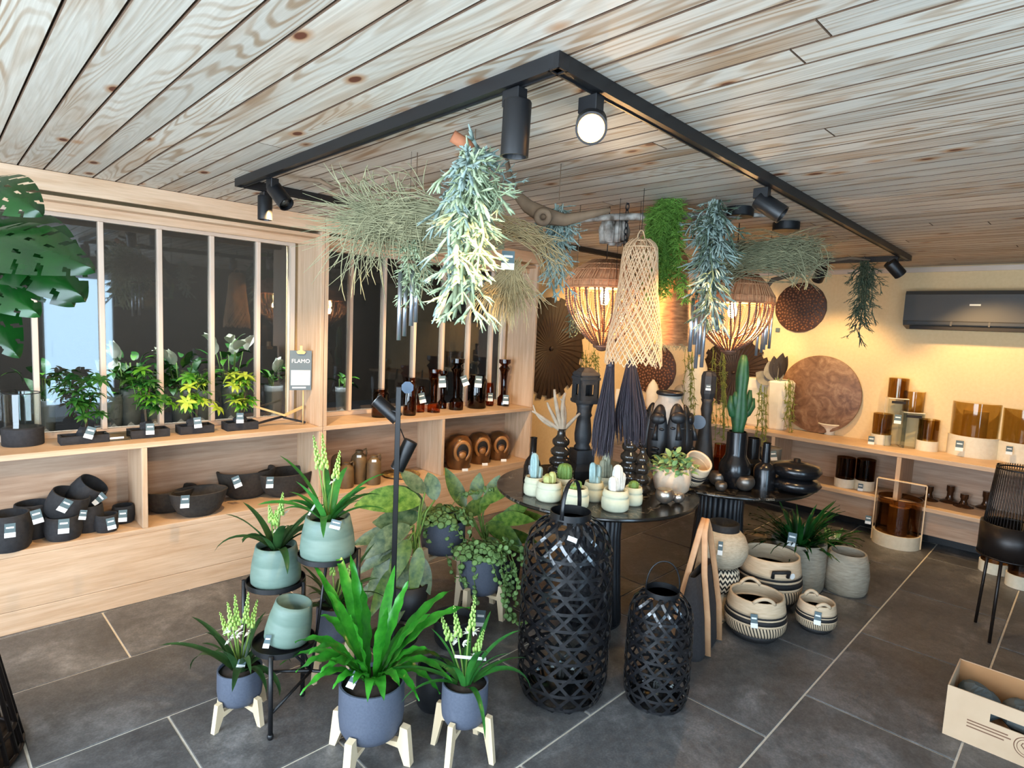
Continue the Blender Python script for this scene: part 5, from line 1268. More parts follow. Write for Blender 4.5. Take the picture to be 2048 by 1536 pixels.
# --- bird's nest fern, nearest the camera
t, p, s, R, zt = legged_pot('birds_nest_fern', "bright green bird's nest fern in the large slate blue pot on wooden legs, front centre", 741, 1506, 1462, 1350, 64, 0.50)
d0 = dep(p); base = Vector((0, 0, zt-0.02))
for i, (x, y, dd, w, ar) in enumerate(((627, 1128, 0.12, 30, 0.02), (668, 1085, 0.16, 34, 0.0), (700, 1105, 0.05, 32, 0.0), (722, 1165, -0.05, 44, 0.0), (818, 1160, 0.06, 36, 0.02), (905, 1180, 0.14, 36, 0.08),
    (940, 1215, 0.05, 44, 0.10), (590, 1285, -0.02, 36, 0.10), (592, 1345, -0.10, 44, 0.11), (600, 1390, -0.16, 30, 0.10), (640, 1345, -0.12, 40, 0.08), (665, 1378, -0.17, 30, 0.06), (735, 1404, -0.20, 24, 0.07),
    (768, 1402, -0.20, 30, 0.07), (706, 1370, -0.18, 26, 0.05), (838, 1402, -0.10, 30, 0.11), (880, 1388, -0.02, 40, 0.12), (860, 1300, -0.04, 34, 0.05), (790, 1130, 0.20, 30, 0.0), (640, 1230, 0.14, 32, 0.08), (845, 1240, 0.18, 30, 0.06), (560, 1330, 0.08, 30, 0.13), (900, 1330, 0.12, 34, 0.12), (700, 1230, -0.10, 40, 0.0), (655, 1180, 0.05, 32, 0.03), (775, 1215, -0.12, 34, 0.02), (870, 1225, 0.0, 34, 0.05), (615, 1310, -0.16, 30, 0.12), (905, 1365, -0.08, 30, 0.14), (690, 1330, -0.2, 24, 0.06), (800, 1375, -0.18, 28, 0.07))):
    tip = at_d(x, y, d0+dd) - p; random.seed(i)
    b = base + Vector((tip.x, tip.y, 0)).normalized()*0.015
    ribbon(b, tip, w*s*0.98, ar+0.045, 'nest', 18, 0.24, 0.06).build('frond', M_nest, t)
price_tag(t, p + Vector((-0.06, 0.0, zt+0.07)) + dcam(p)*0.03, 0.06, 0.5, w=0.028)
# --- white-flowered plant, front right
t, p, s, R, zt = legged_pot('star_flower_plant', 'white-flowered strap-leaf plant in a small slate blue pot on tall wooden legs', 925, 1506, 1436, 1352, 46, 0.42, splay=0.24)
strap_leaves(t, zt-0.02, 17, 0.30, 0.036, M_strap, 31)
d0 = dep(p)
for i, (x, y) in enumerate(((950, 1192), (908, 1212), (880, 1225), (968, 1260))): spike(t, (0, 0, zt-0.02), at_d(x, y, d0+0.02*i)-p, 0.013, 2, i)
MB().box(-0.06, 0.06, -0.006, 0.006, 0, 0.002).build('plant_label', M_white, t, smooth=False, loc=(0.02, 0.0, zt+0.08), rot=(0.5, 0.15, -0.6))
# --- white-flowered plant, front left
t, p, s, R, zt = legged_pot('star_flower_plant', 'white-flowered strap-leaf plant in a low slate pot on short wooden legs, far left', 480, 1432, 1398, 1328, 42, 0.35, splay=0.2)
strap_leaves(t, zt-0.02, 17, 0.32, 0.042, M_strapd, 44, bend=(0.9, 2.2))
d0 = dep(p)
for i, (x, y) in enumerate(((455, 1205), (470, 1190), (497, 1185), (515, 1200), (440, 1225))): spike(t, (0, 0, zt-0.02), at_d(x, y, d0+0.03*(i-2))-p, 0.012, 2, i+9)
price_tag(t, p + Vector((0.01, 0, zt+0.06)) + dcam(p)*0.06, 0.03, 0.3, w=0.03)
# --- pot behind the stand
t, p, s, R, zt = legged_pot('star_flower_plant', 'strap-leaf plant in a slate pot on wooden legs, half hidden behind the black stand', 668, 1345, 1275, 1200, 36, 0.2)
strap_leaves(t, zt-0.02, 16, 0.30, 0.036, M_strapd, 57); d0 = dep(p)
for i, (x, y) in enumerate(((662, 1110), (690, 1095), (705, 1120))): spike(t, (0, 0, zt-0.02), at_d(x, y, d0)-p, 0.011, 0, i+19)
# --- coin-leaf trailing plants
def coin_plant(t, p, s, R, zt, trails, n, seed):
    rs = random.Random(seed); src = MB().lathe([(0, 0.10), (0.6, 0.07), (1, 0)], 9)
    state = {'o': None}
    def coin(c, nrm, r):
        if state['o'] is None: state['o'] = src.build('leaf', M_coin, t); o = state['o']
        else: o = inst(state['o'], t)
        o.location = c; o.rotation_euler = Vector(nrm).to_track_quat('Z', 'Y').to_euler(); o.scale = (r*rs.uniform(0.75, 1.2),)*3
    for i in range(n):      # cushion on the pot
        a = rs.uniform(0, 6.28); q = sqrt(rs.random())*R*1.25; z = zt + 0.055*(1-(q/(R*1.3))**2) + rs.uniform(-0.01, 0.015)
        coin(Vector((cos(a)*q, sin(a)*q, z)), (cos(a)*0.5+rs.uniform(-0.4, 0.4)-0.25, sin(a)*0.5+rs.uniform(-0.4, 0.4)-0.25, 0.8), 0.0195)
    d0 = dep(p)
    for (pts, dd) in trails:
        q = [Vector((0, 0, zt+0.01))] + [at_d(x, y, d0+dd) - p for x, y in pts]
        path = []
        for a, b in zip(q[:-1], q[1:]):
            for k in range(5): path.append(a.lerp(b, k/5)+jit(0.004))
        path.append(q[-1])
        MB().tube(path, 0.0022, 5).build('trailing_stem', M_stem, t)
        for k in range(3, len(path)):
            for sg in (1, -1):
                if rs.random() < 0.75: coin(path[k] + jit(0.016), (rs.uniform(-1, 0.3), rs.uniform(-1, 0.3), rs.uniform(0, 0.9)), 0.0140)
t, p, s, R, zt = legged_pot('coin_leaf_plant', 'trailing coin-leaf plant in a slate pot on tall wooden legs, upper left of two', 882, 1182, 1100, 1032, 44, 0.15, splay=0.10)
coin_plant(t, p, s, R, zt, ((((845, 1030), (850, 1070), (862, 1090)), -0.14), (((905, 1040), (895, 1075), (910, 1110)), -0.15), (((925, 1020), (945, 1050), (930, 1110)), -0.10), (((870, 1030), (885, 1090), (912, 1160)), -0.14), (((835, 1010), (815, 1030), (800, 1060)), 0.0), (((920, 990), (950, 985), (985, 975)), 0.05), (((895, 1035), (925, 1070), (935, 1110), (945, 1150)), -0.16)), 150, 1)
t, p, s, R, zt = legged_pot('coin_leaf_plant', 'trailing coin-leaf plant in a slate pot on wooden legs, with long trails beside the lantern', 958, 1226, 1180, 1104, 42, 0.30, splay=0.10)
coin_plant(t, p, s, R, zt, ((((1000, 1110), (1008, 1160), (1010, 1210), (1035, 1245)), -0.12), (((1015, 1100), (1025, 1140), (1020, 1180)), -0.05), (((925, 1120), (920, 1150), (930, 1170)), -0.12), (((980, 1120), (1005, 1180), (1015, 1240), (1050, 1248)), -0.15), (((1010, 1080), (1040, 1095), (1045, 1130)), 0.02), (((948, 1130), (950, 1170), (952, 1205)), -0.14), (((1020, 1095), (1035, 1150), (1030, 1210)), -0.10), (((1000, 1100), (1015, 1150), (1012, 1195)), -0.10)), 140, 2)
price_tag(t, p + dcam(p)*(R*1.25) + Vector((0.015, 0, 0.085)), 0.10, 0.05, w=0.05)
# --- large-leaved plants behind
def big_leaf_plant(label, cx, fy, leaves, m, hub, d_off=0.0):
    p = at_z(cx, fy, 0); s = mpp(p)
    t = thing('mottled_leaf_plant', label, 'potted plant', p, group='large mottled-leaf plants')
    MB().lathe([(0, 0), (0.085, 0), (0.10, 0.02), (0.115, 0.19), (0.105, 0.19), (0.10, 0.16), (0, 0.16)], 30).build('pot', M_darkpot, t)
    d0 = dep(p)+d_off; h = at_d(hub[0], hub[1], d0) - p
    MB().tube([(0, 0, 0.15), (h.x*0.5, h.y*0.5, h.z*0.55), tuple(h)], [0.016, 0.013, 0.009], 8).build('stalk', M_stem, t)
    for i, (x0, y0, x1, y1, dd, w, ar) in enumerate(leaves):
        random.seed(i+int(cx)); b = at_d(x0, y0, d0+dd*0.5) - p; e = at_d(x1, y1, d0+dd) - p
        lf = ribbon(b, e, w*s*0.86, ar, 'ovate', 12, 0.16, 0.02, face=(dcam(p)+Vector((0, 0, 0.8)))).build('leaf', m if i % 4 else M_agl2, t)
        MB().tube([tuple(h*0.75), tuple((h+b)*0.5+Vector((0, 0, 0.02))), tuple(b)], 0.005, 5).build('leaf_stalk', M_stem, lf)
    return t
big_leaf_plant('large-leaved mottled plant behind the pole lamp, with one broad grey leaf to the left', 815, 1228,
    ((840, 1005, 708, 1012, -0.05, 66, 0.05), (838, 1030, 745, 1045, 0.02, 60, -0.02), (820, 1055, 725, 1120, -0.10, 52, 0.05), (815, 1065, 705, 1090, 0.05, 44, 0.04), (818, 1080, 780, 1175, -0.12, 42, 0.05), (800, 1100, 735, 1190, -0.02, 44, 0.05), (850, 985, 800, 940, 0.0, 36, 0.0), (870, 1000, 856, 945, 0.05, 40, 0.02), (800, 1130, 740, 1235, -0.08, 38, 0.04), (830, 1110, 860, 1190, -0.05, 40, 0.03), (815, 1120, 770, 1230, -0.10, 36, 0.04), (805, 1090, 715, 1150, 0.0, 36, 0.05), (840, 1095, 825, 1200, -0.10, 34, 0.03), (850, 1020, 770, 975, 0.06, 48, 0.03), (810, 1140, 700, 1215, 0.05, 34, 0.05), (835, 1130, 790, 1255, -0.12, 30, 0.03)), M_agl, (835, 1060))
big_leaf_plant('yellow-green mottled plant behind the coin-leaf pots, beside the large lantern', 1005, 1166,
    ((930, 1030, 985, 1000, 0.0, 40, 0.02), (960, 1010, 1040, 975, -0.05, 34, 0.05), (985, 1040, 1070, 1042, -0.03, 36, 0.02), (975, 1050, 1040, 1090, -0.08, 42, 0.03), (950, 1000, 960, 945, 0.02, 34, 0.0), (1000, 1030, 1090, 1035, 0.10, 32, 0.0), (930, 1015, 890, 935, 0.06, 36, 0.0), (990, 1060, 1050, 1110, -0.02, 38, 0.03), (970, 1010, 1000, 950, 0.0, 30, 0.02), (1000, 1045, 1060, 1008, 0.04, 34, 0.02), (975, 1075, 1010, 1140, -0.05, 36, 0.03), (940, 1050, 880, 1020, 0.05, 36, 0.03), (985, 1070, 1075, 1085, 0.06, 34, 0.03)), M_agl2, (960, 1065))
vase('dark_pot', 'near-black pot on the floor behind the small white-flowered plant', 'pot', (868, 1428), 0, [(30, 0), (36, 10), (38, 60), (36, 84)], M_darkpot, True)
vase('dark_pot', 'wide near-black pot on the floor under the coin-leaf plants', 'pot', (905, 1302), 0, [(28, 0), (36, 10), (40, 44), (42, 58)], M_darkpot, True)

# --- three-tier plant stand
F1, F2, F3 = at_z(542, 1476, 0), at_z(593, 1400, 0), at_z(705, 1390, 0)
t = thing('plant_stand', 'black metal plant stand with three round trays at different heights', 'plant stand', F1)
dF = dep(F1)
stand_rings = []
for (x, y, dd, hw) in ((568, 1288, 0.09, 59), (552, 1166, 0.24, 55), (655, 1113, 0.16, 56)):
    c = at_d(x, y, dF+dd); r = hw*mpp(c); stand_rings.append((c, r))
    MB().lathe([(0, 0), (r, 0), (r+0.003, 0.002), (r+0.003, 0.022), (r, 0.022), (r, 0.004), (0, 0.004)], 40).build('tray', M_black, t, smooth='auto', loc=c-F1)
(c3, r3), (c2, r2), (c1, r1) = stand_rings
def leg(c, r, a, foot_r=0.0):
    x, y = c.x+cos(a)*(r+0.010), c.y+sin(a)*(r+0.010)
    MB().tube([(x-F1.x, y-F1.y, 0.0), (x-F1.x, y-F1.y, c.z+0.02)], 0.0095, 8).build('leg', M_black, t); MB().ball((x-F1.x, y-F1.y, 0.012), 0.013, 8, 6).build('foot', M_black, t)
    return Vector((x-F1.x, y-F1.y, 0))
a3 = atan2(F1.y-c3.y, F1.x-c3.x); A = leg(c3, r3, a3)
B_ = leg(c2, r2, atan2(-0.75, 0.55)); Cc = leg(c1, r1, atan2(-0.35, 0.9)); Dd = leg(c2, r2, 2.6)
cen = (A+B_+Cc)/3
for q in (A, B_, Cc, Dd): MB().tube([q+Vector((0, 0, 0.10)), cen+Vector((0, 0, 0.17))], 0.0065, 6).build('brace', M_black, t)
for c, r in stand_rings:
    MB().tube([c-F1+Vector((0, 0, -0.002)), cen+Vector((0, 0, 0.17))], 0.006, 6).build('tray_stem', M_black, t)
def sage_pot(label, c, hw, h, plant=None, tilt=None):
    p = Vector((c.x, c.y, c.z+0.0045)); s = mpp(p); R = hw*s; H = h*s
    t = thing('sage_pot', label, 'potted plant' if plant else 'pot', p, rot=tilt, group='sage green pots on the black stand')
    MB().lathe([(0, 0), (R*0.86, 0), (R*0.98, H*0.08), (R, H*0.25), (R*0.95, H*0.55), (R*0.925, H*0.60), (R*0.935, H*0.61), (R*0.84, H*0.88), (R*0.80, H), (R*0.74, H), (R*0.72, H*0.7), (R*0.6, H*0.25), (0, H*0.2)], 40).build('pot', M_sage, t)
    if plant: MB().lathe([(0, H*0.86), (R*0.74, H*0.82)], 24).build('soil', M_soil, t)
    return t, p, s, R, H
t, p, s, R, H = sage_pot('sage green pot with the tallest flower spikes, on the top tray', c1, 53, 82, True)
strap_leaves(t, H*0.86, 15, 0.30, 0.046, M_strap, 71, elev=(0.6, 1.4), bend=(0.5, 1.6)); d0 = dep(p)
for i, (x, y) in enumerate(((627, 872), (645, 868), (680, 902))): spike(t, (0, 0, H*0.86), at_d(x, y, d0)-p, 0.013, 1 if i == 2 else 0, i+31)
price_tag(t, p + dcam(p)*R*0.7 + Vector((0.025, -0.025, H*1.05)), 0.035, 0.3, w=0.04)
MB().box(-0.004, 0.004, -0.001, 0.001, 0, 0.07).build('plant_label', M_white, t, smooth=False, loc=(-0.06, 0.05, H), rot=(0.2, 0.5, 0))
t, p, s, R, H = sage_pot('sage green pot with drooping dark leaves, on the middle tray', c2, 48, 78, True)
strap_leaves(t, H*0.86, 14, 0.28, 0.048, M_strapd, 82, bend=(0.9, 2.2)); d0 = dep(p)
for i, (x, y) in enumerate(((538, 1010), (566, 985), (552, 1020))): spike(t, (0, 0, H*0.86), at_d(x, y, d0)-p, 0.012, 1, i+41)
t, p, s, R, H = sage_pot('empty sage green pot lying tilted on the lowest tray', c3 + Vector((0.008, 0, 0.012)), 44, 80, None, tilt=(0.10, 0.16, 0))
price_tag(t, p + dcam(p)*R*1.04 + Vector((-0.05, 0.04, H*0.42)), 0.05, 0.05, w=0.022)
t_ = t

# --- pole lamp
F = at_z(784, 1276, 0); t = thing('pole_lamp', 'black floor lamp pole with two tilting cylinder heads', 'floor lamp', F); s = mpp(F); dF = dep(F)
tp = at_d(800, 768, dF) - F
MB().bbox(-0.013, 0.013, -0.010, 0.010, 0, tp.z, 0.002).build('pole', M_black, t, smooth=False, rot=(0, 0, yaw_to_cam(F)))
MB().lathe([(0, 0), (0.13, 0), (0.13, 0.010), (0.02, 0.014), (0, 0.014)], 36).build('base', M_black, t, smooth='auto')
def head(a, b, r, ring=True):
    A, B = at_d(*a, dF-0.05) - F, at_d(*b, dF-0.05) - F
    L = (B-A).length; q = (B-A).to_track_quat('Z', 'Y').to_euler()
    h = MB().lathe([(0, 0), (r, 0), (r, L), (r*0.9, L), (r*0.85, L-0.015), (0, L-0.015)], 28).build('lamp_head', M_black, t, smooth='auto', loc=A, rot=q)
    MB().lathe([(r*0.99, L-0.001), (r*1.01, L), (r*0.9, L+0.002), (r*0.86, L-0.012)], 28).build('lens_ring', M_chime, h)
    MB().tube([(A+B)*0.5, ((A+B)*0.5).lerp(Vector((0, 0, ((A+B)*0.5).z)), 1.0)], 0.008, 6).build('bracket', M_black, t)
head((822, 882), (794, 938), 0.036); head((795, 838), (753, 800), 0.034)
MB().tube([Vector((0.01, -0.01, (at_d(800, 850, dF)-F).z)), at_d(806, 870, dF-0.04)-F, at_d(812, 885, dF-0.04)-F], 0.003, 5).build('cable', M_black, t)
oc = at_d(815, 775, dF-0.03) - F; MB().lathe([(0, -0.0015), (0.032, -0.0015), (0.032, 0.0015), (0, 0.0015)], 8).build('octagon_tag', mat('blue_grey_card', (86, 104, 124), rough=0.5), t, smooth=False, loc=oc, rot=(pi/2, 0.39, yaw_to_cam(F)))
for k in (-0.006, 0.006): MB().tube([oc+Vector((k, 0, -0.03)), oc+Vector((k*0.5, 0.01, -0.09))], 0.0012, 4).build('tag_string', M_white, t)

# --- woven lanterns
M_strip = mat('black_bamboo', (15, 15, 17), (26, 26, 29), 0.20, scale=20, spec=0.9)
def lantern(label, cx, by, hw, h, ringw, nd, nr, turns, strip, handle, wire):
    s0 = mpp(at_z(cx, by, 0)); p = place(cx, by, 0, hw*s0*0.8); s = mpp(p); W, H = hw*s, h*s
    t = thing('woven_lantern', label, 'lantern', p, group='black woven bamboo lanterns')
    K = [(0, 0.80), (0.04, 0.92), (0.12, 1.0), (0.40, 1.02), (0.66, 1.0), (0.82, 0.97), (0.90, 0.90), (0.95, 0.76), (0.985, ringw/hw+0.14), (1.0, ringw/hw)]
    def r(u):
        for (a, x), (b, y) in zip(K[:-1], K[1:]):
            if a <= u <= b:
                f = (u-a)/(b-a); return (x+(y-x)*f)*W
        return K[-1][1]*W
    def helix(sg, off):
        m = MB(); n = 44; vs = []; fs = []
        for i in range(n+1):
            u = i/n; a = sg*turns*2*pi*u; q = r(u)+off*cos(a*nd/2)*0.5
            c = Vector((cos(a)*q, sin(a)*q, u*H)); 
            u2 = min(1, u+0.004); a2 = sg*turns*2*pi*u2; tg = (Vector((cos(a2)*r(u2), sin(a2)*r(u2), u2*H)) - Vector((cos(a)*r(u), sin(a)*r(u), u*H)))
            if tg.length < 1e-7: tg = Vector((0, 0, 1))
            nrm = Vector((cos(a), sin(a), 0)); sd = tg.normalized().cross(nrm).normalized()*strip/2
            vs += [c-sd+nrm*0.0012, c+sd+nrm*0.0012, c+sd-nrm*0.0012, c-sd-nrm*0.0012]
        for i in range(n):
            for k in range(4): fs.append((4*i+k, 4*i+(k+1) % 4, 4*i+4+(k+1) % 4, 4*i+4+k))
        return m.add(vs, fs)
    for sg, off in ((1, 0.004), (-1, -0.004)):
        src = helix(sg, off).build('bamboo_strip', M_strip, t, smooth=False)
        for i in range(1, nd): inst(src, t, rot=(0, 0, 2*pi*i/nd))
    for i in range(nr):
        u = 0.03 + 0.80*i/(nr-1); q = r(u)
        MB().lathe([(q-0.0015, u*H-strip/2), (q+0.0015, u*H-strip/2), (q+0.0015, u*H+strip/2), (q-0.0015, u*H+strip/2), (q-0.0015, u*H-strip/2)], 40).build('hoop', M_strip, t, smooth='auto')
    MB().lathe([(ringw*s, H*0.985), (ringw*s, H*1.035), (ringw*s-0.003, H*1.035), (ringw*s-0.003, H*0.985)], 36).build('neck_ring', M_black, t, smooth='auto')
    MB().lathe([(0, 0.006), (W*0.82, 0.006), (W*0.82, 0.012), (0, 0.012)], 36).build('floor_disc', M_strip, t)
    MB().lathe([(W*0.30, 0.013), (W*0.30, H*0.26), (W*0.285, H*0.26), (W*0.285, 0.014), (W*0.30, 0.013)], 30).build('glass_cylinder', M_clear, t, smooth='auto')
    pts = []; hh = handle*s; yw = yaw_to_cam(p)+0.25
    for i in range(15):
        a = pi*i/14; pts.append((cos(a)*ringw*s, 0, H*1.01 + sin(a)**0.75*hh))
    MB().tube(pts, 0.0035 if wire else 0.010, 6, flat=None if wire else 0.25).build('handle', M_black, t, rot=(0, 0, yw + (0 if wire else 0.9)))
    return t, p, s, W, H
t, p, s, W, H = lantern('tall black woven bamboo lantern with a strap handle, left of the small one', 1119, 1424, 88, 358, 40, 14, 10, 0.62, 0.0135, 70, False)
MB().box(-0.02, 0.02, -0.002, 0, -0.02, 0).build('price_sticker', M_white, t, smooth=False, loc=tuple(dcam(p)*W*0.78+Vector((0.01, -0.01, H*0.955))), rot=(-0.7, 0.3, yaw_to_cam(p)))
lantern('small black woven bamboo lantern with a thin wire handle', 1307, 1428, 63, 222, 33, 13, 8, 0.5, 0.012, 62, True)

# ================================================================== floor, right of the tables
# felt bag with leather straps
M_feltbag = mat('charcoal_felt', (52, 50, 52), (40, 38, 40), 0.95, scale=80, bump=0.3); M_leath = mat('tan_leather', (206, 160, 118), (188, 138, 98), 0.6, scale=20)
p = place(1390, 1300, 0, 0.05); s = mpp(p)
t = thing('felt_bag', 'charcoal felt bag with tan leather straps leaning by the table', 'bag', p, rz=yaw_to_cam(p)+1.30)
D_, W_, Hb = 0.075, 0.17, 0.42
vs = []
for (z, d, w) in ((0, D_, W_), (0.03, D_*1.1, W_*1.02), (Hb*0.5, D_*0.85, W_), (Hb, D_*0.30, W_*0.96)):
    for a in range(16):
        th = 2*pi*a/16; c, q = cos(th), sin(th); vs.append((abs(c)**0.4*(1 if c > 0 else -1)*w, abs(q)**0.5*(1 if q > 0 else -1)*d, z))
fs = [(i*16+k, i*16+(k+1) % 16, (i+1)*16+(k+1) % 16, (i+1)*16+k) for i in range(3) for k in range(16)] + [tuple(range(16))[::-1]]
MB().add(vs, fs).build('felt_body', M_feltbag, t).modifiers.new('wall', 'SOLIDIFY').thickness = 0.006
def strapm(pts, w):
    m = MB(); vs = []; fs = []
    for i, q in enumerate(pts):
        vs += [(q[0]-w/2, q[1]-0.0015, q[2]), (q[0]+w/2, q[1]-0.0015, q[2]), (q[0]+w/2, q[1]+0.0015, q[2]), (q[0]-w/2, q[1]+0.0015, q[2])]
    for i in range(len(pts)-1):
        for k in range(4): fs.append((4*i+k, 4*i+(k+1) % 4, 4*i+4+(k+1) % 4, 4*i+4+k))
    return m.add(vs, fs)
for sg in (-1, 1):
    MB().tube([(-0.10, sg*0.092, 0.02), (-0.10, sg*0.076, Hb*0.5), (-0.085, sg*0.04, Hb), (-0.04, sg*0.012, Hb+0.20), (0.0, sg*0.006, Hb+0.26), (0.04, sg*0.012, Hb+0.20), (0.085, sg*0.04, Hb), (0.10, sg*0.076, Hb*0.5), (0.10, sg*0.092, 0.02)], 0.016, 8, flat=0.22).build('strap', M_leath, t)
# stacked woven column vase
def zigzag():
    k = NT('zigzag_weave'); k.set(0.8); tc = k.n('ShaderNodeTexCoord'); sx = k.n('ShaderNodeSeparateXYZ'); k.l(tc.outputs['Object'], sx.inputs[0])
    at = k.n('ShaderNodeMath', operation='ARCTAN2'); k.l(sx.outputs[1], at.inputs[0]); k.l(sx.outputs[0], at.inputs[1])
    ma = k.n('ShaderNodeMath', operation='MULTIPLY'); ma.inputs[1].default_value = 5.0; k.l(at.outputs[0], ma.inputs[0])
    pp = k.n('ShaderNodeMath', operation='PINGPONG'); pp.inputs[1].default_value = 0.6; k.l(ma.outputs[0], pp.inputs[0])
    mz = k.n('ShaderNodeMath', operation='MULTIPLY_ADD'); mz.inputs[1].default_value = 32; k.l(sx.outputs[2], mz.inputs[0]); k.l(pp.outputs[0], mz.inputs[2])
    fr = k.n('ShaderNodeMath', operation='FRACT'); k.l(mz.outputs[0], fr.inputs[0])
    k.base(k.ramp(fr.outputs[0], [(0.0, (226, 210, 184)), (0.5, (26, 22, 20))], 'CONSTANT')); return k.m
M_zig = zigzag(); M_rope = mat('cream_rope_weave', (206, 190, 164), (176, 158, 132), 0.85, scale=70, stretch=(0.6, 0.6, 1.8), bump=0.5)
p = place(1432, 1240, 0, 0.08); s = mpp(p)
t = thing('stacked_woven_vase', 'tall woven vase of stacked cream and zigzag black spheres', 'vase', p)
MB().lathe([(0, 0), (30*s, 0), (33*s, 4*s), (30*s, 40*s), (28*s, 54*s), (0, 54*s)], 32).build('cylinder_foot', M_rope, t, smooth='auto')
MB().lathe([(28*s, 52*s), (35*s, 62*s), (38*s, 78*s), (36*s, 94*s), (29*s, 104*s)], 36).build('zigzag_sphere', M_zig, t)
MB().lathe([(28*s, 102*s), (41*s, 112*s), (49*s, 132*s), (49*s, 146*s), (42*s, 164*s), (31*s, 175*s)], 36).build('cream_sphere', M_rope, t)
MB().lathe([(31*s, 173*s), (29*s, 178*s), (30*s, 188*s), (26*s, 190*s), (24*s, 176*s), (0, 170*s)], 32).build('black_rim', M_bkt, t)
price_tag(t, p + dcam(p)*50*s + Vector((-0.02, 0.0, 168*s)), 0.075, 0.0, w=0.025)
# striped baskets
g = 'striped cream and black baskets on the floor'
def fbasket(label, cx, by, hw, h, tp=None, tail=0.0, rope=False):
    s0 = mpp(at_z(cx, by, 0)); p = place(cx, by, 0, hw*s0*0.75); s = mpp(p)
    t = basket(label, p, hw*s, h*s, handles=not rope, group=g, tail=tail)
    if rope:
        q = dcam(p); y = yaw_to_cam(p); R = hw*s*0.93
        a0 = atan2(q.y, q.x)+0.35; pts = []
        for i, (da, zz, o) in enumerate(((-0.22, 0.72, 0.006), (-0.22, 0.84, 0.02), (0.0, 0.87, 0.03), (0.22, 0.87, 0.022), (0.24, 0.75, 0.006))):
            pts.append((cos(a0+da)*(R+o), sin(a0+da)*(R+o), zz*h*s))
        MB().tube(pts, 0.011, 8).build('rope_handle', M_bkt, t)
        c = Vector((cos(a0+0.42), sin(a0+0.42), 0))*(R+0.004); MB().lathe([(0, -0.001), (0.018, -0.001), (0.018, 0.001), (0, 0.001)], 20).build('round_label', M_white, t, smooth='auto', loc=(c.x, c.y, h*s*0.76), rot=(pi/2, 0, a0+0.42+pi/2))
    if tp: price_tag(t, p + dcam(p)*hw*s*1.02 + Vector((tp[0]*s*0.7, -tp[0]*s*0.7, tp[1]*s)), 0.07, tp[2], w=0.034)
    return t
fbasket('largest striped basket with a black rope handle, at the back', 1530, 1222, 63, 102, rope=True)
fbasket('medium striped basket with a tag, front left of the three', 1505, 1286, 59, 84, (-2, 66, -0.1), tail=0.7)
fbasket('smallest striped basket with a looped handle, front right', 1628, 1268, 38, 58, (4, 50, 0.0), tail=0.7)
# rope pots
M_jute = mat('grey_rope_pot', (176, 164, 144), (142, 130, 112), 0.9, scale=50, stretch=(0.4, 0.4, 2.2), bump=0.6)
o = vase('rope_pot', 'large ribbed jute pot holding the dark fern', 'pot', (1588, 1186), 0, [(48, 0), (51, 6), (52, 40), (51, 70), (50, 92)], M_jute, True, n=40, rf=lambda a, z: 1+0.012*sin(z*190))
vase('rope_pot', 'small jute pot with dark soil standing right of the fern', 'pot', (1687, 1192), 0, [(37, 0), (41, 8), (42, 36), (38, 62), (34, 78)], M_jute, True, n=36, rf=lambda a, z: 1+0.012*sin(z*190))
vase('rope_pot', 'small pale pot just behind the fluted table column', 'pot', (1507, 1112), 0, [(20, 0), (22, 5), (22, 36), (20, 40)], M_rope, True)
pf = Vector(o.location); s = mpp(pf)
t = thing('dark_fern', 'dark green feathery fern with glossy upright leaves growing in the large jute pot', 'potted plant', pf + Vector((0, 0, 74*s)))
M_df = leafmat('dark_fern_leaf', (20, 62, 26), (34, 88, 36), rough=0.25)
rs = random.Random(5); random.seed(5)
for i in range(90):
    y = i*2.399; el = rs.uniform(0.45, 1.4)
    MB().blade(rs.uniform(0.22, 0.38), rs.uniform(0.024, 0.042), el, rs.uniform(0.5, 1.5), 8, 0.3, 0.004, 'lance', 0.3, (cos(y)*0.05, sin(y)*0.05, 0), y).build('frond', M_df, t)
price_tag(t, pf + dcam(pf)*0.14 + Vector((-0.03, 0.03, 118*s)), 0.085, 0.05, w=0.05)
t = thing('white_flower_plant', 'dark leafy plant with small white flowers right of the fern', 'potted plant', place(1655, 1130, 0, 0.0))
pw = Vector(t.location); s = mpp(pw)
MB().lathe([(0, 0), (0.085, 0), (0.10, 0.02), (0.11, 0.15), (0.10, 0.15), (0, 0.12)], 28).build('pot', M_jute, t)
for i in range(30):
    y = i*2.399; MB().blade(rs.uniform(0.14, 0.30), 0.034, rs.uniform(0.4, 1.3), rs.uniform(0.8, 1.6), 7, 0.3, 0.004, 'lance', 0.2, (cos(y)*0.03, sin(y)*0.03, 0.13), y).build('leaf', M_df, t)
for i in range(5): spike(t, (0, 0, 0.13), (rs.uniform(-0.12, 0.12), rs.uniform(-0.12, 0.02), rs.uniform(0.26, 0.36)), 0.010, 2, i+71)

# cardboard box
A, B = at_z(1884, 1466, 0), at_z(2040, 1531, 0)
ax = (B-A).normalized(); ay = Vector((-ax.y, ax.x, 0))
if ay.dot(Vector((1, 1, 0))) < 0: ay = -ay
M_card = mat('brown_cardboard', (206, 176, 144), (192, 160, 128), 0.85, scale=6); M_cardin = mat('cardboard_inside', (176, 128, 84), (160, 112, 70), 0.85, scale=6); M_print = mat('brown_print', (120, 84, 62), rough=0.8)
t = thing('cardboard_box', 'open brown cardboard box with printed handles in the right corner', 'box', A, rz=atan2(ax.y, ax.x))
sgn = 1 if Vector((-ax.y, ax.x, 0)).dot(ay) > 0 else -1
BL, BD, BH = 0.42, 0.30, 0.215; th = 0.005
bx = thing
def panel(n, x0, x1, y0, y1, z0, z1, m=M_card): return MB().box(x0, x1, y0, y1, z0, z1).build(n, m, t, smooth=False)
panel('bottom', 0, BL, 0, BD, 0, th)
hx0, hx1, hz0, hz1 = 0.145, 0.255, 0.125, 0.160
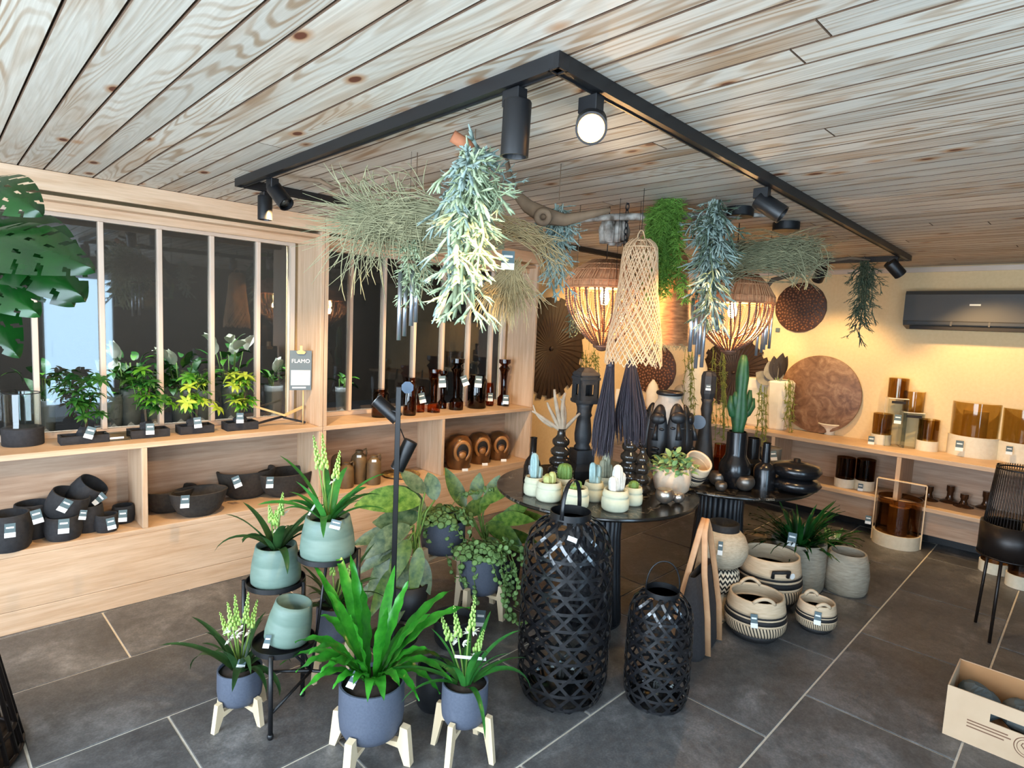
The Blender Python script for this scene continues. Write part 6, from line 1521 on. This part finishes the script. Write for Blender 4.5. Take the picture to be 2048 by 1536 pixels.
def hole_panel(y0, y1, x0=hx0, x1=hx1, z0=hz0, z1=hz1):
    MB().box(0, x0, y0, y1, th, BH).box(x1, BL, y0, y1, th, BH).box(x0, x1, y0, y1, th, z0).box(x0, x1, y0, y1, z1, BH).build('side_panel', M_card, t, smooth=False)
hole_panel(0, th); hole_panel(BD-th, BD)
panel('end_panel', 0, th, th, BD-th, th, BH); panel('end_panel', BL-th, BL, th, BD-th, th, BH)
panel('inner_lining', th, BL-th, BD-th-0.002, BD-th, th, BH-0.002, M_cardin)
pr = MB()
for (x, z, w) in ((0.075, 0.098, 0.13), (0.075, 0.086, 0.14), (0.075, 0.072, 0.12)): pr.box(x, x+w, -0.0006, 0, z, z+0.005)
pr.build('printed_text', M_print, t, smooth=False)
MB().torus((0.265, -0.0003, 0.078), 0.040, 0.0016, 30, 4, 'y').torus((0.265, -0.0003, 0.078), 0.031, 0.0012, 30, 4, 'y').build('printed_roundel', M_print, t)
hp = [(0, -0.016), (0.018, 0.004), (0.014, 0.014), (0.006, 0.014), (0, 0.008), (-0.006, 0.014), (-0.014, 0.014), (-0.018, 0.004)]
MB().tube([(0.265+a, -0.0006, 0.078+b) for a, b in hp+hp[:1]], 0.0018, 4).build('printed_heart', M_print, t)
fo = MB(); rs = random.Random(3)
for (cx_, cy_, cz_, r_) in ((0.10, 0.15, 0.16, 0.085), (0.24, 0.15, 0.15, 0.08), (0.33, 0.16, 0.15, 0.075)):
    b0 = MB().ball((cx_, cy_, cz_-0.04), (r_, r_*1.2, r_*0.8), 14, 10)
    b0.v = [tuple(c+0.012*sin(40*v[0]+33*v[1]+25*v[2]+k) for k, c in enumerate(v)) for v in b0.v]; fo.add(b0.v, b0.f)
o = fo.build('tissue_wrap', mat('grey_tissue', (96, 104, 104), (70, 76, 76), 0.7, scale=10), smooth=False, loc=tuple(A))
o.rotation_euler = (0, 0, atan2(ax.y, ax.x)); tag(o, 'crumpled grey tissue paper lying inside the cardboard box', 'wrapping paper')

# dark slatted lantern stands on thin legs at the right edge
M_bronze = mat('dark_bronze_wire', (34, 26, 22), rough=0.4, metal=0.4)
def wire_lamp(label, foots, cx, top, bot, hwt, hwb, dd):
    F = at_z(foots[0][0], foots[0][1], 0); d = dep(F)+dd
    c = at_d(cx, bot, d); s = mpp(c); base = Vector((c.x, c.y, 0))
    t = thing('slatted_lantern', label, 'lantern', base, group='slatted lanterns on tall legs')
    H = (bot-top)*s; src = None; N = 56
    for i in range(N):
        if src is None: src = MB().tube([(hwb*s, 0, c.z), (hwt*s, 0, c.z+H)], 0.0022, 4).build('slat', M_bronze, t); o = src
        else: o = inst(src, t)
        o.rotation_euler = (0, 0, 2*pi*i/N)
    for f in (0.0, 0.35, 0.97): MB().torus((0, 0, c.z+H*f), (hwb+(hwt-hwb)*f)*s, 0.005, 40, 6).build('hoop', M_bronze, t)
    MB().lathe([(0, c.z-0.02), (hwb*s*0.7, c.z-0.01), (hwb*s, c.z), (hwb*s, c.z+H*0.36), (hwb*s*0.96, c.z+H*0.36), (hwb*s*0.95, c.z+0.01), (0, c.z)], 36).build('lower_bowl', M_bronze, t)
    for i in range(3):
        a = i*2*pi/3+0.9; e = (cos(a)*hwb*s*1.05, sin(a)*hwb*s*1.05, 0); MB().tube([(cos(a)*hwb*s*0.85, sin(a)*hwb*s*0.85, c.z+0.03), e], 0.008, 8).build('leg', M_bronze, t)
wire_lamp('dark slatted lantern on thin tall legs at the right edge', ((1985, 1300),), 2018, 930, 1112, 36, 52, 0.12)
def white_base(label, cx, by, hw, hb, hg, z, candle=True, smoke=None, group='smoked glass hurricanes in white bases', tp=None, cw=0.55, ch=0.75):
    s0 = mpp(at_z(cx, by, z)); p = place(cx, by, z, hw*s0); s = mpp(p)
    t = thing('smoked_hurricane', label, 'candle holder', p, group=group)
    MB().lathe([(0, 0), (hw*s, 0), (hw*s, hb*s), (hw*0.9*s, hb*s), (hw*0.88*s, hb*0.8*s), (0, hb*0.8*s)], 36).build('white_base', M_wb, t, smooth='auto')
    MB().lathe([(hw*0.93*s, hb*0.9*s), (hw*0.95*s, (hb+hg)*s), (hw*0.91*s, (hb+hg)*s), (hw*0.89*s, hb*0.9*s), (hw*0.93*s, hb*0.9*s)], 36).build('glass_cylinder', smoke or M_sm, t, smooth='auto')
    if candle: MB().lathe([(0, hb*0.85*s), (hw*cw*s, hb*0.85*s), (hw*cw*s, (hb+hg*ch)*s), (hw*cw*0.9*s, (hb+hg*ch+1)*s), (0, (hb+hg*ch-1)*s)], 28).build('candle', M_wax, t, smooth='auto')
    if tp: price_tag(t, p + dcam(p)*hw*s*1.03 + Vector((tp[0]*s*0.4, -tp[0]*s*0.9, tp[1]*s)), tp[2]*s, 0.0)
    return t, p, s
M_wb = mat('cream_white_base', (232, 222, 198), (220, 208, 182), 0.7, scale=40, bump=0.1); M_sm = glass('smoked_brown_glass', (220, 206, 170), ior=1.45); M_wax = mat('ivory_wax', (226, 196, 146), (214, 182, 130), 0.6, scale=20)
M_smd = glass('dark_smoked_glass', (180, 158, 130), ior=1.45)
white_base('dark hurricane on a white base on the floor behind the slatted lantern', 1986, 1150, 25, 22, 44, 0, False, M_smd)
white_base('dark hurricane on a white base on the floor at the right picture edge', 2038, 1180, 24, 26, 44, 0, False, M_smd)
# large hurricane with acrylic carrying frame
t, p, s = white_base('large smoked hurricane with a candle and a clear carrying frame, on the floor', 1789, 1099, 41, 26, 70, 0, True, M_smd, tp=(-50, 60, 16), cw=0.42, ch=0.72)
y = yaw_to_cam(p)-0.15; W = 43*s; Hh = 128*s; M_acr = glass('acrylic_frame', (240, 216, 180), ior=1.5); M_acr2 = mat('pale_acrylic_edge', (236, 206, 166), rough=0.3)
fr = MB().box(-W, -W+0.008, -0.012, 0.012, 0.003, Hh).box(W-0.008, W, -0.012, 0.012, 0.003, Hh).box(-W, W, -0.012, 0.012, Hh-0.008, Hh).build('carry_frame', M_acr2, t, smooth=False, rot=(0, 0, y))

# ================================================================== back wall
ZU, ZL = 0.738, 0.344
white_base('large smoked hurricane with a wide candle on the back shelf, left of two', 1943, 916, 43, 40, 66, ZU, True, M_sm, tp=(-22, 32, 20))
white_base('large smoked hurricane with a wide candle at the right end of the back shelf', 2040, 929, 43, 40, 66, ZU, True, M_sm, tp=(-20, 34, 16))
white_base('small smoked hurricane in a white base, left of the stemmed glasses', 1760, 890, 18, 20, 41, ZU, False, M_sm, tp=(-16, 16, 17))
white_base('small smoked hurricane in a white base, right of the stemmed glasses', 1852, 903, 19, 20, 42, ZU, False, M_sm)
white_base('small smoked hurricane on the lower back shelf, left of two', 1687, 976, 18, 17, 42, ZL, False, M_smd)
white_base('small smoked hurricane with a tag on the lower back shelf, right of two', 1727, 982, 18, 19, 42, ZL, False, M_smd, tp=(-6, 14, 14))
def stemmed(label, cx, by, hb, hg, hw):
    p = place(cx, by, ZU, 0.06); s = mpp(p)
    t = thing('stemmed_glass', label, 'candle holder', p, group='smoked glasses on clear stands')
    MB().box(-hw*s, hw*s, -hw*s, -hw*s+0.006, 0, hb*s).box(-hw*s, -hw*s+0.006, -hw*s+0.006, hw*s, 0, hb*s).box(hw*s-0.006, hw*s, -hw*s+0.006, hw*s, 0, hb*s).build('clear_stand', M_clear, t, smooth=False, rot=(0, 0, yaw_to_cam(p)+0.2))
    MB().box(-hw*s, hw*s, -hw*s, hw*s, hb*s, hb*s+0.006).build('stand_top', M_wb, t, smooth=False, rot=(0, 0, yaw_to_cam(p)+0.2))
    MB().box(-hw*0.7*s, hw*0.7*s, -hw*s-0.002, -hw*s, (hb-9)*s, (hb-4)*s).build('dark_slot', M_mouth, t, smooth=False, rot=(0, 0, yaw_to_cam(p)+0.2))
    MB().lathe([(0, hb*s+0.008), (hw*1.02*s, hb*s+0.008), (hw*1.05*s, (hb+hg)*s), (hw*s, (hb+hg)*s), (hw*0.97*s, hb*s+0.012), (0, hb*s+0.012)], 30).build('glass_cylinder', M_sm, t, smooth='auto')
    return t, p, s
stemmed('tallest smoked glass on a clear stand', 1784, 893, 95, 40, 17)
t, p, s = stemmed('second smoked glass on a clear stand, in front of the tallest', 1817, 896, 70, 42, 18); price_tag(t, p+dcam(p)*0.08+Vector((-0.09, 0.08, 66*s)), 0.075, 0, w=0.05)
M_bc2 = mat('brown_bronze_glass', (70, 44, 26), rough=0.12, metal=0.3)
for (cx, by, h, lab) in ((1856, 1003, 28, 'leftmost'), (1898, 1008, 34, 'tallest, second'), (1926, 1017, 26, 'third, in front'), (1970, 1020, 34, 'rightmost')):
    vase('bud_holder', 'small bronze trumpet candlestick on the lower back shelf, %s' % lab, 'candlestick', (cx, by), ZL, [(17, 0), (16, 2), (8, 6), (5.5, 12), (5.5, h*0.6), (7, h*0.7), (7, h), (5, h)], M_bc2, False, 24, 'bronze trumpet candlesticks')
# air conditioner
a0, a1 = at_x(1812, 582, 5.80), at_x(1808, 657, 5.80)
yl = a0.y; zt, zb_ = a0.z, a1.z-0.0
t = thing('air_conditioner', 'dark grey wall air conditioner high on the cream back wall', 'air conditioner', (XB, yl-0.45, zb_))
M_ac = mat('anthracite_plastic', (62, 58, 52), rough=0.55); Hc = zt-zb_; D = 0.20; Lc = 0.90
poly = [(-D*0.30, 0), (-D*0.92, 0.03), (-D, 0.07), (-D, Hc-0.03), (-D*0.93, Hc), (-0.002, Hc), (-0.002, 0)]
MB().prism([(a, b) for a, b in poly], -Lc/2, Lc/2, 'y').build('casing', M_ac, t, smooth=False)
MB().box(-D*0.96, -D*0.5, -Lc/2+0.05, Lc/2-0.05, 0.001, 0.026).build('air_slot', M_mouth, t, smooth=False)
MB().box(-D-0.0015, -D*0.93, -Lc/2+0.03, Lc/2-0.03, 0.040, 0.062).build('louvre', mat('dark_louvre', (24, 22, 20), rough=0.5), t, smooth=False, rot=(0, 0, 0))
for k in (-0.12, 0.12): MB().box(-D-0.003, -D*0.9, k-0.006, k+0.006, 0.030, 0.066).build('louvre_clip', M_ac, t, smooth=False)
lg = at_x(1952, 610, XB-D)
MB().box(-D-0.0016, -D, -0.030, 0.040, -0.006, 0.006).build('logo_plate', mat('pale_logo', (232, 224, 206), rough=0.4), t, smooth=False, loc=(0, lg.y-(yl-0.45), lg.z-zb_))
# wall discs
def dotted():
    k = NT('dotted_carved_wood'); k.set(0.6); v = k.n('ShaderNodeTexCoord'); k.base(lin((74, 44, 30))); return k.m
M_dd = mat('dark_brown_wood', (64, 38, 27), (84, 52, 36), 0.6, scale=20); M_db = mat('lighter_brown_knob', (150, 100, 70), (128, 82, 56), 0.5, scale=30)
def dot_disc(label, px, py, r, x=XB):
    c = at_x(px, py, x-0.02); t = thing('dotted_disc', label, 'wall decoration', (x-0.001, c.y, c.z), group='round dotted wall discs')
    MB().lathe([(0, 0), (r, 0), (r, 0.016), (r-0.006, 0.020), (0, 0.020)], 56, rf=lambda a, z: 1+0.006*sin(40*a)).build('disc', M_dd, t, smooth='auto', rot=(0, -pi/2, 0))
    m = MB(); N = 190
    for i in range(N):
        q = sqrt((i+0.5)/N)*r*0.95; a = i*2.39996+random.uniform(-0.06, 0.06); q += random.uniform(-0.02, 0.02)*r; m.ball((-0.022, cos(a)*q, sin(a)*q), (0.007, r*0.040, r*0.040), 8, 5)
    stuff(m.build('knobs', M_db, t))
    return t
dot_disc('dotted dark brown disc high on the back wall, left of the air conditioner', 1600, 615, 0.235)
dot_disc('dotted dark brown disc low on the back wall behind the face vase', 1306, 738, 0.29)
c = at_x(1640, 769, XB-0.03)
k = NT('burl_wood'); k.set(0.55); v = k.coords((1, 1, 1)); a = k.noise(v, 7, 6, 0.6, 1.8); b = k.noise(v, 26, 4, 0.6, 0.8)
k.base(k.mix(0.4, k.ramp(a, [(0.3, (104, 70, 48)), (0.5, (142, 104, 76)), (0.7, (176, 140, 108))]), k.ramp(b, [(0.3, (150, 140, 130)), (0.7, (255, 255, 255))]), 'MULTIPLY')); k.bump(a, 0.2, 0.004)
t = thing('burl_disc', 'large brown burl wood disc leaning on the back shelf', 'wall decoration', (XB-0.035, c.y, ZU+0.001))
MB().lathe([(0, -0.012), (0.355, -0.012), (0.362, -0.006), (0.362, 0.008), (0.356, 0.012), (0, 0.012)], 72).build('disc', k.m, t, smooth='auto', loc=(0, 0, 0.363), rot=(0, -pi/2+0.02, 0))
# radial palm discs (one on the left wall beyond the shelving, one behind the right lamp)
M_palm = mat('dark_palm_fibre', (58, 36, 20), (36, 22, 12), 0.6, scale=24)
def palm_disc(label, c, r, rot, stand=None):
    t = thing('palm_disc', label, 'wall decoration', c, group='dark radial palm discs'); t.rotation_euler = rot
    src = None; N = 44
    for i in range(N):
        if src is None: src = MB().add([(0.02*r, -0.016*r, 0.004), (0.02*r, 0.016*r, 0.004), (r, 0.080*r, 0.0), (r*1.0, -0.080*r, 0.010), (0.5*r, 0, 0.014)], [(0, 3, 4), (3, 2, 4), (2, 1, 4), (1, 0, 4)]).build('palm_blade', M_palm, t, smooth=False); o = src
        else: o = inst(src, t)
        o.rotation_euler = (0, 0, 2*pi*i/N); o.scale = (1+0.05*sin(i*3.7), 1, 1)
    MB().lathe([(0.05*r, 0.0), (0.05*r, 0.02), (0, 0.024)], 16).build('hub', M_palm, t)
    MB().lathe([(0, -0.004), (r*0.9, -0.004), (r*0.9, 0.0), (0, 0.0)], 40).build('backing', M_palm, t)
palm_disc('very large dark palm-leaf disc on the wall beyond the right window', (4.50, YG+0.030, 1.40), 0.50, (pi/2, 0, 0))
c = at_x(1466, 745, XB-0.03); palm_disc('dark palm-leaf disc on the back wall behind the right beaded lamp', (XB-0.012, c.y, c.z), 0.36, (0, -pi/2, 0))
# small wall box
c = at_x(1556, 660, XB); tag(MB().bbox(-0.012, 0, -0.02, 0.02, -0.02, 0.02, 0.003).build('wall_tag', M_tag, smooth=False, loc=(XB-0.001, c.y, c.z)), 'small grey tag on the back wall beneath the dotted disc', 'wall tag')
# white vessels on the back shelf
M_wh = mat('chalk_white_ceramic', (238, 230, 210), (226, 216, 194), 0.75, scale=14, bump=0.15)
g = 'white ceramic vases on the back shelf'
vase('white_vase', 'tall faceted white vase with dark stems, left of the burl disc', 'vase', (1552, 860), ZU, [(18, 0), (20, 3), (26, 56), (28, 94), (24, 98)], M_wh, True, 9, g, smooth=False)
vase('white_vase', 'broad angular white vase behind the tree cactus', 'vase', (1512, 853), ZU, [(22, 0), (24, 4), (28, 76), (26, 92), (22, 94)], M_wh, True, 7, g, smooth=False)
vase('white_bowl', 'small flared white bowl in front of the burl disc', 'bowl', (1658, 870), ZU, [(9, 0), (10, 10), (12, 14), (22, 21), (21, 22)], M_wh, True, 28)
vase('white_vase', 'pointed white bud vase with thin dry stems before the low dotted disc', 'vase', (1303, 818), ZU, [(9, 0), (12, 10), (13, 34), (9, 48), (3, 56), (2, 58)], M_wh, False, 26, g)
vase('white_vase', 'white conical vase behind the carved pillar', 'vase', (1196, 809), ZU, [(13, 0), (15, 8), (18, 40), (12, 64), (10, 66)], M_wh, True, 26, g)
vase('white_vase', 'white folded vase at the far left end of the back shelf', 'vase', (1232, 812), ZU, [(16, 0), (18, 4), (20, 20), (19, 34)], M_wh, True, 26, g)
vase('white_vase', 'white vase with a tag just left of the black totem', 'vase', (1386, 836), ZU, [(18, 0), (22, 10), (24, 60), (20, 100), (14, 116), (14, 120)], M_wh, True, 26, g)
p = place(1358, 832, ZU, 0.05); s = mpp(p)
t = thing('mushroom_lamp', 'small grey mushroom table lamp on the back shelf', 'table lamp', p); M_gl = mat('grey_lamp', (150, 140, 126), rough=0.5)
MB().lathe([(0, 0), (9*s, 0), (9*s, 40*s), (0, 42*s)], 24).build('stem', M_gl, t, smooth='auto'); MB().lathe([(15*s, 42*s), (15*s, 46*s), (11*s, 56*s), (5*s, 61*s), (0, 62*s), (0, 60*s), (12*s, 46*s)], 26).build('cap', M_gl, t)
# leaves and dry stems in the white vases
M_dk = mat('black_brown_petal', (30, 22, 16), (44, 32, 22), 0.6, scale=20); M_gy = mat('grey_leaf', (140, 134, 120), (110, 106, 94), 0.6, scale=20)
b0 = at_x(1552, 775, 5.72)
t = thing('dark_flower_stems', 'dark flower heads and grey leaves standing in the faceted white vase', 'dried flowers', b0)
for i, (x, y, w, m) in enumerate(((1548, 712, 16, M_dk), (1566, 706, 18, M_dk), (1575, 712, 14, M_dk), (1538, 722, 22, M_gy), (1553, 735, 22, M_gy), (1512, 745, 20, M_gy))):
    e = at_x(x, y, 5.74) - b0; ribbon(e*0.25, e, w*mpp(b0)*1.4, 0.01, 'ovate', 8, 0.2, 0, face=(-1, 0, 0.3)).build('flower_head', m, t); MB().tube([(0, 0, -0.1), tuple(e*0.3)], 0.004, 5).build('stem', M_stem, t)
M_vine = mat('yellow_green_vine', (150, 150, 66), (116, 124, 48), 0.7, scale=30)
def vines(label, xs, y0, y1, x, n, cord=False):
    c = at_x(sum(xs)/2, y0, x); mb = MB()
    for i in range(n):
        px = random.uniform(*xs); a = at_x(px, y0+random.uniform(-4, 8), x)-c; e = at_x(px+random.uniform(-7, 7), y1-random.uniform(0, 40), x)-c
        pts = [a.lerp(e, k/7)+jit(0.012) for k in range(8)]; mb.tube(pts, 0.003, 4, cap=False)
        for k in range(1, 8):
            for q in range(5): b = pts[k]+jit(0.006); mb.tube([b, b+Vector((random.uniform(-0.02, 0.02), random.uniform(-0.03, 0.03), random.uniform(-0.035, 0.01)))], [0.004, 0.0015], 3, cap=False)
    if cord: mb.tube([(0, 0, 0), (0, 0, CEIL-c.z-0.001)], 0.002, 4)
    return tag(stuff(mb.build('trailing_vine', M_vine, loc=c)), label, 'hanging plant', 'trailing yellow-green vines')
vines('trailing yellow-green vine left of the purple tassels', (1160, 1195), 700, 775, 5.0, 9, True)
vines('trailing yellow-green vine left of the black totem', (1370, 1388), 700, 850, 5.3, 7, True)
vines('trailing yellow-green vine between totem and tree cactus', (1425, 1450), 700, 880, 5.3, 10, True)
vines('trailing yellow-green vine hanging in front of the white vases', (1515, 1535), 770, 900, 5.52, 7)
vines('trailing yellow-green vine beside the burl disc', (1572, 1584), 760, 872, 5.70, 6)
# baskets and pots on the lower back shelf, behind the tables
M_ba = mat('pale_wicker', (190, 160, 122), (150, 120, 86), 0.85, scale=50, stretch=(0.5, 0.5, 2), bump=0.5)
vase('wicker_pot', 'pale wicker pot on the lower back shelf between the tassels', 'pot', (1228, 890), ZL, [(26, 0), (30, 6), (32, 30), (30, 42)], M_ba, True, tagpx=None)
vase('wicker_pot', 'pale wicker pot on the lower back shelf left of the tassels', 'pot', (1180, 882), ZL, [(20, 0), (24, 6), (25, 26), (22, 36)], M_ba, True)

# ================================================================== left foreground
# split-leaf plant at the picture's left edge
M_mon = leafmat('monstera_leaf', (8, 42, 14), (20, 68, 20), rough=0.22, scale=10)
def monstera(t, base, tip, w, face, name='leaf'):
    b, e = Vector(base), Vector(tip); ax_ = (e-b); L = ax_.length; ax_.normalize(); nrm = Vector(face).normalized(); sd = ax_.cross(nrm).normalized(); nrm = sd.cross(ax_)
    nu, nv = 44, 30; vs = []; fs = []
    def wid(u): return w*0.5*max(0.0, sin(pi*min(1, 0.05+0.95*u)**0.72))**0.7
    idx = {}
    for i in range(nu+1):
        u = i/nu
        for j in range(-nv//2, nv//2+1):
            v = j/(nv/2); idx[i, j] = len(vs)
            x = u + 0.16*abs(v)*(1 - u)*0.6
            vs.append(b + ax_*(L*x) + sd*(v*wid(u)) + nrm*(-0.10*w*abs(v)**1.6 + 0.05*w*sin(3*u) - 0.25*L*u*u*0.6))
    for i in range(nu):
        for j in range(-nv//2, nv//2):
            u = (i+0.5)/nu; v = (j+0.5)/(nv/2); av = abs(v); ph = (u*6.2 - av*0.35) % 1.0
            slit = ph < 0.22 and av > 0.50 and 0.12 < u < 0.9
            hole = 0.30 < (u*6.2+0.45 - av*0.5) % 1.0 < 0.62 and 0.18 < av < 0.34 and 0.15 < u < 0.8
            if slit or hole: continue
            fs.append((idx[i, j], idx[i+1, j], idx[i+1, j+1], idx[i, j+1]))
    o = MB().add(vs, fs).build(name, M_mon, t); MB().tube([b, b+ax_*L*0.4+nrm*0.003-nrm*0.25*L*0.16*0.6, b+ax_*L*0.75-nrm*0.25*L*0.56*0.6], [0.004, 0.003, 0.0015], 5).build('midrib', M_stem, o)
    return o
pm = Vector((-0.10, 1.62, 0))
t = thing('split_leaf_plant', 'tall split-leaf monstera reaching into the picture at the far left', 'potted plant', pm)
MB().lathe([(0, 0), (0.13, 0), (0.15, 0.03), (0.17, 0.34), (0.15, 0.34), (0.14, 0.28), (0, 0.28)], 32).build('pot', M_darkpot, t)
MB().tube([(0, 0, 0.28), (0.02, 0.0, 0.9), (-0.02, 0.02, 1.5), (0.0, 0.05, 1.85)], [0.02, 0.018, 0.014, 0.010], 8).build('stem', M_stem, t)
for (x0, y0, x1, y1, dd, w) in ((-60, 360, 55, 395, 0.0, 130), (-50, 420, 140, 560, 0.03, 190), (-70, 470, 150, 500, -0.05, 150), (-60, 440, 120, 575, 0.12, 150), (-80, 520, 50, 600, 0.0, 130), (-70, 560, 15, 690, 0.05, 110)):
    d = dep(Vector((0.1, 1.55, 1.6)))+dd; s = d/FPX
    monstera(t, at_d(x0, y0, d+0.08)-pm, at_d(x1, y1, d)-pm, w*s, Vector((-0.55, -0.8, 0.75)))
    b = at_d(x0, y0, d+0.08)-pm; MB().tube([(0, 0.02, 1.3), tuple((b+Vector((0, 0.02, 1.4)))*0.5), tuple(b)], 0.006, 6).build('leaf_stalk', M_stem, t)
# dark slatted stand at the lower left edge
p0 = at_z(52, 1560, 0) + Vector((-0.275, 0.268, 0)); t = thing('slatted_lantern', 'dark slatted lantern cut off by the lower left picture edge', 'lantern', p0); Rb = 0.29
src = None
for i in range(30):
    if src is None: src = MB().tube([(Rb, 0, 0.01), (Rb*0.42, 0, 0.95)], 0.0075, 6).build('slat', M_bronze, t); o = src
    else: o = inst(src, t)
    o.rotation_euler = (0, 0, 2*pi*i/30)
for z, f in ((0.012, 1.0), (0.10, 0.94), (0.95, 0.42)): MB().torus((0, 0, z), Rb*f, 0.008, 40, 6).build('hoop', M_bronze, t)
MB().lathe([(0, 0.004), (Rb*0.98, 0.004), (Rb*0.98, 0.012), (0, 0.012)], 36).build('floor_plate', M_bronze, t)
